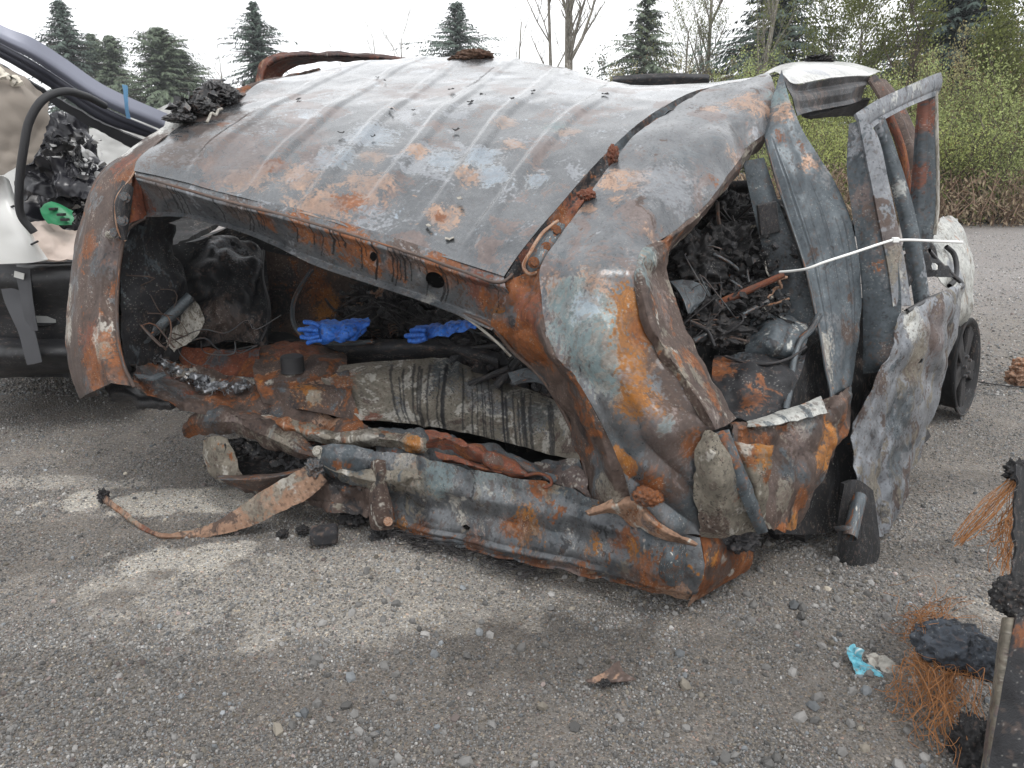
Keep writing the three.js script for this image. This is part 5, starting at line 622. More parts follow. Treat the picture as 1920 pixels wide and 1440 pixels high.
panel('bumper_cavity', [[[-1.192,0.257,-2.84],[-1.003,0.25,-2.8],[-0.773,0.214,-2.74]], [[-1.216,0.175,-2.82],[-1.004,0.178,-2.78],[-0.771,0.181,-2.72]], [[-1.197,0.087,-2.8],[-1.005,0.106,-2.76],[-0.774,0.137,-2.72]]], W0, M.soot, { dent: 0.02, crumple: 0.02 });
part('bumper_core', scraps(220, (R) => { const a = [-1.135,0.245,-2.74], b = [-0.815,0.226,-2.66], t = R(); return [mix(a[0], b[0], t), mix(a[1], b[1], t) + (R() - 0.5) * 0.07, mix(a[2], b[2], t) - 0.05 * R()]; }, 0.045, 51, 0.2, 0.5, 0.75), M.char, W0).userData.kind = 'stuff';
panel('lamp_bracket', [[[-0.781,0.311,-2.62],[-0.684,0.336,-2.58],[-0.589,0.34,-2.56],[-0.518,0.325,-2.55]], [[-0.763,0.279,-2.59],[-0.669,0.305,-2.54],[-0.577,0.31,-2.52],[-0.502,0.301,-2.52]], [[-0.743,0.235,-2.59],[-0.657,0.253,-2.54],[-0.58,0.258,-2.52],[-0.518,0.262,-2.53]], [[-0.702,0.204,-2.6],[-0.648,0.213,-2.56],[-0.601,0.218,-2.55],[-0.554,0.231,-2.55]]], W0, { seed: 24, base: 'slate', layers: [['steel', 0.4, 8], ['brown', 0.2, 8]], stains: [['rust', [-0.655,0.275,-2.54], 0.02], ['rust', [-0.607,0.275,-2.53], 0.02], ['ash', [-0.734,0.306,-2.58], 0.02]] }, { linU: true, linV: true, dent: 0.003, freq: 12, thick: 0.005, crumple: 0.008 });
part('bracket_bolt', bolt([-0.735,0.312,-2.575], [0, 0.4, 1], 0.014, 0.02), M.clay, W0);
part('bracket_stub', lump([-0.748,0.24,-2.58], [0.035, 0.045, 0.04], 55, 4, 0.35), M.steel, W0);
panel('bent_bumper_strip', [
  [[-1.725,0.034,-2.8],[-1.673,0.034,-2.76],[-1.531,0.023,-2.64],[-1.422,0.013,-2.55],[-1.323,0.012,-2.49],[-1.236,0.015,-2.5],[-1.14,0.036,-2.52],[-1.038,0.098,-2.54],[-0.932,0.169,-2.55],[-0.829,0.227,-2.56],[-0.754,0.27,-2.56]],
  [[-1.721,0.024,-2.78],[-1.671,0.02,-2.74],[-1.526,0.01,-2.62],[-1.414,0.003,-2.53],[-1.315,0.006,-2.475],[-1.225,0.008,-2.48],[-1.122,0.025,-2.49],[-1.006,0.078,-2.5],[-0.898,0.135,-2.52],[-0.794,0.192,-2.54],[-0.73,0.238,-2.555]],
  [[-1.709,0.009,-2.77],[-1.653,0.005,-2.73],[-1.521,-0.002,-2.62],[-1.407,-0.006,-2.53],[-1.313,-0.006,-2.485],[-1.218,-0.006,-2.48],[-1.112,0.008,-2.48],[-0.987,0.043,-2.49],[-0.863,0.095,-2.51],[-0.757,0.147,-2.54],[-0.706,0.196,-2.56]],
], W0, { seed: 25, base: 'tan', gloss: 0.6, layers: [['brown', 0.45, 6], ['grit', 0.45, 7], ['rust', 0.25, 7]], stains: [['redrust', [-1.392,0.012,-2.53], 0.06], ['grit', [-0.967,0.13,-2.52], 0.07], ['ash', [-0.849,0.194,-2.55], 0.04]], speck: ['dark', 0.1] }, { res: 0.007, linV: true, dent: 0.003, freq: 10, seed: 25, thick: 0.003, rag: 0.005, metal: 0.4 });
part('strip_tip', lump([-1.692,0.029,-2.77], [0.02, 0.028, 0.02], 57, 3, 0.6), M.dark, W0);
panel('tow_bracket', [[[-0.515,0.292,-2.52],[-0.488,0.314,-2.49],[-0.471,0.301,-2.5]], [[-0.511,0.227,-2.48],[-0.483,0.247,-2.45],[-0.464,0.236,-2.46]], [[-0.514,0.155,-2.45],[-0.474,0.182,-2.41],[-0.443,0.167,-2.43]], [[-0.512,0.093,-2.43],[-0.469,0.111,-2.39],[-0.432,0.104,-2.41]], [[-0.511,0.07,-2.44],[-0.474,0.077,-2.42],[-0.438,0.076,-2.43]]], W0, { seed: 26, base: 'brown', layers: [['grit', 0.45, 10], ['ash', 0.3, 12], ['dark', 0.25, 9]], gloss: 0.8 }, { linU: true, linV: true, dent: 0.004, freq: 14, thick: 0.012, crumple: 0.008 });
{ const g = rod([-0.457,0.103,-2.42], [-0.442,0.131,-2.36], 0.016, 0.016, 20); part('tow_bolt', g, M.tanrust, W0); }
for (const [i, rows] of [[[[-0.31,0.415,-2.5],[-0.229,0.431,-2.46],[-0.151,0.41,-2.42],[-0.055,0.379,-2.36],[0.045,0.35,-2.3]], [[-0.294,0.41,-2.46],[-0.214,0.426,-2.42],[-0.133,0.407,-2.37],[-0.04,0.377,-2.31],[0.054,0.356,-2.27]], [[-0.311,0.365,-2.49],[-0.23,0.365,-2.45],[-0.151,0.341,-2.41],[-0.056,0.339,-2.35],[0.036,0.334,-2.3]]], [[[-0.28,0.358,-2.47],[-0.209,0.365,-2.43],[-0.131,0.35,-2.38],[-0.037,0.348,-2.33]], [[-0.263,0.353,-2.43],[-0.195,0.358,-2.39],[-0.118,0.352,-2.34],[-0.036,0.35,-2.3]], [[-0.251,0.315,-2.46],[-0.187,0.324,-2.42],[-0.112,0.322,-2.37],[-0.037,0.328,-2.33]]], [[[-0.066,0.386,-2.42],[0,0.386,-2.38],[0.073,0.368,-2.32],[0.143,0.36,-2.26]], [[-0.056,0.382,-2.38],[0.011,0.38,-2.33],[0.082,0.367,-2.27],[0.144,0.363,-2.22]], [[-0.064,0.337,-2.41],[0.004,0.334,-2.36],[0.076,0.334,-2.3],[0.143,0.337,-2.25]]]].entries()) panel('folded_sheet', rows, W0, i === 2 ? M.steel : M.redrust, { res: 0.007, linV: true, dent: 0.004, freq: 12, seed: 26 + i, rag: 0.012, crumple: 0.018, wrinkle: 0.3 });
panel('inner_tail_panel', [[[-0.564,0.363,-2.7],[-0.412,0.365,-2.66],[-0.242,0.363,-2.6],[-0.079,0.352,-2.52],[0.077,0.344,-2.44],[0.237,0.376,-2.32]], [[-0.53,0.337,-2.62],[-0.38,0.344,-2.57],[-0.215,0.344,-2.5],[-0.057,0.34,-2.43],[0.092,0.335,-2.34],[0.244,0.345,-2.23]], [[-0.529,0.288,-2.6],[-0.378,0.301,-2.54],[-0.212,0.294,-2.45],[-0.056,0.299,-2.37],[0.091,0.306,-2.3],[0.252,0.297,-2.19]]], W0, { seed: 27, base: 'steel', layers: [['slate', 0.4, 6], ['grit', 0.3, 8], ['redrust', 0.15, 7]], gloss: 0.6, stains: [['brown', [0.185,0.395,-2.36], 0.06], ['ash', [0.21,0.388,-2.33], 0.03], ['slate', [-0.179,0.353,-2.56], 0.08]] }, { res: 0.009, linV: true, dent: 0.008, freq: 9, seed: 29, crumple: 0.026 });
part('seal_curl', tube([[0.045,0.352,-2.27],[0.088,0.373,-2.24],[0.123,0.369,-2.22],[0.13,0.349,-2.21],[0.105,0.34,-2.2]], 0.006, 6, 30), M.redrust, W0);

// inside: floor, side, seats and burnt remains
panel('cabin_floor', [[[-1.525,0.605,-3.1],[-0.984,0.553,-3.3],[-0.371,0.557,-3.1],[0.087,0.49,-2.85],[0.271,0.44,-2.5],[0.576,0.429,-2.15]], [[-1.476,0.563,-3.7],[-0.922,0.518,-3.9],[-0.282,0.483,-3.8],[0.314,0.448,-3.5],[0.663,0.395,-3],[0.952,0.398,-2.5]], [[-1.095,0.537,-4.4],[-0.539,0.497,-4.6],[0.067,0.463,-4.6],[0.762,0.428,-4.3],[1.351,0.451,-3.7],[1.418,0.395,-3]]], W0, M.soot, { dent: 0.03, res: 0.03 });
panel('left_body_side', [
  [[-1.453,1.268,-2.98],[-1.438,1.353,-3.3],[-1.33,1.514,-3.75],[-1.123,1.637,-4.15],[-0.765,1.79,-4.75]], [[-1.469,1.119,-2.94],[-1.501,1.107,-3.3],[-1.364,1.222,-3.75],[-1.149,1.341,-4.15],[-0.782,1.458,-4.75]],
], W0, M.dark, { dent: 0.01, res: 0.03, thick: 0.03 });
panel('left_body_side', [
  [[-1.527,1.059,-2.92],[-1.518,0.987,-3.3],[-1.384,1.041,-3.75],[-1.168,1.118,-4.15],[-0.795,1.206,-4.75]], [[-1.552,0.796,-2.86],[-1.499,0.762,-3.25],[-1.399,0.756,-3.7],[-1.185,0.775,-4.1],[-0.808,0.818,-4.7]], [[-1.54,0.579,-2.78],[-1.469,0.509,-3.1],[-1.362,0.448,-3.5],[-1.162,0.399,-3.9],[-0.798,0.382,-4.5]],
], W0, M.dark, { dent: 0.014, res: 0.03, thick: 0.03 });
panel('left_inner_pillar', [[[-1.465,1.161,-2.92],[-1.417,1.102,-3.12],[-1.437,1.085,-3.2]], [[-1.494,1.026,-2.86],[-1.435,0.975,-3.08],[-1.447,0.987,-3.16]], [[-1.504,0.851,-2.8],[-1.386,0.852,-3.02],[-1.372,0.883,-3.1]], [[-1.495,0.697,-2.74],[-1.451,0.643,-2.95],[-1.38,0.664,-3.05]], [[-1.479,0.575,-2.72],[-1.486,0.543,-2.9],[-1.421,0.537,-3]]], W0, { seed: 28, base: 'dark', layers: [['soot', 0.4, 6], ['slate', 0.3, 8]], gloss: 0.5 }, { dent: 0.014, freq: 9, holes: [[0.45, 0.7, 0.1, 0.06]] });
part('left_strut', tube([[-1.512,0.644,-2.86],[-1.451,0.7,-2.92],[-1.381,0.766,-2.98],[-1.329,0.816,-3.02]], 0.024, 10, 20), M.slate, W0);
panel('left_trim_remains', [[[-1.462,0.722,-3],[-1.414,0.777,-3.06],[-1.377,0.81,-3.1]], [[-1.443,0.635,-2.98],[-1.378,0.703,-3.03],[-1.33,0.761,-3.08]], [[-1.417,0.589,-2.98],[-1.35,0.625,-3.02],[-1.305,0.694,-3.07]]], W0, M.clay, { dent: 0.02, freq: 15, rag: 0.012 });
panel('left_wheelhouse', [
  [[-1.465,0.938,-3.35],[-1.43,1.006,-3.55],[-1.33,0.969,-3.65],[-1.229,0.926,-3.66]], [[-1.456,0.81,-3.25],[-1.369,0.931,-3.4],[-1.256,0.899,-3.45],[-1.178,0.867,-3.5]], [[-1.433,0.681,-3.18],[-1.308,0.762,-3.25],[-1.203,0.752,-3.3],[-1.13,0.718,-3.35]], [[-1.376,0.563,-3.12],[-1.268,0.592,-3.15],[-1.161,0.584,-3.18],[-1.093,0.561,-3.22]],
], W0, { seed: 29, base: 'dark', layers: [['slate', 0.35, 4], ['soot', 0.35, 6], ['brown', 0.25, 6]], stains: [['bgrey', [-1.33,0.955,-3.5], 0.08, 0.8], ['brown', [-1.264,0.676,-3.2], 0.12, 0.8]], gloss: 0.4 }, { dent: 0.012, freq: 7, bump: 0.001, crumple: 0.026 });
part('harness', tube([[-1.204,0.929,-3.6],[-1.171,0.824,-3.45],[-1.104,0.703,-3.3],[-1.102,0.641,-3.25],[-1.121,0.579,-3.2]], 0.008, 6, 40), M.plastic, W0);
part('harness', tube([[-0.949,0.854,-3.5],[-0.992,0.787,-3.45],[-1.017,0.712,-3.38],[-0.997,0.629,-3.3],[-0.934,0.576,-3.26],[-0.764,0.567,-3.2],[-0.608,0.594,-3.14]], 0.011, 6, 50), M.steel, W0);
panel('seat_back_panel', [[[-1.227,0.916,-3.7],[-1.013,0.863,-3.7],[-0.832,0.783,-3.7],[-0.681,0.722,-3.66]], [[-1.194,0.747,-3.6],[-0.999,0.72,-3.6],[-0.817,0.694,-3.6],[-0.709,0.671,-3.58]], [[-1.163,0.609,-3.5],[-1.009,0.595,-3.5],[-0.855,0.582,-3.5],[-0.747,0.582,-3.48]], [[-1.153,0.528,-3.4],[-0.989,0.515,-3.4],[-0.862,0.515,-3.4],[-0.76,0.528,-3.4]]], W0, { seed: 30, base: 'brown', layers: [['rust', 0.35, 6], ['dark', 0.4, 5]], gloss: 0.7, stains: [['ochre', [-0.894,0.658,-3.58], 0.09, 0.8], ['rust', [-0.971,0.747,-3.6], 0.1, 0.8], ['dark', [-1.124,0.7,-3.57], 0.14]] }, { dent: 0.015 });
const seatFrame = (rows, holes) => panel('seat_frame', rows, W0, M.tanrust, { dent: 0.004, thick: 0.006, holes, res: 0.008 });
seatFrame([[[-0.804,0.64,-3.5],[-0.738,0.694,-3.6],[-0.646,0.756,-3.7],[-0.589,0.791,-3.78]], [[-0.764,0.62,-3.45],[-0.693,0.672,-3.55],[-0.599,0.724,-3.65],[-0.54,0.766,-3.72]]], [[0.35, 0.55, 0.1, 0.2]]);
seatFrame([[[-0.556,0.609,-3.5],[-0.475,0.68,-3.6],[-0.387,0.722,-3.66],[-0.289,0.726,-3.6]], [[-0.543,0.591,-3.46],[-0.443,0.639,-3.54],[-0.348,0.672,-3.6],[-0.259,0.7,-3.54]]], [[0.3, 0.5, 0.06, 0.25], [0.5, 0.5, 0.06, 0.25], [0.7, 0.5, 0.06, 0.25]]);
part('seat_tube', tube([[-0.607,0.773,-3.6],[-0.625,0.701,-3.56],[-0.633,0.609,-3.5],[-0.659,0.528,-3.4]], 0.014, 8, 24), M.steel, W0);
part('seat_tube', tube([[-0.556,0.609,-3.5],[-0.489,0.682,-3.55],[-0.499,0.734,-3.6],[-0.452,0.776,-3.66]], 0.012, 8, 24), M.redrust, W0);
panel('load_cover', [[[-0.989,0.553,-3.32],[-0.727,0.561,-3.25],[-0.474,0.584,-3.18],[-0.277,0.605,-3.1],[-0.135,0.596,-3],[-0.044,0.588,-2.92]], [[-0.968,0.533,-3.28],[-0.718,0.544,-3.2],[-0.466,0.571,-3.12],[-0.273,0.587,-3.04],[-0.133,0.579,-2.95],[-0.054,0.572,-2.88]], [[-0.895,0.425,-3.3],[-0.686,0.44,-3.25],[-0.482,0.467,-3.2],[-0.284,0.494,-3.15],[-0.138,0.499,-3.05],[-0.045,0.496,-2.98]]], W0, M.dark, { dent: 0.008, thick: 0.01 });
part('burnt_debris', scraps(1100, (R) => { const t = R(), s = R(), a = [-0.812,0.575,-3.42], b = [-0.069,0.605,-3.1]; return [mix(a[0], b[0], t) + (R() - 0.5) * 0.1, mix(a[1], b[1], t) + 0.16 * R() * R() * (t < 0.55 ? 1.4 : 0.7), mix(a[2], b[2], t) - 0.3 * s]; }, 0.05, 82, 0.3, 0.46, 0.9), M.char, W0).userData.kind = 'stuff';
part('burnt_debris', scraps(300, (R) => { const t = R(), a = [-0.323,0.475,-3.05], b = [0.206,0.484,-2.7]; return [mix(a[0], b[0], t), mix(a[1], b[1], t) + 0.12 * R() - 0.05, mix(a[2], b[2], t) - 0.35 * R()]; }, 0.07, 83, 0.3, 0.42, 0.74), M.dark, W0).userData.kind = 'stuff';
for (const [a, b, r] of [[[-0.122,0.529,-2.95], [0.034,0.607,-3], 0.012], [[-0.226,0.59,-3.02], [-0.055,0.625,-2.95], 0.01], [[-0.064,0.495,-2.8], [0.053,0.625,-2.85], 0.018], [[-0.173,0.49,-2.85], [-0.011,0.573,-2.8], 0.012], [[0,0.538,-2.7], [0.157,0.632,-2.6], 0.012]]) part('bent_rod', rod(a, b, r), M.dark, W0);
panel('jack_plate', [[[-0.01,0.575,-2.72],[0.08,0.61,-2.66],[0.155,0.596,-2.55]], [[0.01,0.54,-2.68],[0.095,0.574,-2.6],[0.168,0.566,-2.5]]], W0, M.slate, { dent: 0.004, thick: 0.008 });

// inside the right quarter, seen through its window
panel('right_inner_pillar', [[[0.898,1.348,-3],[0.931,1.366,-2.98],[0.975,1.362,-3]], [[0.94,1.179,-2.95],[0.981,1.193,-2.9],[1.034,1.181,-2.92]], [[0.982,1.021,-2.9],[1.027,1.045,-2.84],[1.087,1.031,-2.85]], [[1.023,0.872,-2.85],[1.068,0.906,-2.78],[1.134,0.892,-2.8]], [[1.063,0.767,-2.8],[1.101,0.78,-2.74],[1.153,0.78,-2.76]], [[1.108,0.708,-2.78],[1.126,0.705,-2.74],[1.161,0.722,-2.74]]], W0, { seed: 31, base: 'slate', gloss: 0.5, layers: [['dark', 0.4, 4], ['slate', 0.4, 7]], stains: [['dark', [1.059,0.97,-2.82], 0.12, 0.7]] }, { dent: 0.003, flat: 0.85, thick: 0.012, holes: [[0.55, 0.66, 0.03, 0.012], [0.7, 0.3, 0.03, 0.012]] });
part('pillar_reinforcement', (() => { const g = new RoundedBoxGeometry(0.075, 0.12, 0.02, 2, 0.006); g.rotateZ(0.22); g.translate(...[0.976,1.146,-2.87]); return g; })(), M.dark, W0);
part('grab_bar', rod([0.987,1.224,-3.6], [1.135,1.238,-3.5], 0.028, 0.028, 12), M.dark, W0);
part('grab_bar', tube([[1.003,1.126,-3.6],[1.089,1.134,-3.55],[1.105,1.16,-3.53],[1.11,1.191,-3.5]], 0.008, 6, 20), M.dark, W0);
part('grab_bar', rod([1.044,1.093,-3.6], [1.154,1.104,-3.5], 0.016, 0.016, 8), M.dark, W0);
panel('seat_bulk', [[[0.898,1.165,-3.45],[0.96,1.222,-3.5],[1.016,1.234,-3.5],[1.048,1.177,-3.45]], [[0.871,1.051,-3.4],[0.945,1.097,-3.42],[1.013,1.097,-3.42],[1.058,1.063,-3.4]], [[0.739,0.897,-3.3],[0.889,0.962,-3.35],[1.034,0.962,-3.35],[1.139,0.945,-3.3]], [[0.712,0.628,-3.2],[0.888,0.665,-3.25],[1.046,0.672,-3.22],[1.19,0.699,-3.1]], [[0.729,0.443,-3],[0.863,0.466,-3],[1.025,0.505,-2.95],[1.158,0.543,-2.9]]], W0, M.soot, { dent: 0.05, freq: 6, crumple: 0.04 });
part('burnt_debris', scraps(1500, (R) => { const a = [0.651,1.097,-2.95], b = [1.034,0.925,-2.85], t = R(), y = R(); return [mix(a[0], b[0], t) + (R() - 0.5) * 0.12, mix(a[1], b[1], y) - 0.28 * R() + 0.02, mix(a[2], b[2], t) - 0.2 + 0.25 * R()]; }, 0.036, 84, 0.3, 0.5, 0.93), M.char, W0).userData.kind = 'stuff';
part('burnt_debris', scraps(800, (R) => { const a = [0.676,0.81,-2.7], b = [1.007,0.733,-2.6], t = R(); return [mix(a[0], b[0], t) + (R() - 0.5) * 0.1, a[1] - 0.1 + 0.22 * R() * R(), mix(a[2], b[2], t) - 0.15 * R()]; }, 0.036, 85, 0.3, 0.5, 0.93), M.char, W0).userData.kind = 'stuff';
part('wiring', mergeGeometries([...Array(16)].map((_, i) => { const R = rng(90 + i), a = [0.9,1.125,-3.1], b = [1.033,0.895,-2.9]; const p = [...Array(5)].map((__, k) => [mix(a[0], b[0], k / 4) + (R() - 0.5) * 0.16, mix(a[1], b[1], k / 4) + (R() - 0.5) * 0.14, mix(a[2], b[2], k / 4) + (R() - 0.5) * 0.14]); return tube(p, 0.003 + 0.003 * R(), 4, 24); })), M.dark, W0);
part('rust_bar', rod([0.777,0.84,-2.75], [1.005,0.956,-2.72], 0.016, 0.012, 8), M.redrust, W0);
part('rust_bar', rod([0.659,0.733,-2.6], [0.967,0.85,-2.75], 0.01, 0.01, 8), M.steel, W0);
panel('inner_plate', [[[0.583,0.926,-2.72],[0.657,0.927,-2.74],[0.729,0.903,-2.74]], [[0.613,0.888,-2.66],[0.662,0.878,-2.66],[0.698,0.868,-2.66]], [[0.632,0.832,-2.6],[0.643,0.836,-2.6],[0.654,0.851,-2.6]]], W0, M.slate, { thick: 0.008, dent: 0.004 });
panel('strut_tower', [[[0.9,0.785,-2.72],[0.969,0.805,-2.74],[1.05,0.797,-2.74],[1.102,0.777,-2.7]], [[0.873,0.748,-2.66],[0.931,0.784,-2.62],[1.01,0.774,-2.61],[1.083,0.745,-2.63]], [[0.858,0.698,-2.62],[0.91,0.727,-2.56],[0.987,0.722,-2.55],[1.053,0.708,-2.58]], [[0.876,0.657,-2.62],[0.918,0.677,-2.57],[0.98,0.68,-2.56],[1.041,0.682,-2.58]]], W0, { seed: 32, base: 'slate', layers: [['silver', 0.35, 8], ['rust', 0.28, 8], ['dark', 0.35, 6]], gloss: 0.4 }, { dent: 0.016, freq: 11, bump: 0.002, metal: 0.4 });
panel('inner_wheelhouse', [[[0.747,0.667,-2.62],[0.857,0.689,-2.6],[0.961,0.676,-2.56],[1.064,0.682,-2.58]], [[0.716,0.616,-2.52],[0.819,0.644,-2.46],[0.924,0.641,-2.44],[1.013,0.638,-2.48]], [[0.712,0.569,-2.42],[0.8,0.583,-2.38],[0.89,0.593,-2.38],[0.959,0.589,-2.42]], [[0.72,0.552,-2.28],[0.791,0.547,-2.28],[0.85,0.554,-2.3],[0.915,0.552,-2.36]]], W0, { seed: 33, base: 'dark', layers: [['slate', 0.35, 5], ['rust', 0.25, 6]], stains: [['rust', [0.75,0.647,-2.55], 0.06], ['rust', [0.816,0.577,-2.37], 0.06, 0.8]], gloss: 0.45 }, { dent: 0.02, freq: 8, bump: 0.002 });
part('door_seal', tube([[1.129,0.819,-2.66],[1.088,0.772,-2.62],[1.038,0.738,-2.58],[1.001,0.675,-2.52],[0.975,0.615,-2.46],[0.928,0.552,-2.36]], 0.013, 8, 50), M.slate, W0);
part('inner_seam', tube([[0.774,0.682,-2.58],[0.837,0.672,-2.53],[0.903,0.677,-2.5],[0.984,0.691,-2.52],[1.055,0.723,-2.56]], 0.006, 6, 40), M.dark, W0);
panel('inner_void_wall', [[[1.047,0.626,-2.62],[1.155,0.702,-2.72],[1.311,0.712,-2.85]], [[1.001,0.535,-2.52],[1.136,0.543,-2.62],[1.315,0.522,-2.75]], [[0.893,0.298,-2.35],[1.123,0.271,-2.5],[1.305,0.271,-2.6]], [[0.914,0.117,-2.3],[1.119,0.051,-2.42],[1.292,0.051,-2.5]]], W0, M.soot, { dent: 0.01, thick: 0.01 });
panel('dashboard', [[[-0.678,1.331,-4.9],[0.136,1.331,-4.9],[0.949,1.24,-4.7],[1.599,1.086,-4.2],[1.772,1.027,-3.9]], [[-0.677,1.202,-4.85],[0.134,1.172,-4.8],[0.938,1.103,-4.6],[1.572,1.008,-4.1],[1.737,0.957,-3.8]], [[-0.826,0.478,-4.7],[0,0.478,-4.7],[0.841,0.471,-4.4],[1.498,0.518,-3.9],[1.669,0.502,-3.5]]], W0, M.soot, { dent: 0.03, res: 0.04, thick: 0.02 });
part('dash_debris', scraps(600, (R) => { const t = R(), a = [0.692,1.186,-4.5], b = [1.738,0.989,-3.75]; return [mix(a[0], b[0], t), mix(a[1], b[1], t) + 0.12 * R() * R(), mix(a[2], b[2], t) + (R() - 0.5) * 0.2]; }, 0.05, 86, 0.3, 0.42, 0.74), M.char, W0).userData.kind = 'stuff';

{ // burnt seat frames, springs and harness inside the cabin
  const curve = (seed, a, b, wob, n = 5) => { const R = rng(seed); return [...Array(n)].map((_, k) => [0, 1, 2].map((i) => mix(a[i], b[i], k / (n - 1)) + (k && k < n - 1 ? (R() - 0.5) * wob : 0))); };
  const list = [[[0.652,1.072,-2.9], [0.899,0.925,-2.85], 0.012, 'steel'], [[0.724,1.113,-3], [0.717,0.851,-2.8], 0.012, 'dark'], [[0.84,1.189,-3.1], [0.845,0.841,-2.85], 0.014, 'brown'], [[0.918,1.092,-3], [0.943,0.851,-2.8], 0.01, 'steel'], [[0.627,0.973,-2.8], [0.995,1.014,-2.95], 0.008, 'dark'], [[0.646,0.801,-2.65], [0.852,0.733,-2.6], 0.01, 'brown'], [[0.783,1.014,-2.95], [0.986,0.764,-2.72], 0.012, 'steel'], [[0.969,1.056,-2.95], [1.015,0.909,-2.82], 0.007, 'clay'], [[0.607,0.866,-2.72], [0.724,0.726,-2.55], 0.012, 'dark'], [[0.798,0.789,-2.7], [1.058,0.855,-2.78], 0.009, 'tanrust'], [[0.707,0.916,-2.78], [0.831,0.794,-2.68], 0.007, 'steel'], [[0.977,0.855,-2.78], [1.046,0.933,-2.8], 0.012, 'tanrust'],
    [[-0.699,0.743,-3.55], [-0.502,0.631,-3.4], 0.011, 'steel'], [[-0.512,0.726,-3.5], [-0.646,0.592,-3.35], 0.009, 'dark'], [[-0.35,0.695,-3.4], [-0.138,0.64,-3.1], 0.01, 'brown'], [[-0.303,0.723,-3.45], [-0.381,0.604,-3.2], 0.008, 'steel'], [[-0.897,0.713,-3.5], [-0.712,0.646,-3.45], 0.008, 'dark'], [[-0.236,0.676,-3.2], [-0.033,0.62,-2.95], 0.009, 'steel'], [[-0.132,0.474,-2.9], [0.083,0.566,-2.75], 0.012, 'dark'], [[-0.249,0.49,-3], [-0.064,0.416,-2.8], 0.01, 'steel']];
  list.forEach(([a, b, r, m], i) => part('seat_tube', tube(curve(400 + i, a, b, i < 12 ? 0.04 : 0.07), r * (i < 12 ? 0.55 : 0.8), 7, 26), M[m], W0));
  const coil = (a, b, r, n) => { const A = V(a), B = V(b), d = B.clone().sub(A), u = new THREE.Vector3(1, 0.2, 0.3).cross(d).normalize(), w = d.clone().normalize().cross(u), p = []; for (let k = 0; k <= n * 8; k++) { const t = k / (n * 8), q = A.clone().addScaledVector(d, t).addScaledVector(u, r * Math.cos(k * 0.785)).addScaledVector(w, r * Math.sin(k * 0.785)); p.push(q.toArray()); } return tube(p, 0.0028, 4, n * 14); };
  [[[0.677,0.866,-2.72], [0.666,0.763,-2.64]], [[0.744,0.83,-2.7], [0.738,0.728,-2.62]], [[0.602,0.814,-2.68], [0.624,0.733,-2.6]], [[-0.645,0.64,-3.36], [-0.623,0.574,-3.3]], [[-0.555,0.64,-3.34], [-0.532,0.579,-3.28]], [[-0.385,0.636,-3.25], [-0.367,0.594,-3.2]]].forEach(([a, b]) => part('seat_spring', coil(a, b, 0.022, 6), M.brown, W0));
  const wire = (n, seed, a, b, wob) => mergeGeometries([...Array(n)].map((_, i) => tube(curve(seed + i, a.map((c, k) => c + 0.12 * N3(i, k, seed)), b.map((c, k) => c + 0.16 * N3(i, k + 9, seed)), wob, 6), 0.0022 + 0.002 * Math.abs(N3(i, 5, seed)), 4, 26)));
  part('burnt_wiring', wire(5, 500, [0.634,1.027,-2.85], [0.957,0.789,-2.7], 0.22), M.steel, W0);
  part('burnt_wiring', wire(6, 540, [0.639,0.733,-2.6], [0.91,0.925,-2.85], 0.2), M.dark, W0);
  part('burnt_wiring', wire(9, 580, [-0.763,0.646,-3.45], [-0.138,0.628,-3.1], 0.22), M.dark, W0);
  part('burnt_wiring', wire(5, 620, [-1.502,0.841,-2.85], [-1.363,0.643,-2.95], 0.16), M.brown, W0);
  part('burnt_wiring', wire(4, 640, [-1.408,0.63,-3], [-1.111,0.581,-3.1], 0.1), M.steel, W0);
}

[[[0.712,0.958,-2.9], [0.1, 0.12, 0.09]], [[0.883,1.007,-3], [0.12, 0.1, 0.1]], [[0.689,0.799,-2.75], [0.1, 0.08, 0.09]], [[0.921,0.839,-2.86], [0.09, 0.07, 0.08]], [[0.775,0.753,-2.68], [0.11, 0.05, 0.08]], [[1.001,0.951,-2.95], [0.06, 0.09, 0.07]], [[0.882,1.138,-3.2], [0.09, 0.08, 0.09]], [[-0.606,0.627,-3.42], [0.16, 0.08, 0.12]], [[-0.318,0.629,-3.3], [0.14, 0.06, 0.12]], [[-0.463,0.674,-3.5], [0.12, 0.09, 0.1]], [[-0.139,0.605,-3.1], [0.1, 0.04, 0.1]], [[-0.831,0.556,-3.5], [0.12, 0.06, 0.1]]].forEach(([c, r], i) => part('charred_cushion', lump(c, r, 160 + i, 6, 0.45, 3), M.char, W0));

panel('crumpled_valance', [[[-1.134,0.13,-2.7],[-0.972,0.158,-2.67],[-0.813,0.19,-2.64],[-0.656,0.217,-2.6],[-0.514,0.222,-2.55]], [[-1.057,0.111,-2.67],[-0.909,0.135,-2.63],[-0.771,0.163,-2.59],[-0.638,0.174,-2.55],[-0.503,0.18,-2.51]], [[-1.004,0.083,-2.68],[-0.868,0.093,-2.64],[-0.748,0.099,-2.6],[-0.625,0.101,-2.56],[-0.501,0.108,-2.52]], [[-0.935,0.065,-2.66],[-0.822,0.071,-2.62],[-0.714,0.068,-2.58],[-0.6,0.071,-2.53],[-0.488,0.071,-2.48]]], W0, { seed: 47, base: 'brown', gloss: 0.5, layers: [['slate', 0.4, 8], ['dark', 0.4, 7], ['rust', 0.25, 8], ['grit', 0.3, 9]] }, { res: 0.007, linV: true, dent: 0.006, freq: 10, seed: 51, crumple: 0.03, wrinkle: 0.5, rag: 0.014, metal: 0.35 });
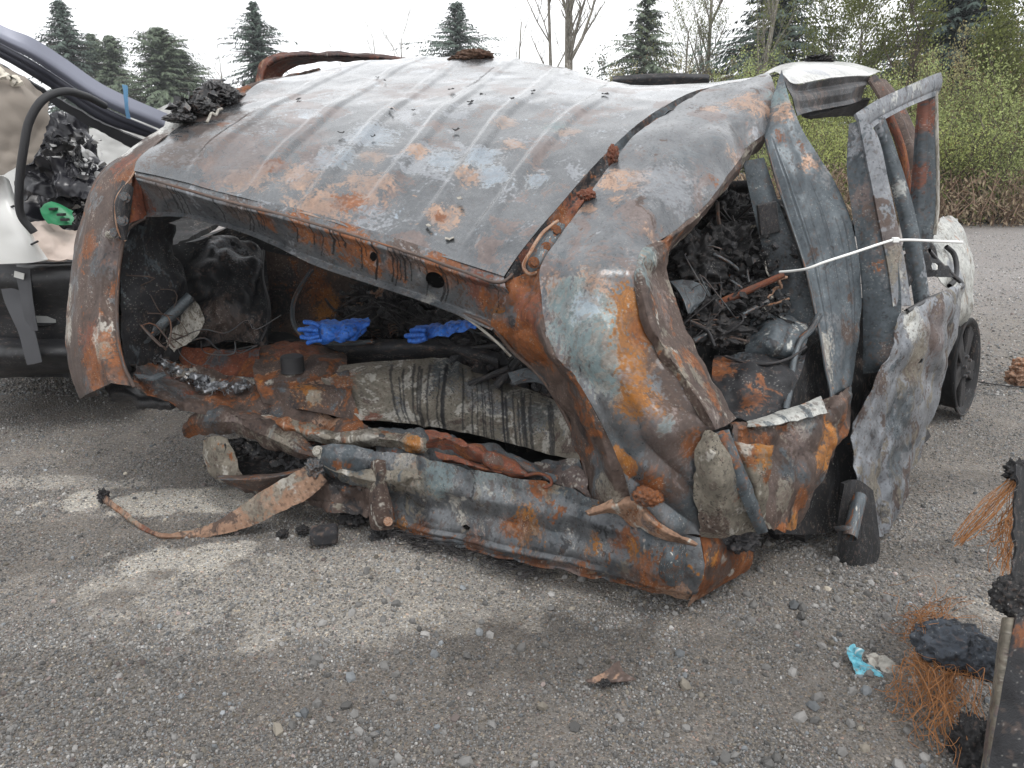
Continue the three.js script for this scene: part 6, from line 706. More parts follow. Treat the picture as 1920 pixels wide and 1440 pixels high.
panel('torn_tail_sheet', [[[-0.734,0.275,-2.6],[-0.622,0.266,-2.55],[-0.514,0.267,-2.51],[-0.39,0.297,-2.48],[-0.268,0.311,-2.43]], [[-0.713,0.262,-2.56],[-0.602,0.25,-2.5],[-0.503,0.243,-2.46],[-0.381,0.269,-2.43],[-0.26,0.284,-2.38]], [[-0.694,0.204,-2.6],[-0.597,0.183,-2.54],[-0.504,0.176,-2.49],[-0.383,0.208,-2.46],[-0.268,0.237,-2.41]]], W0, { seed: 48, base: 'grit', gloss: 0.5, layers: [['ash', 0.4, 10], ['slate', 0.4, 8], ['dark', 0.3, 9]] }, { res: 0.007, linV: true, dent: 0.004, freq: 10, seed: 52, crumple: 0.02, wrinkle: 0.4, rag: 0.012, metal: 0.4 });
panel('torn_tail_sheet', [[[0.076,0.345,-2.42],[0.148,0.359,-2.36],[0.209,0.373,-2.31],[0.249,0.365,-2.25]], [[0.086,0.339,-2.36],[0.153,0.346,-2.3],[0.21,0.353,-2.25],[0.252,0.346,-2.2]], [[0.095,0.317,-2.32],[0.161,0.325,-2.26],[0.215,0.326,-2.21],[0.257,0.314,-2.17]]], W0, { seed: 49, base: 'plum', gloss: 0.5, layers: [['ash', 0.3, 10], ['slate', 0.4, 8], ['rust', 0.3, 9]] }, { res: 0.007, linV: true, dent: 0.004, freq: 10, seed: 53, crumple: 0.022, rag: 0.012, metal: 0.4 });
// front part of the roof, side rails and far pillars
panel('front_roof_panel', [
  [[1.118,1.692,-3.3],[1.217,1.666,-3.42],[1.377,1.694,-3.6],[1.578,1.729,-3.8],[1.83,1.756,-4.08]],
  [[1.142,1.718,-3.45],[1.277,1.723,-3.6],[1.452,1.753,-3.78],[1.67,1.776,-3.98],[1.934,1.781,-4.25]],
  [[1.209,1.736,-3.75],[1.37,1.788,-3.95],[1.59,1.821,-4.15],[1.842,1.835,-4.35],[2.07,1.814,-4.5]],
  [[1.217,1.737,-3.95],[1.496,1.843,-4.4],[1.8,1.888,-4.7],[2.047,1.889,-4.8],[2.277,1.851,-4.9]],
], W0, { seed: 34, base: 'silver', gloss: 0.35, layers: [['bgrey', 0.35, 5], ['tan', 0.12, 5]] }, { dent: 0.003, freq: 2, metal: 0.5, bump: 0, wet: 0.6 });
const railBase = (s) => ({ seed: s, base: 'dark', layers: [['slate', 0.35, 6], ['brown', 0.35, 6]], gloss: 0.5 });
panel('roof_side_rail', [
  [[1.118,1.692,-3.3],[1.218,1.664,-3.42],[1.377,1.691,-3.6],[1.578,1.726,-3.8],[1.831,1.753,-4.08]], [[1.155,1.645,-3.34],[1.253,1.637,-3.47],[1.41,1.663,-3.65],[1.614,1.697,-3.85],[1.847,1.733,-4.12]], [[1.16,1.622,-3.31],[1.248,1.617,-3.43],[1.402,1.642,-3.61],[1.605,1.675,-3.81],[1.816,1.712,-4.07]], [[1.177,1.602,-3.32],[1.263,1.599,-3.44],[1.418,1.623,-3.62],[1.617,1.654,-3.82],[1.812,1.694,-4.08]], [[1.208,1.562,-3.36],[1.293,1.568,-3.48],[1.448,1.593,-3.66],[1.644,1.625,-3.86],[1.824,1.661,-4.12]], [[1.209,1.531,-3.33],[1.294,1.549,-3.45],[1.443,1.573,-3.63],[1.639,1.604,-3.83],[1.808,1.639,-4.09]],
], W0, { ...railBase(35), gloss: 0.3 }, { res: 0.007, linV: true, dent: 0.002, freq: 9, seed: 41, metal: 0.6 });
panel('inner_header', [[[1.284,1.551,-3.5],[1.545,1.593,-3.8],[1.931,1.667,-4.3]], [[1.409,1.55,-3.7],[1.658,1.572,-4],[1.95,1.578,-4.4]]], W0, M.soot, { thick: 0.02 });
panel('windscreen_pillar', [[[1.824,1.747,-4.1],[1.943,1.76,-4.25],[2.083,1.729,-4.4]], [[1.89,1.631,-4.05],[1.997,1.642,-4.15],[2.133,1.618,-4.3]], [[1.966,1.448,-3.98],[2.054,1.454,-4.02],[2.173,1.429,-4.15]], [[2.02,1.266,-3.92],[2.107,1.266,-3.94],[2.21,1.235,-4.05]], [[2.052,1.084,-3.86],[2.133,1.084,-3.86],[2.225,1.063,-3.95]], [[2.053,0.983,-3.8],[2.135,0.983,-3.8],[2.232,0.959,-3.9]]], W0, { seed: 36, base: 'brown', layers: [['redrust', 0.3, 6], ['dark', 0.35, 6]], gloss: 0.6 }, { dent: 0.006, disp: (u) => 0.012 * Math.sin(u * 14), thick: 0.01 });
panel('far_roof_edge', [[[0.643,1.832,-5.1],[0.804,1.836,-5],[0.984,1.833,-4.9],[1.177,1.811,-4.75]], [[0.645,1.809,-5.06],[0.805,1.811,-4.96],[0.984,1.811,-4.86],[1.166,1.792,-4.7]], [[0.726,1.659,-5.1],[0.847,1.654,-5],[1.002,1.655,-4.9],[1.202,1.659,-4.8]]], W0, M.dark, { thick: 0.01, linV: true, dent: 0.003 });

// the rear door, hanging open
panel('door_shut_face', [
  [[1.28,1.49,-2.97],[1.289,1.512,-2.95],[1.304,1.512,-2.94],[1.327,1.497,-2.94]], [[1.275,1.436,-2.95],[1.283,1.454,-2.91],[1.31,1.45,-2.89],[1.35,1.432,-2.91]], [[1.27,1.32,-2.91],[1.286,1.331,-2.86],[1.325,1.33,-2.84],[1.372,1.318,-2.86]], [[1.294,1.165,-2.87],[1.314,1.174,-2.81],[1.356,1.176,-2.79],[1.412,1.166,-2.82]], [[1.323,1.01,-2.83],[1.337,1.023,-2.76],[1.383,1.026,-2.74],[1.439,1.014,-2.77]], [[1.342,0.853,-2.79],[1.349,0.868,-2.71],[1.394,0.872,-2.69],[1.453,0.866,-2.72]], [[1.347,0.716,-2.75],[1.345,0.734,-2.66],[1.382,0.739,-2.64],[1.447,0.733,-2.68]], [[1.346,0.618,-2.72],[1.344,0.623,-2.63],[1.373,0.629,-2.61],[1.428,0.655,-2.65]], [[1.354,0.575,-2.72],[1.358,0.589,-2.64],[1.387,0.597,-2.62],[1.448,0.614,-2.66]],
], W0, { seed: 37, base: 'slate', gloss: 0.45, layers: [['steel', 0.35, 5], ['brown', 0.2, 6]], stains: [['plum', [1.324,1.247,-2.82], 0.07, 0.9], ['brown', [1.356,1.171,-2.8], 0.06], ['rust', [1.345,1.021,-2.75], 0.05], ['rust', [1.362,1.068,-2.76], 0.04], ['brown', [1.368,0.685,-2.63], 0.07, 0.8], ['bgrey', [1.296,1.416,-2.9], 0.06]] }, { res: 0.01, dent: 0.003, freq: 5, seed: 42, flat: 0.88, bump: 0.0006, metal: 0.4, holes: [[0.6, 0.28, 0.03, 0.008], [0.7, 0.47, 0.03, 0.008], [0.6, 0.62, 0.03, 0.008], [0.5, 0.75, 0.03, 0.008]] });
panel('door_frame_top', [
  [[1.284,1.52,-2.95],[1.389,1.572,-3.02],[1.547,1.627,-3.15],[1.724,1.683,-3.3],[1.796,1.701,-3.36]], [[1.294,1.497,-2.94],[1.396,1.547,-3.01],[1.551,1.601,-3.14],[1.728,1.656,-3.29],[1.802,1.675,-3.35]], [[1.312,1.474,-2.945],[1.406,1.524,-3.015],[1.561,1.578,-3.145],[1.735,1.632,-3.295],[1.805,1.648,-3.355]], [[1.323,1.471,-2.96],[1.416,1.521,-3.03],[1.569,1.574,-3.16],[1.744,1.629,-3.31],[1.812,1.645,-3.37]], [[1.345,1.455,-2.95],[1.424,1.499,-3.02],[1.574,1.552,-3.15],[1.738,1.601,-3.3],[1.795,1.617,-3.36]],
], W0, { seed: 38, base: 'bgrey', gloss: 0.45, layers: [['silver', 0.35, 7], ['slate', 0.3, 8]], speck: ['soot', 0.14] }, { res: 0.008, linV: true, dent: 0.0012, freq: 6, seed: 43, thick: 0.012, metal: 0.4, bump: 0.0008 });
panel('door_rear_post', [[[1.29,1.5,-2.93],[1.311,1.488,-2.92],[1.34,1.474,-2.935]], [[1.306,1.416,-2.895],[1.332,1.42,-2.885],[1.369,1.413,-2.905]], [[1.337,1.283,-2.86],[1.367,1.289,-2.85],[1.404,1.279,-2.87]], [[1.371,1.131,-2.815],[1.401,1.138,-2.805],[1.438,1.13,-2.825]], [[1.404,0.978,-2.77],[1.434,0.985,-2.76],[1.472,0.976,-2.78]], [[1.427,0.834,-2.73],[1.457,0.842,-2.72],[1.495,0.834,-2.74]]], W0, { seed: 39, base: 'bgrey', gloss: 0.5, layers: [['slate', 0.4, 7], ['silver', 0.2, 8], ['brown', 0.3, 8]], stains: [['brown', [1.403,1.095,-2.78], 0.07, 0.8], ['grit', [1.42,0.984,-2.73], 0.08]], speck: ['soot', 0.12] }, { res: 0.008, linU: true, dent: 0.0015, freq: 6, thick: 0.014, flat: 0.6, bump: 0.0008 });
panel('door_window_divider', [[[1.391,1.503,-3.02],[1.4,1.514,-3],[1.427,1.511,-3.02]], [[1.451,1.338,-2.99],[1.464,1.346,-2.96],[1.5,1.342,-2.99]], [[1.509,1.159,-2.95],[1.526,1.169,-2.92],[1.564,1.159,-2.95]], [[1.556,0.978,-2.91],[1.572,0.99,-2.88],[1.61,0.982,-2.91]], [[1.598,0.809,-2.88],[1.608,0.828,-2.85],[1.646,0.822,-2.88]]], W0, { seed: 40, base: 'slate', gloss: 0.45, layers: [['bgrey', 0.3, 6], ['dark', 0.3, 6]], stains: [['silver', [1.506,1.26,-2.95], 0.03, 0.6]] }, { thick: 0.012, dent: 0.002, linU: true, flat: 0.5 });
panel('door_front_post', [[[1.726,1.621,-3.36],[1.74,1.632,-3.33],[1.791,1.638,-3.36]], [[1.73,1.484,-3.35],[1.754,1.492,-3.31],[1.809,1.488,-3.34]], [[1.739,1.286,-3.33],[1.772,1.297,-3.29],[1.83,1.291,-3.32]], [[1.733,1.084,-3.3],[1.777,1.088,-3.26],[1.842,1.076,-3.29]], [[1.718,0.971,-3.28],[1.755,0.976,-3.24],[1.815,0.973,-3.26]]], W0, { seed: 41, base: 'slate', gloss: 0.45, layers: [['teal', 0.2, 5], ['redrust', 0.25, 5], ['dark', 0.3, 6]], stains: [['redrust', [1.732,1.527,-3.35], 0.07], ['redrust', [1.744,1.286,-3.33], 0.06]] }, { thick: 0.015, dent: 0.003, flat: 0.7, disp: (u) => 0.01 * Math.sin(u * 12) });
part('door_post_edge', tube([[1.789,1.629,-3.34],[1.806,1.483,-3.32],[1.834,1.287,-3.3],[1.848,1.132,-3.28],[1.841,1.043,-3.26]], 0.009, 6, 40), M.clay, W0);
part('inner_door_post', tube([[1.708,1.583,-3.6],[1.786,1.397,-3.55],[1.807,1.257,-3.5],[1.827,1.07,-3.45],[1.847,0.882,-3.4]], 0.02, 8, 40), M.redrust, W0);
part('inner_door_post', tube([[1.38,1.014,-2.95],[1.497,1.01,-2.98],[1.562,1.006,-2.98]], 0.012, 8, 20), M.dark, W0);
panel('door_inner_panel', [[[1.457,0.855,-2.78],[1.542,0.881,-2.86],[1.686,0.903,-2.98],[1.891,0.876,-3.14]], [[1.504,0.926,-2.84],[1.594,0.945,-2.92],[1.709,0.957,-3.02],[1.848,0.925,-3.12]], [[1.531,1,-2.9],[1.588,1.014,-2.95],[1.669,1.005,-3.02],[1.75,0.975,-3.08]]], W0, { seed: 42, base: 'dark', layers: [['slate', 0.35, 7], ['bgrey', 0.2, 9], ['soot', 0.3, 8]], gloss: 0.6 }, { dent: 0.02, freq: 10, crumple: 0.014, holes: [[0.72, 0.35, 0.08, 0.16]] });
part('belt_rail', tube([[1.711,1.001,-3.05],[1.788,0.946,-3.1],[1.877,0.888,-3.14],[1.915,0.852,-3.12],[1.773,0.842,-2.98],[1.628,0.837,-2.85],[1.47,0.822,-2.7]], 0.01, 6, 60), M.plastic, W0);
panel('door_skin', [
  [[1.445,0.818,-2.68],[1.526,0.832,-2.75],[1.62,0.845,-2.83],[1.747,0.854,-2.95],[1.907,0.86,-3.1]], [[1.42,0.786,-2.66],[1.503,0.799,-2.71],[1.603,0.815,-2.79],[1.744,0.827,-2.92],[1.924,0.842,-3.1]], [[1.411,0.733,-2.64],[1.49,0.733,-2.68],[1.59,0.741,-2.75],[1.723,0.738,-2.87],[1.892,0.745,-3.05]], [[1.387,0.666,-2.61],[1.477,0.656,-2.66],[1.575,0.649,-2.73],[1.703,0.639,-2.84],[1.856,0.63,-3]], [[1.327,0.604,-2.57],[1.421,0.581,-2.62],[1.524,0.559,-2.69],[1.653,0.533,-2.8],[1.803,0.508,-2.94]], [[1.273,0.528,-2.53],[1.366,0.497,-2.57],[1.484,0.458,-2.65],[1.611,0.423,-2.75],[1.761,0.384,-2.88]], [[1.236,0.444,-2.49],[1.32,0.411,-2.52],[1.44,0.369,-2.6],[1.571,0.329,-2.7],[1.709,0.294,-2.82]], [[1.232,0.352,-2.46],[1.309,0.314,-2.49],[1.412,0.27,-2.56],[1.534,0.226,-2.66],[1.661,0.192,-2.77]], [[1.244,0.256,-2.44],[1.315,0.21,-2.47],[1.401,0.17,-2.53],[1.498,0.142,-2.61],[1.594,0.116,-2.7]], [[1.259,0.176,-2.43],[1.325,0.113,-2.46],[1.389,0.078,-2.5],[1.468,0.071,-2.57],[1.549,0.053,-2.65]], [[1.336,0.078,-2.43],[1.368,0.029,-2.45],[1.402,0.006,-2.48],[1.442,0.012,-2.53],[1.497,0.009,-2.6]],
], W0, { seed: 43, base: 'bgrey', gloss: 0.38, run: 0.25, layers: [['brown', 0.4, 7], ['grit', 0.42, 9], ['slate', 0.26, 7]], speck: ['soot', 0.12], stains: [['silver', [1.509,0.769,-2.7], 0.06, 0.9], ['silver', [1.572,0.697,-2.74], 0.05, 0.7], ['plum', [1.641,0.724,-2.8], 0.1, 0.8], ['grit', [1.543,0.624,-2.7], 0.08], ['slate', [1.489,0.426,-2.65], 0.1], ['dark', [1.335,0.397,-2.53], 0.03, 0.7], ['brown', [1.331,0.577,-2.58], 0.06], ['slate', [1.472,0.248,-2.6], 0.07], ['grit', [1.339,0.216,-2.48], 0.07], ['dark', [1.406,0.096,-2.5], 0.05, 0.8], ['silver', [1.875,0.802,-3.05], 0.05, 0.7]] }, { res: 0.009, dent: 0.008, freq: 4, seed: 44, bump: 0.001, crumple: 0.014, wrinkle: 0.3, metal: 0.5, texel: 0.0026, roughMap: true, rag: 0.008, holes: [[0.52, 0.33, 0.018, 0.016], [0.33, 0.33, 0.012, 0.008]], disp: (u, v) => 0.02 * Math.exp(-Math.pow((u - 0.45 - 0.25 * (v - 0.5)) / 0.05, 2)) * sst(0.25, 0.4, v) });
panel('door_bottom_flap', [[[1.172,0.265,-2.4],[1.226,0.266,-2.42],[1.297,0.214,-2.44]], [[1.17,0.159,-2.38],[1.219,0.16,-2.37],[1.307,0.127,-2.4]], [[1.172,0.052,-2.36],[1.225,0.052,-2.34],[1.317,0.039,-2.37]], [[1.185,-0.019,-2.35],[1.231,-0.027,-2.32],[1.308,-0.014,-2.35]], [[1.209,-0.033,-2.33],[1.231,-0.034,-2.31],[1.272,-0.037,-2.33]]], W0, M.soot, { thick: 0.02, dent: 0.004 });
{ const a = [1.238,0.222,-2.38], b = [1.158,0.129,-2.25], A = V(a), B = V(b), L = A.distanceTo(B), g = new THREE.LatheGeometry([[0.021, 0], [0.024, 0], [0.024, L], [0.021, L], [0.021, 0]].map((q) => new THREE.Vector2(...q)), 24); g.applyQuaternion(new THREE.Quaternion().setFromUnitVectors(new THREE.Vector3(0, 1, 0), B.clone().sub(A).normalize())); g.translate(...a); part('exhaust_pipe', g, M.steel, W0); }
panel('pipe_hanger', [[[1.12,0.143,-2.3],[1.147,0.165,-2.27],[1.171,0.156,-2.26]], [[1.132,0.136,-2.29],[1.15,0.15,-2.26],[1.175,0.149,-2.25]]], W0, M.steel, { thick: 0.004 });
part('sill_tube', rod([0.974,0.034,-2.45], [1.39,0.204,-2.7], 0.03, 0.03, 12), M.dark, W0);
part('rear_axle_arm', rod([1.291,0.226,-2.6], [1.275,0.328,-2.62], 0.012, 0.018, 8), M.rust, W0);
panel('sill_panel', [[[1.008,0.105,-2.4],[1.203,0.113,-2.6],[1.508,0.091,-2.9],[1.998,0.094,-3.4]], [[1.043,0.028,-2.42],[1.224,0.032,-2.6],[1.542,0.015,-2.9],[2.034,0.038,-3.4]]], W0, M.soot, { thick: 0.04 });

// front wing and wheel
panel('front_wing', [
  [[2.085,1.015,-3.7],[2.244,1.05,-3.95],[2.436,1.045,-4.2],[2.602,1.01,-4.4]], [[2.041,0.988,-3.62],[2.207,0.989,-3.8],[2.406,0.984,-4.05],[2.589,0.953,-4.3]], [[1.954,0.942,-3.5],[2.137,0.942,-3.66],[2.373,0.921,-3.92],[2.583,0.865,-4.2]], [[1.956,0.874,-3.45],[2.124,0.865,-3.58],[2.348,0.832,-3.82],[2.567,0.761,-4.1]], [[2.014,0.804,-3.42],[2.14,0.782,-3.52],[2.33,0.735,-3.74],[2.53,0.659,-4]], [[2.078,0.729,-3.42],[2.182,0.67,-3.52],[2.341,0.615,-3.72],[2.506,0.551,-3.95]], [[2.107,0.613,-3.48],[2.212,0.559,-3.6],[2.369,0.506,-3.8],[2.521,0.471,-4]],
], W0, { seed: 44, base: 'silver', gloss: 0.38, layers: [['grit', 0.35, 4], ['bgrey', 0.3, 4], ['tan', 0.2, 6]], stains: [['slate', [2.027,0.944,-3.58], 0.05, 0.7]] }, { res: 0.014, dent: 0.008, freq: 4, seed: 45, crumple: 0.012, metal: 0.5, bump: 0.0002 });
part('wing_gap', tube([[2.099,0.949,-3.6],[2.142,0.914,-3.6],[2.144,0.858,-3.56],[2.086,0.81,-3.46],[2.03,0.793,-3.4]], 0.012, 6, 40), M.rubber, W0);
part('front_light_hole', tube([[1.915,0.985,-3.45],[1.929,0.953,-3.42],[1.936,0.907,-3.4]], 0.02, 8, 20), M.soot, W0);
{ // burnt front wheel: bare rim with broken spokes
  const c = V([2.43,0.272,-3.86]), q = new THREE.Quaternion().setFromUnitVectors(new THREE.Vector3(0, 1, 0), new THREE.Vector3(0.72, 0.12, 0.68).normalize()), fit = (g) => { g.applyQuaternion(q); g.translate(c.x, c.y, c.z); return g; };
  const lathe = (pts, n = 56) => new THREE.LatheGeometry(pts.map((p) => new THREE.Vector2(...p)), n);
  const wheel = part('front_wheel', fit(lathe([[0.225, -0.2], [0.262, -0.19], [0.262, -0.17], [0.235, -0.15], [0.22, -0.06], [0.235, 0.02], [0.258, 0.03], [0.264, 0.045], [0.256, 0.052], [0.236, 0.042], [0.212, 0.02], [0.2, -0.06], [0.212, -0.19], [0.225, -0.2]])), M.soot, W0);
  for (let k = 0; k < 5; k++) { const g = mergeGeometries([-1, 1].map((s) => { const b = new RoundedBoxGeometry(0.185, 0.024, 0.058, 2, 0.008); b.translate(0.14, 0.02, 0); b.rotateY(s * 0.13); return b; })); g.rotateY(k * Math.PI * 2 / 5 + 0.5); part('spoke', fit(g), M.soot, wheel); }
  part('hub', fit(lathe([[0, 0.045], [0.028, 0.045], [0.036, 0.038], [0.07, 0.036], [0.08, 0.02], [0.08, -0.08], [0, -0.08]], 30)), M.soot, wheel);
  part('brake_disc', fit(lathe([[0, -0.07], [0.15, -0.07], [0.15, -0.09], [0, -0.09]], 40)), M.dark, wheel);
  for (let k = 0; k < 5; k++) { const g = new THREE.CylinderGeometry(0.01, 0.01, 0.02, 6); g.translate(0.055, 0.042, 0); g.rotateY(k * Math.PI * 2 / 5); part('wheel_nut', fit(g), M.steel, wheel); }
  part('rim_bead', fit(new THREE.TorusGeometry(0.262, 0.006, 8, 48, 2.2).rotateX(Math.PI / 2).rotateY(0.6).translate(0, 0.045, 0)), M.steel, wheel);
}
part('underbody', scraps(120, (R) => [mix(-0.9, 0.9, R()), 0.08 + 0.15 * R(), -2.7 - 0.9 * R()], 0.2, 87), M.char, W0).userData.kind = 'stuff';
panel('underbody_pan', [[[-1.382,0.489,-2.75],[-0.953,0.325,-2.8],[-0.41,0.226,-2.6],[0.077,0.191,-2.4],[0.568,0.152,-2.1]], [[-1.0, 0.3, -3.6], [-0.3, 0.25, -3.5], [0.3, 0.22, -3.3], [0.9, 0.2, -3.1], [1.4, 0.2, -2.9]], [[-0.2, 0.3, -4.7], [0.4, 0.25, -4.6], [1.0, 0.22, -4.5], [1.5, 0.2, -4.3], [2.1, 0.2, -4.1]]], W0, M.soot, { dent: 0.02, res: 0.04, thick: 0.03 });
for (const [x, z] of [[-1.0, -3.5], [1.95, -4.6], [0.1, -5.0]]) part('resting_block', (() => { const g = new RoundedBoxGeometry(0.3, 0.34, 0.3, 2, 0.03); g.translate(x, 0.16, z); return g; })(), M.soot, W0);
panel('rear_seat_base', [[[1.304,0.807,-3.02],[1.467,0.8,-3.06],[1.6,0.792,-3.1]], [[1.293,0.52,-2.9],[1.455,0.508,-2.94],[1.61,0.496,-2.98]], [[1.247,0.271,-2.76],[1.427,0.246,-2.82],[1.6,0.246,-2.88]], [[1.206,0.047,-2.64],[1.385,0.026,-2.68],[1.563,0.034,-2.76]]], W0, M.soot, { thick: 0.02, dent: 0.02, crumple: 0.02 });
// ---------------------------------------------------------------- the white wreck next to it
const neigh = thing('stripped_white_car', 'gutted white car with peeled roof strip at the left edge', 'car', [-2.931,0,-3.895]);
const whitePaint = std({ color: new THREE.Color().setRGB(0.62, 0.62, 0.6), roughness: 0.3, metalness: 0 }), lav = std({ color: new THREE.Color().setRGB(0.21, 0.22, 0.27), roughness: 0.35, metalness: 0.2 });
const beige = std({ color: new THREE.Color().setRGB(0.24, 0.21, 0.18), roughness: 0.95 }), navy = std({ color: new THREE.Color().setRGB(0.03, 0.032, 0.045), roughness: 0.45 }), glossy = std({ color: new THREE.Color().setRGB(0.022, 0.022, 0.028), roughness: 0.26 }), greyTrim = std({ color: new THREE.Color().setRGB(0.055, 0.056, 0.062), roughness: 0.6 });
panel('roof_strip', [[[-2.537,2.055,-3.62],[-2.346,1.937,-3.72],[-2.24,1.89,-3.77],[-2.163,1.814,-3.87],[-2.029,1.692,-3.97],[-1.809,1.572,-4.12]], [[-2.532,2,-3.595],[-2.341,1.885,-3.695],[-2.242,1.828,-3.745],[-2.165,1.749,-3.845],[-2.032,1.633,-3.945],[-1.822,1.519,-4.095]], [[-2.544,1.994,-3.61],[-2.354,1.869,-3.71],[-2.26,1.809,-3.76],[-2.183,1.729,-3.86],[-2.048,1.611,-3.96],[-1.843,1.498,-4.11]]], neigh, lav, { thick: 0.008, linV: true, dent: 0.002, seed: 61 });
panel('roof_seal', [[[-2.524,1.985,-3.58],[-2.323,1.858,-3.66],[-2.231,1.796,-3.71],[-2.156,1.718,-3.81],[-2.024,1.598,-3.91],[-1.828,1.486,-4.06]], [[-2.53,1.959,-3.58],[-2.329,1.831,-3.66],[-2.242,1.769,-3.71],[-2.166,1.689,-3.81],[-2.035,1.569,-3.91],[-1.847,1.465,-4.06]], [[-2.537,1.93,-3.58],[-2.342,1.801,-3.67],[-2.259,1.738,-3.72],[-2.183,1.657,-3.82],[-2.051,1.534,-3.92],[-1.872,1.444,-4.07]]], neigh, navy, { thick: 0.008, linV: true, dent: 0.004, seed: 62, disp: (u, v) => 0.008 * Math.sin(v * 14) });
panel('roof_lower_trim', [[[-2.474,1.836,-3.66],[-2.367,1.777,-3.7],[-2.287,1.717,-3.75],[-2.209,1.639,-3.85],[-2.097,1.545,-3.95],[-1.918,1.444,-4.05]], [[-2.494,1.807,-3.68],[-2.387,1.747,-3.72],[-2.311,1.686,-3.77],[-2.233,1.601,-3.87],[-2.126,1.505,-3.97],[-1.994,1.407,-4.08]]], neigh, greyTrim, { thick: 0.012, dent: 0.01, seed: 63, rag: 0.01 });
panel('headliner', [[[-2.49,1.88,-3.5],[-2.324,1.795,-3.5],[-2.241,1.718,-3.6],[-2.206,1.614,-3.75]], [[-2.499,1.683,-3.45],[-2.323,1.64,-3.45],[-2.199,1.611,-3.5],[-2.145,1.514,-3.6]], [[-2.514,1.463,-3.4],[-2.328,1.463,-3.4],[-2.226,1.437,-3.45],[-2.153,1.42,-3.55]], [[-2.519,1.286,-3.35],[-2.335,1.275,-3.35],[-2.258,1.295,-3.4],[-2.191,1.339,-3.5]]], neigh, beige, { thick: 0.015, dent: 0.03, freq: 5, seed: 64, rag: 0.02 });
panel('headliner_wool', [[[-2.235,1.73,-3.45],[-2.201,1.708,-3.48],[-2.178,1.685,-3.52]], [[-2.234,1.704,-3.44],[-2.2,1.681,-3.47],[-2.16,1.661,-3.5]]], neigh, std({ color: new THREE.Color().setRGB(0.6, 0.56, 0.48), roughness: 1 }), { dent: 0.03, freq: 30, rag: 0.02, thick: 0.02, seed: 65 });
panel('far_body_side', [[[-3.597,1.602,-4.9],[-3.071,1.57,-4.9],[-2.611,1.523,-4.9],[-2.088,1.673,-4.9],[-2.031,1.666,-5]], [[-3.661,1.331,-4.9],[-3.119,1.331,-4.9],[-2.65,1.298,-4.9],[-2.131,1.363,-4.9],[-2.006,1.329,-5]], [[-3.926,0.218,-4.9],[-3.344,0.218,-4.9],[-2.835,0.218,-4.9],[-2.29,0.218,-4.9],[-2.077,0.194,-5]]], neigh, whitePaint, { thick: 0.03, dent: 0.01, seed: 66 });
part('hose', tube([[-2.106,1.048,-3.3],[-2.135,1.121,-3.28],[-2.106,1.245,-3.26],[-2.057,1.397,-3.26],[-2.02,1.514,-3.28],[-1.97,1.598,-3.32],[-1.929,1.633,-3.4],[-1.917,1.625,-3.55],[-1.941,1.595,-3.75]], 0.017, 10, 90), M.rubber, neigh);
panel('dark_inner_pillar', [[[-2.409,1.561,-4.1],[-2.285,1.569,-4.1],[-2.28,1.504,-4.12]], [[-2.381,1.423,-4.05],[-2.235,1.444,-4.02],[-2.186,1.37,-4.06]], [[-2.357,1.29,-4],[-2.201,1.291,-3.96],[-2.071,1.29,-4]], [[-2.391,1.224,-3.98],[-2.238,1.207,-3.95],[-2.102,1.205,-3.98]]], neigh, glossy, { thick: 0.012, dent: 0.02, freq: 9, seed: 67, rag: 0.02, crumple: 0.04, res: 0.012, holes: [[0.4, 0.35, 0.05, 0.03], [0.7, 0.6, 0.05, 0.03]] });
panel('torn_trim', [[[-2.456,1.345,-3.9],[-2.343,1.371,-3.9],[-2.251,1.345,-3.92],[-2.173,1.265,-3.95]], [[-2.474,1.23,-3.85],[-2.338,1.244,-3.83],[-2.238,1.229,-3.86],[-2.148,1.175,-3.9]], [[-2.495,1.102,-3.8],[-2.343,1.13,-3.78],[-2.238,1.116,-3.8],[-2.163,1.085,-3.85]], [[-2.511,1.025,-3.78],[-2.361,1.015,-3.75],[-2.259,1.012,-3.78],[-2.206,0.981,-3.82]]], neigh, glossy, { thick: 0.008, dent: 0.02, freq: 8, seed: 68, rag: 0.03, crumple: 0.05, res: 0.012 });
panel('torn_trim', [[[-2.359,1.322,-3.78],[-2.211,1.347,-3.76],[-2.099,1.309,-3.78],[-2.03,1.218,-3.82]], [[-2.362,1.247,-3.74],[-2.217,1.261,-3.72],[-2.09,1.235,-3.74],[-2.016,1.162,-3.8]], [[-2.404,1.167,-3.72],[-2.245,1.186,-3.7],[-2.117,1.167,-3.72],[-2.05,1.13,-3.78]]], neigh, glossy, { thick: 0.006, dent: 0.02, freq: 9, seed: 69, rag: 0.04, crumple: 0.06, res: 0.012 });
panel('torn_trim', [[[-2.402,1.499,-3.95],[-2.314,1.537,-3.95],[-2.235,1.525,-3.95]], [[-2.418,1.396,-3.9],[-2.281,1.422,-3.88],[-2.179,1.384,-3.9]], [[-2.435,1.32,-3.86],[-2.291,1.315,-3.84],[-2.185,1.288,-3.88]]], neigh, glossy, { thick: 0.006, dent: 0.02, freq: 9, seed: 71, rag: 0.04, crumple: 0.05, res: 0.012, holes: [[0.5, 0.5, 0.08, 0.06]] });
panel('torn_lining_sheet', [[[-2.154,1.27,-3.82],[-2.069,1.29,-3.84],[-2.009,1.229,-3.86]], [[-2.126,1.219,-3.8],[-2.046,1.219,-3.8],[-1.993,1.178,-3.84]], [[-2.122,1.162,-3.8],[-2.056,1.162,-3.8],[-2.02,1.144,-3.84]]], neigh, std({ color: new THREE.Color().setRGB(0.42, 0.42, 0.42), roughness: 0.6 }), { thick: 0.005, dent: 0.02, rag: 0.03, crumple: 0.04, seed: 72, res: 0.012 });
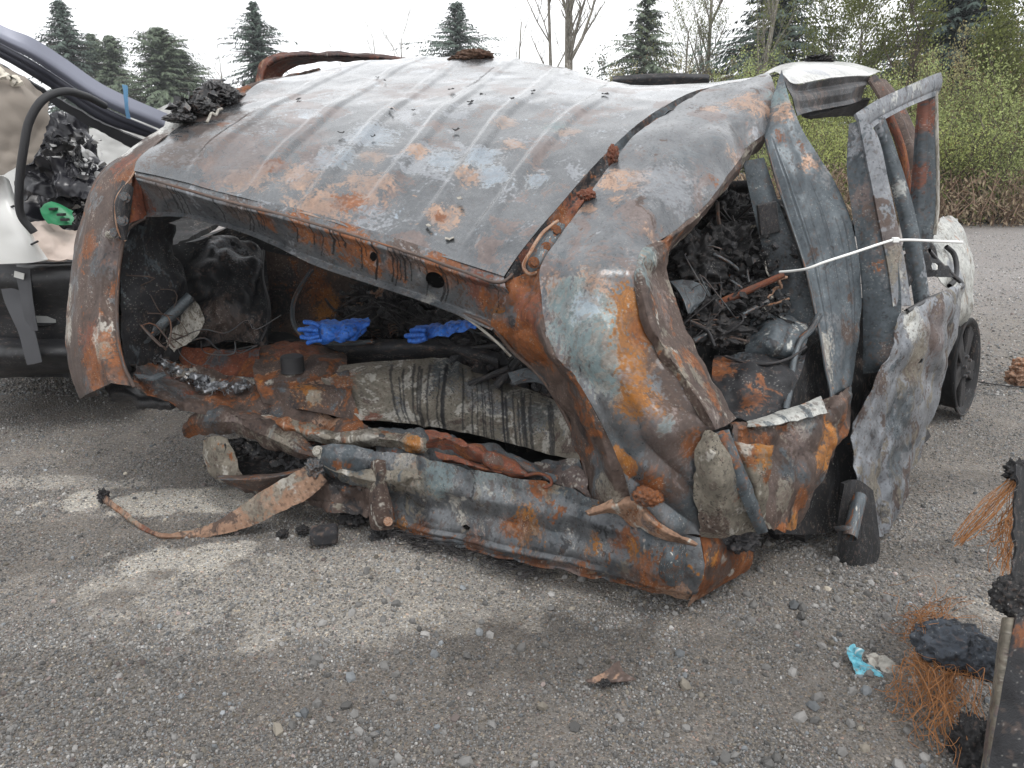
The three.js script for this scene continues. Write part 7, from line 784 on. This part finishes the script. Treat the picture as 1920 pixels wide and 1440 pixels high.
part('torn_plastic', scraps(180, (R) => { const a = [-2.342,1.471,-3.8], b = [-2.086,1.044,-3.72]; return [mix(a[0], b[0], R()), mix(a[1], b[1], R()), mix(a[2], b[2], R()) - 0.1 * R()]; }, 0.07, 88, 0.3, 0.12, 0.42), M.plastic, neigh).userData.kind = 'stuff';
part('torn_lining', scraps(140, (R) => { const a = [-2.256,1.446,-3.78], b = [-1.996,1.037,-3.8]; return [mix(a[0], b[0], R()), mix(a[1], b[1], R()), mix(a[2], b[2], R())]; }, 0.04, 89), std({ color: new THREE.Color().setRGB(0.5, 0.5, 0.5), roughness: 0.8 }), neigh).userData.kind = 'stuff';
panel('circuit_board', [[[-2.263,1.124,-3.62],[-2.203,1.153,-3.64],[-2.13,1.111,-3.66]], [[-2.236,1.093,-3.6],[-2.169,1.101,-3.6],[-2.107,1.084,-3.62]], [[-2.206,1.058,-3.58],[-2.147,1.048,-3.58],[-2.112,1.051,-3.6]]], neigh, std({ color: new THREE.Color().setRGB(0.02, 0.22, 0.09), roughness: 0.4 }), { thick: 0.004, dent: 0.012, freq: 14, rag: 0.012 });
for (const c of [[-2.184,1.126,-3.6], [-2.139,1.102,-3.58], [-2.12,1.079,-3.57]]) part('circuit_chip', (() => { const g = new RoundedBoxGeometry(0.03, 0.012, 0.03, 1, 0.002); g.translate(...c); return g; })(), M.plastic, neigh);
panel('airbag_cloth', [[[-2.41,1.026,-3.7],[-2.31,1.051,-3.7],[-2.215,1.01,-3.75],[-2.059,0.983,-3.8]], [[-2.366,0.98,-3.6],[-2.248,0.995,-3.58],[-2.148,0.973,-3.62],[-2.013,0.942,-3.7]], [[-2.405,0.885,-3.55],[-2.244,0.897,-3.5],[-2.124,0.885,-3.55],[-2.001,0.857,-3.65]]], neigh, std({ color: new THREE.Color().setRGB(0.62, 0.52, 0.46), roughness: 0.95 }), { thick: 0.01, dent: 0.03, freq: 9, seed: 70 });
panel('white_pillar', [[[-2.413,1.281,-3.5],[-2.342,1.269,-3.5],[-2.358,1.255,-3.55]], [[-2.414,1.118,-3.45],[-2.277,1.12,-3.42],[-2.295,1.119,-3.5]], [[-2.44,0.998,-3.45],[-2.235,1.003,-3.4],[-2.24,0.982,-3.48]], [[-2.464,0.887,-3.45],[-2.231,0.902,-3.4],[-2.194,0.895,-3.48]]], neigh, whitePaint, { thick: 0.02, dent: 0.004 });
part('pillar_groove', tube([[-2.357,1.124,-3.44],[-2.294,1.139,-3.43],[-2.251,1.153,-3.42]], 0.005, 6, 20), M.rubber, neigh);
part('pillar_groove', tube([[-2.296,0.941,-3.4],[-2.216,0.974,-3.4],[-2.171,0.996,-3.42]], 0.005, 6, 20), M.rubber, neigh);
panel('door_card', [[[-2.818,0.875,-3.62],[-2.493,0.867,-3.6],[-2.338,0.862,-3.6],[-2.134,0.854,-3.65],[-1.896,0.829,-3.75]], [[-2.789,0.806,-3.56],[-2.466,0.804,-3.54],[-2.313,0.799,-3.54],[-2.117,0.789,-3.6],[-1.883,0.756,-3.7]], [[-2.862,0.627,-3.6],[-2.531,0.623,-3.58],[-2.374,0.617,-3.58],[-2.167,0.607,-3.63],[-1.924,0.585,-3.73]], [[-2.946,0.461,-3.66],[-2.607,0.452,-3.64],[-2.444,0.452,-3.64],[-2.224,0.442,-3.68],[-1.974,0.416,-3.78]]], neigh, M.plastic, { thick: 0.03, dent: 0.006, holes: [[0.55, 0.72, 0.1, 0.06]], disp: (u, v) => 0.012 * Math.sin(v * 11 + 2 * u) });
panel('door_sill', [[[-2.897,0.476,-3.6],[-2.561,0.482,-3.58],[-2.266,0.471,-3.62],[-1.94,0.446,-3.72]], [[-2.847,0.437,-3.52],[-2.516,0.443,-3.5],[-2.232,0.434,-3.55],[-1.918,0.405,-3.66]], [[-2.876,0.376,-3.54],[-2.542,0.382,-3.52],[-2.26,0.376,-3.58],[-1.935,0.353,-3.68]], [[-2.956,0.291,-3.62],[-2.612,0.303,-3.6],[-2.319,0.307,-3.66],[-1.984,0.289,-3.76]]], neigh, M.plastic, { thick: 0.02, dent: 0.008 });
panel('seat_belt', [[[-2.454,0.874,-3.52],[-2.401,0.875,-3.51],[-2.362,0.874,-3.52]], [[-2.439,0.713,-3.5],[-2.385,0.72,-3.49],[-2.35,0.724,-3.5]], [[-2.384,0.563,-3.47],[-2.335,0.57,-3.46],[-2.304,0.573,-3.47]], [[-2.365,0.394,-3.46],[-2.32,0.402,-3.45],[-2.289,0.41,-3.46]]], neigh, greyTrim, { thick: 0.004, dent: 0.004, flat: 0.6 });
panel('seat_belt', [[[-2.361,0.867,-3.5],[-2.321,0.867,-3.5],[-2.294,0.853,-3.51]], [[-2.343,0.717,-3.48],[-2.306,0.719,-3.47],[-2.287,0.717,-3.48]], [[-2.337,0.563,-3.47],[-2.305,0.565,-3.46],[-2.286,0.563,-3.47]]], neigh, greyTrim, { thick: 0.004, dent: 0.004, flat: 0.6 });
part('belt_label', (() => { const g = new THREE.BoxGeometry(0.045, 0.03, 0.004); g.rotateZ(-0.3); g.translate(...[-2.324,0.831,-3.47]); return g; })(), whitePaint, neigh);
for (const p of [[-40, 715, 3.9], [140, 705, 4.0]]) part('wheel', (() => { const g = new THREE.TorusGeometry(0.22, 0.09, 12, 32); g.translate(p[0] < 0 ? -3.1 : -2.35, 0.31, -4.75); return g; })(), M.rubber, neigh);
panel('underfloor', [[[-3.012,0.307,-3.7],[-2.51,0.307,-3.7],[-2.034,0.277,-3.8]], [[-3.4, 0.28, -4.9], [-2.6, 0.28, -4.9], [-1.8, 0.28, -4.9]]], neigh, M.soot, { thick: 0.05, res: 0.05 });
panel('body_shell', [[[-2.919,0.856,-3.75],[-2.414,0.855,-3.72],[-1.931,0.818,-3.82]], [[-3.4, 1.0, -4.85], [-2.6, 1.0, -4.85], [-1.8, 1.0, -4.85]]], neigh, M.soot, { thick: 0.03, res: 0.05, dent: 0.02 });
single('blue_tape', (() => { const S = surface([[[-1.879,1.695,-3.82],[-1.854,1.69,-3.82]], [[-1.89,1.619,-3.84],[-1.87,1.614,-3.84]], [[-1.907,1.542,-3.88],[-1.887,1.537,-3.88]]]), g = sheetGeometry(S, arcs(S, true), arcs(S, false), { thick: 0.002, dent: 0.006, rag: 0.006 }); return g; })(), new THREE.MeshPhysicalMaterial({ color: new THREE.Color().setRGB(0.25, 0.5, 0.72), roughness: 0.5, transmission: 0.4, thickness: 0, side: THREE.DoubleSide }), 'thin strip of pale blue film stuck on the white wreck roof seal', 'tape');

// another burnt car behind, only its raised hood shows
const back = thing('burnt_car', 'rust-brown raised hood of a burnt car behind the wreck roof', 'car', [-2.456,0,-9.19]);
panel('hood', [[[-2,1.871,-6.2],[-1.951,1.989,-6.15],[-1.871,2.052,-6.1],[-1.75,2.085,-6.1],[-1.47,2.098,-6.15],[-1.071,2.085,-6.2],[-0.707,2.053,-6.25]], [[-1.919,1.863,-6.1],[-1.868,1.965,-6.05],[-1.79,2.019,-6],[-1.684,2.052,-6],[-1.439,2.069,-6.05],[-1.055,2.059,-6.1],[-0.697,2.027,-6.15]], [[-1.899,1.859,-6.3],[-1.849,1.933,-6.3],[-1.768,1.996,-6.3],[-1.672,2.031,-6.3],[-1.471,2.063,-6.35],[-1.108,2.072,-6.4],[-0.731,2.042,-6.45]]], back, { seed: 50, base: 'redrust', layers: [['brown', 0.45, 3], ['dark', 0.3, 3], ['tan', 0.2, 4]], gloss: 0.6, stains: [['dark', [-1.463,2.084,-6.12], 0.3, 0.8], ['dark', [-1.063,2.072,-6.15], 0.3, 0.8]] }, { thick: 0.012, linV: true, dent: 0.006, texel: 0.008, crumple: 0.01 });
part('body', (() => { const g = new RoundedBoxGeometry(2.6, 0.9, 1.7, 4, 0.25); g.translate(-0.9, 0.6, -7.3); return toMetresUV(g); })(), M.dark, back);
panel('hood_stay', [[[-1.8, 1.0, -6.6], [-1.75, 1.0, -6.6]], [[-1.72, 1.9, -6.4], [-1.66, 1.9, -6.4]]], back, M.rust, { thick: 0.03 });

// ---------------------------------------------------------------- loose things
single('zip_tie', mergeGeometries([tube([[0.981,0.969,-2.7],[1.012,0.983,-2.64],[1.035,1.001,-2.58],[1.08,1.025,-2.56],[1.186,1.055,-2.58],[1.294,1.081,-2.62],[1.364,1.092,-2.66]], 0.0048, 6, 60), tube([[1.351,1.088,-2.655],[1.396,1.092,-2.64],[1.502,1.086,-2.66],[1.629,1.077,-2.7]], 0.0048, 6, 40), (() => { const g = new RoundedBoxGeometry(0.022, 0.018, 0.018, 2, 0.003); g.deleteAttribute('uv'); g.translate(...[1.361,1.091,-2.65]); const u = new Float32Array(g.attributes.position.count * 2); g.setAttribute('uv', new THREE.BufferAttribute(u, 2)); return g.index ? g : mergeVertices(g); })()].map((g) => g.index ? g.toNonIndexed() : g)), std({ color: new THREE.Color().setRGB(0.78, 0.78, 0.76), roughness: 0.45 }), 'long white zip tie holding the open rear door to the pillar', 'zip tie');
KIND.glove = [lin(16, 62, 150), lin(56, 128, 224)];
function glove(rows, seed, label, fingers) {
  const S = surface(rows), au = arcs(S, true), av = arcs(S, false);
  const g = sheetGeometry(S, au, av, { res: 0.005, thick: 0.005, dent: 0.016, freq: 11, seed, rag: 0.006, crumple: 0.006, disp: (u, v) => 0.009 * (0.5 - Math.abs(Math.sin(u * 11 + v * 5 + seed + 1.5 * Math.sin(v * 4 + u * 3)))) });
  const all = [g, ...fingers.map(([a, b], i) => { const t = tube([a, a.map((c, k) => mix(c, b[k], 0.5) + (k === 1 ? 0.008 : 0.004) * Math.sin(i * 2 + k)), b], 0.0105, 8, 14), p = t.attributes.position; t.setAttribute('uv1', t.attributes.uv.clone()); return t; }), ...fingers.map(([, b]) => { const t = new THREE.SphereGeometry(0.0105, 8, 6); t.translate(...b); t.setAttribute('uv1', t.attributes.uv.clone()); return t; })];
  single('glove', mergeGeometries(all), burntMaterial(S, au, av, STYLE({ seed, base: 'glove', gloss: 0.45, run: 1, layers: [['soot', 0.12, 22]] }), { texel: 0.002, metal: 0, bump: 0.0008 }), label, 'glove', 'blue gloves in the boot');
}
glove([[[-0.908,0.657,-3.16],[-0.847,0.667,-3.18],[-0.775,0.672,-3.2],[-0.699,0.676,-3.2],[-0.633,0.686,-3.2]], [[-0.902,0.643,-3.1],[-0.827,0.661,-3.1],[-0.748,0.671,-3.1],[-0.678,0.68,-3.12],[-0.615,0.685,-3.14]], [[-0.885,0.619,-3.08],[-0.815,0.629,-3.06],[-0.737,0.638,-3.06],[-0.677,0.643,-3.08],[-0.628,0.666,-3.12]], [[-0.855,0.605,-3.1],[-0.799,0.605,-3.08],[-0.734,0.61,-3.08],[-0.674,0.614,-3.1],[-0.639,0.638,-3.12]]], 71, 'crumpled blue glove in the boot, left one of the pair', [[[-0.826,0.671,-3.1], [-0.895,0.685,-3.12]], [[-0.824,0.659,-3.07], [-0.909,0.662,-3.08]], [[-0.816,0.641,-3.05], [-0.897,0.634,-3.06]], [[-0.811,0.62,-3.06], [-0.872,0.608,-3.06]]]);
glove([[[-0.392,0.671,-3.04],[-0.315,0.69,-3.04],[-0.246,0.703,-3.02],[-0.176,0.726,-2.98],[-0.13,0.74,-2.94]], [[-0.433,0.658,-3],[-0.34,0.686,-2.98],[-0.25,0.704,-2.96],[-0.173,0.72,-2.93],[-0.12,0.735,-2.9]], [[-0.435,0.645,-2.98],[-0.342,0.657,-2.95],[-0.248,0.675,-2.93],[-0.172,0.709,-2.9],[-0.128,0.723,-2.88]]], 73, 'crumpled blue glove in the boot, right one of the pair', [[[-0.353,0.683,-2.97], [-0.418,0.676,-3]], [[-0.355,0.67,-2.95], [-0.437,0.661,-2.97]], [[-0.35,0.659,-2.94], [-0.423,0.643,-2.96]]]);
single('charred_plastic', mergeGeometries([lump([-1.285,1.623,-3.45], [0.085, 0.05, 0.09], 91, 8, 0.26, 3), lump([-1.305,1.556,-3.24], [0.085, 0.035, 0.07], 92, 8, 0.26, 3), lump([-1.327,1.515,-3.12], [0.06, 0.018, 0.05], 93, 6, 0.24, 3), ...[scraps(120, (R) => { const t = R(), a = [-1.318,1.522,-3.1], b = [-1.261,1.644,-3.5]; return [mix(a[0], b[0], t) + (R() - 0.5) * 0.06, mix(a[1], b[1], t) + (R() - 0.3) * 0.07, mix(a[2], b[2], t)]; }, 0.05, 94, 0.3, 0.3, 0.75)]].map((g) => g.index ? g.toNonIndexed() : g)), std({ map: M.char.map, roughness: 0.3 }), 'shiny black clump of charred plastic on the roof edge above the left pillar', 'debris');
single('charred_clump', mergeGeometries([lump([-0.202,1.881,-4.35], [0.1, 0.03, 0.08], 95, 6, 0.22, 3), lump([-0.28,1.859,-4.3], [0.06, 0.015, 0.06], 96, 5, 0.22, 3)]), std({ map: M.tanrust.map, color: 0x8a8078, roughness: 0.9 }), 'small brown-grey burnt clump on top of the wreck roof', 'debris');
single('charred_clump', lump([1.76,1.886,-4.6], [0.07, 0.02, 0.06], 97, 4, 0.8, 4), M.char, 'small black burnt scrap on the front roof above the rear door', 'debris');
single('ash_string', tube([[-1.209,1.498,-3.1],[-1.206,1.515,-3.12],[-1.206,1.536,-3.16],[-1.195,1.528,-3.16],[-1.194,1.55,-3.2],[-1.195,1.556,-3.24]], 0.006, 5, 30), M.clay, 'pale twisted ash string on the left corner of the roof', 'debris');
{ // burnt flakes lying on the roof
  const R = rng(131), spots = [[-0.533,1.432,-2.985],[-0.495,1.544,-3.24],[-0.408,1.54,-3.25],[-0.272,1.642,-3.54],[-0.176,1.577,-3.33],[-0.128,1.615,-3.46],[0,1.591,-3.35],[0.093,1.628,-3.46],[-0.649,1.716,-3.84],[-0.601,1.695,-3.76],[-0.218,1.457,-3.03],[-0.925,1.595,-3.42],[0.404,1.612,-3.42],[-0.658,1.446,-3],[-0.179,1.223,-2.6],[-0.205,1.106,-2.45],[-0.276,1.143,-2.5]];
  spots.forEach((p, i) => { const pale = i >= 14, s = 0.008 + 0.009 * R(), g = new THREE.BoxGeometry(s * 1.8, 0.002, s, 4, 1, 2), q = g.attributes.position, b = R() * 0.6; for (let k = 0; k < q.count; k++) q.setY(k, q.getY(k) + b * q.getX(k) * q.getX(k) / s + 0.25 * s * N3(q.getX(k) * 60, i, q.getZ(k) * 60)); g.computeVertexNormals(); g.rotateY(R() * 6); g.rotateX(0.25); g.translate(p[0], p[1] + 0.012, p[2]);
    single('burnt_flake', g, pale ? M.clay : M.soot, pale ? 'tiny pale ash flake lying on the lower rear of the roof panel' : 'tiny black burnt flake lying on the upper roof panel', 'flake', pale ? 'pale ash flakes on the roof' : 'black flakes on the roof'); });
}
// on the ground
{ const c = [-0.699,0.03,-2.445], g = new RoundedBoxGeometry(0.105, 0.062, 0.075, 5, 0.016), p = g.attributes.position; for (let i = 0; i < p.count; i++) { const k = 1 + 0.1 * fbm(p.getX(i) * 18, p.getY(i) * 18, p.getZ(i) * 18, 3); p.setXYZ(i, p.getX(i) * k, p.getY(i) * k, p.getZ(i) * k); } g.computeVertexNormals(); g.rotateY(0.25); g.translate(...c); single('burnt_block', toMetresUV(g), std({ map: tile({ base: 'dark', layers: [['brown', 0.45, 12], ['soot', 0.3, 16]], stains: [] }, 71, 128), roughness: 0.85 }), 'brick-shaped burnt block lying under the tail panel', 'block'); }
for (const [c, r, s, l] of [[[-0.868,0.012,-2.489], 0.02, 101, 'small black cinder left of the burnt block'], [[-0.797,0.014,-2.51], 0.022, 102, 'black cinder touching the left end of the burnt block'], [[-0.484,0.02,-2.463], 0.04, 103, 'flat black cinder below the tow bracket'], [[-0.618,0.03,-2.604], 0.05, 104, 'black cinder behind the burnt block under the tail panel'], [[0.255,0.008,-1.674], 0.012, 105, 'tiny cinder beside the brown metal shard']]) single('cinder', lump(c, [r, r * 0.65, r], s, 3, 0.6), M.soot, l, 'cinder', 'cinders on the gravel');
{ // sooty wire tangle under the tail panel
  const R = rng(55), gs = []; for (let i = 0; i < 70; i++) { const t = R(), a = [-0.422,0.03,-2.41], b = [0.09,0.02,-2.168], c = [mix(a[0], b[0], t), 0.015, mix(a[2], b[2], t) - 0.02]; gs.push(tube([...Array(4)].map(() => [c[0] + (R() - 0.5) * 0.14, Math.max(0.004, c[1] + R() * 0.04), c[2] + (R() - 0.5) * 0.07]), 0.0016, 4, 16)); }
  single('wire_tangle', mergeGeometries(gs), M.dark, 'tangle of burnt wires under the lower edge of the tail panel', 'wires');
}
{ const S = surface([[...[[0.203,0.005,-1.69]], ...[[0.252,0.01,-1.71]], ...[[0.301,0.022,-1.745]]], [...[[0.209,-0.001,-1.685]], ...[[0.265,0.002,-1.69]], ...[[0.314,0.01,-1.71]]], [...[[0.235,0,-1.682]], ...[[0.294,0,-1.684]], ...[[0.347,0.002,-1.69]]]]), st = STYLE({ seed: 55, base: 'brown', layers: [['plum', 0.4, 9], ['tan', 0.3, 12]], gloss: 0.6, stains: [['tan', [0.236,0.004,-1.7], 0.03]] }), au = arcs(S, true), av = arcs(S, false); single('metal_shard', sheetGeometry(S, au, av, { thick: 0.003, dent: 0.006, res: 0.006, rag: 0.004 }), burntMaterial(S, au, av, st, {}), 'brown triangular metal shard lying on the gravel in front', 'shard'); }
KIND.turquoise = [lin(38, 120, 140), lin(120, 190, 205)];
{ const mk = (rows, seed, col, name, label, cat) => { const S = surface(rows), au = arcs(S, true), av = arcs(S, false); single(name, sheetGeometry(S, au, av, { thick: 0.0015, dent: 0.016, freq: 16, res: 0.004, seed, rag: 0.01, crumple: 0.016 }), burntMaterial(S, au, av, STYLE({ seed: 60, gloss: 0.35, run: 1, ...col }), { texel: 0.0015, metal: 0, bump: 0.0006 }), label, cat); };
  mk([[...[[0.962,0.041,-1.79]], ...[[0.989,0.045,-1.79]], ...[[0.997,0.035,-1.77]]], [...[[0.955,0.032,-1.75]], ...[[0.991,0.036,-1.745]], ...[[1.019,0.019,-1.735]]], [...[[0.958,0.006,-1.715]], ...[[1,0.01,-1.71]], ...[[1.04,0,-1.71]]], [...[[0.981,-0.019,-1.685]], ...[[1.023,-0.015,-1.685]], ...[[1.056,-0.021,-1.675]]]], 111, { base: 'turquoise', layers: [['teal', 0.4, 16], ['white', 0.28, 22], ['grit', 0.2, 26]] }, 'plastic_wrapper', 'torn turquoise plastic wrapper lying on the gravel', 'wrapper');
  mk([[...[[1.003,0.035,-1.77]], ...[[1.031,0.031,-1.765]], ...[[1.063,0.028,-1.755]]], [...[[1.017,0.016,-1.73]], ...[[1.054,0.012,-1.73]], ...[[1.088,0.009,-1.72]]], [...[[1.037,0,-1.705]], ...[[1.068,-0.003,-1.705]], ...[[1.092,-0.006,-1.7]]]], 112, { base: 'ash', layers: [['grit', 0.4, 16], ['tan', 0.3, 20]] }, 'paper_scrap', 'crumpled dirty white paper against the turquoise wrapper', 'paper');
}
// burnt door and tyre remains at the right edge
const pst = thing('scorched_car_door', 'black scorched car door edge standing at the lower right corner', 'car door', [1.274,0,-1.49]);
panel('scorched_sheet', [[[1.125,0.407,-1.42],[1.169,0.421,-1.42],[1.238,0.435,-1.42]], [[1.107,0.281,-1.38],[1.144,0.298,-1.36],[1.226,0.298,-1.36]], [[1.086,0.156,-1.34],[1.129,0.184,-1.31],[1.207,0.193,-1.3]], [[1.062,0.046,-1.3],[1.107,0.073,-1.26],[1.196,0.083,-1.25]]], pst, { seed: 56, base: 'dark', layers: [['soot', 0.4, 5], ['slate', 0.25, 6]], gloss: 0.35, stains: [['rust', [1.134,0.373,-1.39], 0.03]] }, { thick: 0.012, dent: 0.006, metal: 0.2 });
panel('bent_lip', [[[1.126,0.379,-1.44],[1.12,0.396,-1.42],[1.129,0.398,-1.42]], [[1.115,0.257,-1.41],[1.105,0.277,-1.385],[1.11,0.281,-1.38]], [[1.095,0.143,-1.37],[1.086,0.163,-1.345],[1.092,0.165,-1.34]], [[1.075,0.045,-1.33],[1.067,0.062,-1.305],[1.073,0.061,-1.3]]], pst, { seed: 57, base: 'grit', layers: [['slate', 0.4, 8], ['plum', 0.3, 8]], gloss: 0.4 }, { thick: 0.008, dent: 0.004 });
part('charred_rubber', lump([1.157,0.422,-1.46], [0.05, 0.05, 0.05], 121, 7, 0.25, 3), M.char, pst);
panel('upper_edge', [[[1.292,0.626,-1.74],[1.341,0.629,-1.74],[1.422,0.632,-1.74]], [[1.243,0.545,-1.64],[1.291,0.545,-1.64],[1.37,0.545,-1.64]], [[1.189,0.47,-1.54],[1.24,0.47,-1.54],[1.316,0.47,-1.54]], [[1.132,0.393,-1.43],[1.181,0.4,-1.43],[1.251,0.407,-1.43]]], pst, M.soot, { thick: 0.01, dent: 0.01, freq: 8, rag: 0.01, crumple: 0.012 });
part('panel_foot', lump([1.112,0.034,-1.42], [0.05, 0.07, 0.06], 122, 7, 0.3, 3), M.soot, pst);
const wireMat = std({ color: new THREE.Color().setRGB(0.3, 0.135, 0.05), roughness: 0.75, metalness: 0.2 });
function wires(n, seed, from, to, spread, droop, r) { const R = rng(seed), gs = []; for (let i = 0; i < n; i++) { const a = from(R), b = to(R), m = [0, 1, 2].map((k) => (a[k] + b[k]) / 2 + (R() - 0.5) * spread); m[1] += droop * R(); const kink = (f) => [0, 1, 2].map((k) => mix(f < 0.5 ? a[k] : m[k], f < 0.5 ? m[k] : b[k], (f * 2) % 1) + (R() - 0.5) * spread * 0.4); gs.push(tube([a, kink(0.2), kink(0.4), m, kink(0.7), kink(0.9), b], r * (0.6 + 0.8 * R()), 4, 20)); } return mergeGeometries(gs); }
const near = (a, s, R) => a.map((c) => c + (R() - 0.5) * s), above = (p) => { p[1] = Math.max(0.006, p[1]); return p; };
KIND.tyre = [lin(40, 45, 52), lin(72, 78, 86)];
const tyre = thing('tyre_remains', 'charred tyre lump with a fringe of rusty wire cords lying at lower right', 'tyre', [1.132,0,-1.582]);
part('charred_rubber', mergeGeometries([lump([1.151,0.167,-1.62], [0.095, 0.055, 0.08], 123, 7, 0.2, 3), lump([1.119,0.156,-1.66], [0.05, 0.042, 0.05], 124, 7, 0.2, 3), lump([1.189,0.176,-1.56], [0.05, 0.05, 0.05], 125, 7, 0.22, 3)]), std({ map: tile({ base: 'tyre', layers: [['soot', 0.3, 30], ['dark', 0.4, 22]], gloss: 0.9 }, 72, 192), color: 0xffffff, roughness: 0.95 }), tyre);
part('wire_cords', wires(120, 126, (R) => { const t = R(), a = [1.059,0.13,-1.64], b = [1.162,0.149,-1.54]; return near([0, 1, 2].map((k) => mix(a[k], b[k], t)), 0.03, R); }, (R) => { const t = R(), a = [1.043,0.01,-1.63], b = [1.074,0.01,-1.412]; return above(near([0, 1, 2].map((k) => mix(a[k], b[k], t)), 0.16, R)); }, 0.12, 0.06, 0.0008), wireMat, tyre);
part('wire_cords', wires(60, 127, (R) => near([1.099,0.19,-1.66], 0.07, R), (R) => above(near([1.262,0.02,-1.893], 0.22, R)), 0.12, 0.04, 0.0008), wireMat, tyre);
const bun = thing('rusty_wire_bundle', 'bundle of rust-red wire cords hanging in at the right edge', 'wires', [1.702,0,-2.183]);
part('char_knot', lump([1.427,0.536,-1.9], [0.035, 0.03, 0.03], 128, 4, 0.5), M.soot, bun);
part('wire_cords', wires(26, 129, (R) => near([1.425,0.518,-1.9], 0.03, R), (R) => near([1.252,0.354,-1.84], 0.035, R), 0.03, 0, 0.0012), wireMat, bun);
part('wire_cords', wires(34, 130, (R) => near([1.432,0.509,-1.9], 0.04, R), (R) => near([1.384,0.271,-1.8], 0.09, R), 0.08, 0, 0.001), wireMat, bun);
part('wire_cords', wires(16, 132, (R) => near([1.442,0.419,-1.88], 0.03, R), (R) => near([1.335,0.357,-1.84], 0.05, R), 0.06, 0, 0.001), wireMat, bun);
single('rusty_scrap', mergeGeometries([lump([3.156,0.05,-4.383], [0.06, 0.07, 0.06], 133, 4, 0.5), lump([3.161,0.12,-4.391], [0.05, 0.04, 0.05], 134, 4, 0.5)]), M.tanrust, 'rusty tan scrap lump far off at the right edge', 'scrap');
single('ground_wire', tube([[2.907,-0.011,-4.4],[2.975,-0.009,-4.35],[3.073,0,-4.3],[3.206,-0.007,-4.3]].map((p) => [p[0], 0.012, p[2]]), 0.004, 5, 30), M.dark, 'thin dark wire lying on the gravel beyond the front wheel', 'wire');
single('plastic_flap', (() => { const S = surface([[[-1.743,0.423,-3],[-1.629,0.444,-2.98],[-1.489,0.413,-2.96],[-1.407,0.399,-2.95]], [[-1.683,0.396,-2.96],[-1.581,0.417,-2.92],[-1.463,0.4,-2.9],[-1.407,0.393,-2.92]], [[-1.625,0.376,-2.95],[-1.563,0.362,-2.92],[-1.468,0.372,-2.9],[-1.42,0.379,-2.92]]]); return sheetGeometry(S, arcs(S, true), arcs(S, false), { thick: 0.006, dent: 0.02, freq: 10, rag: 0.02, crumple: 0.02 }); })(), M.plastic, 'black torn plastic flap hanging below the left rear pillar', 'flap');
renderer.render(scene, camera);
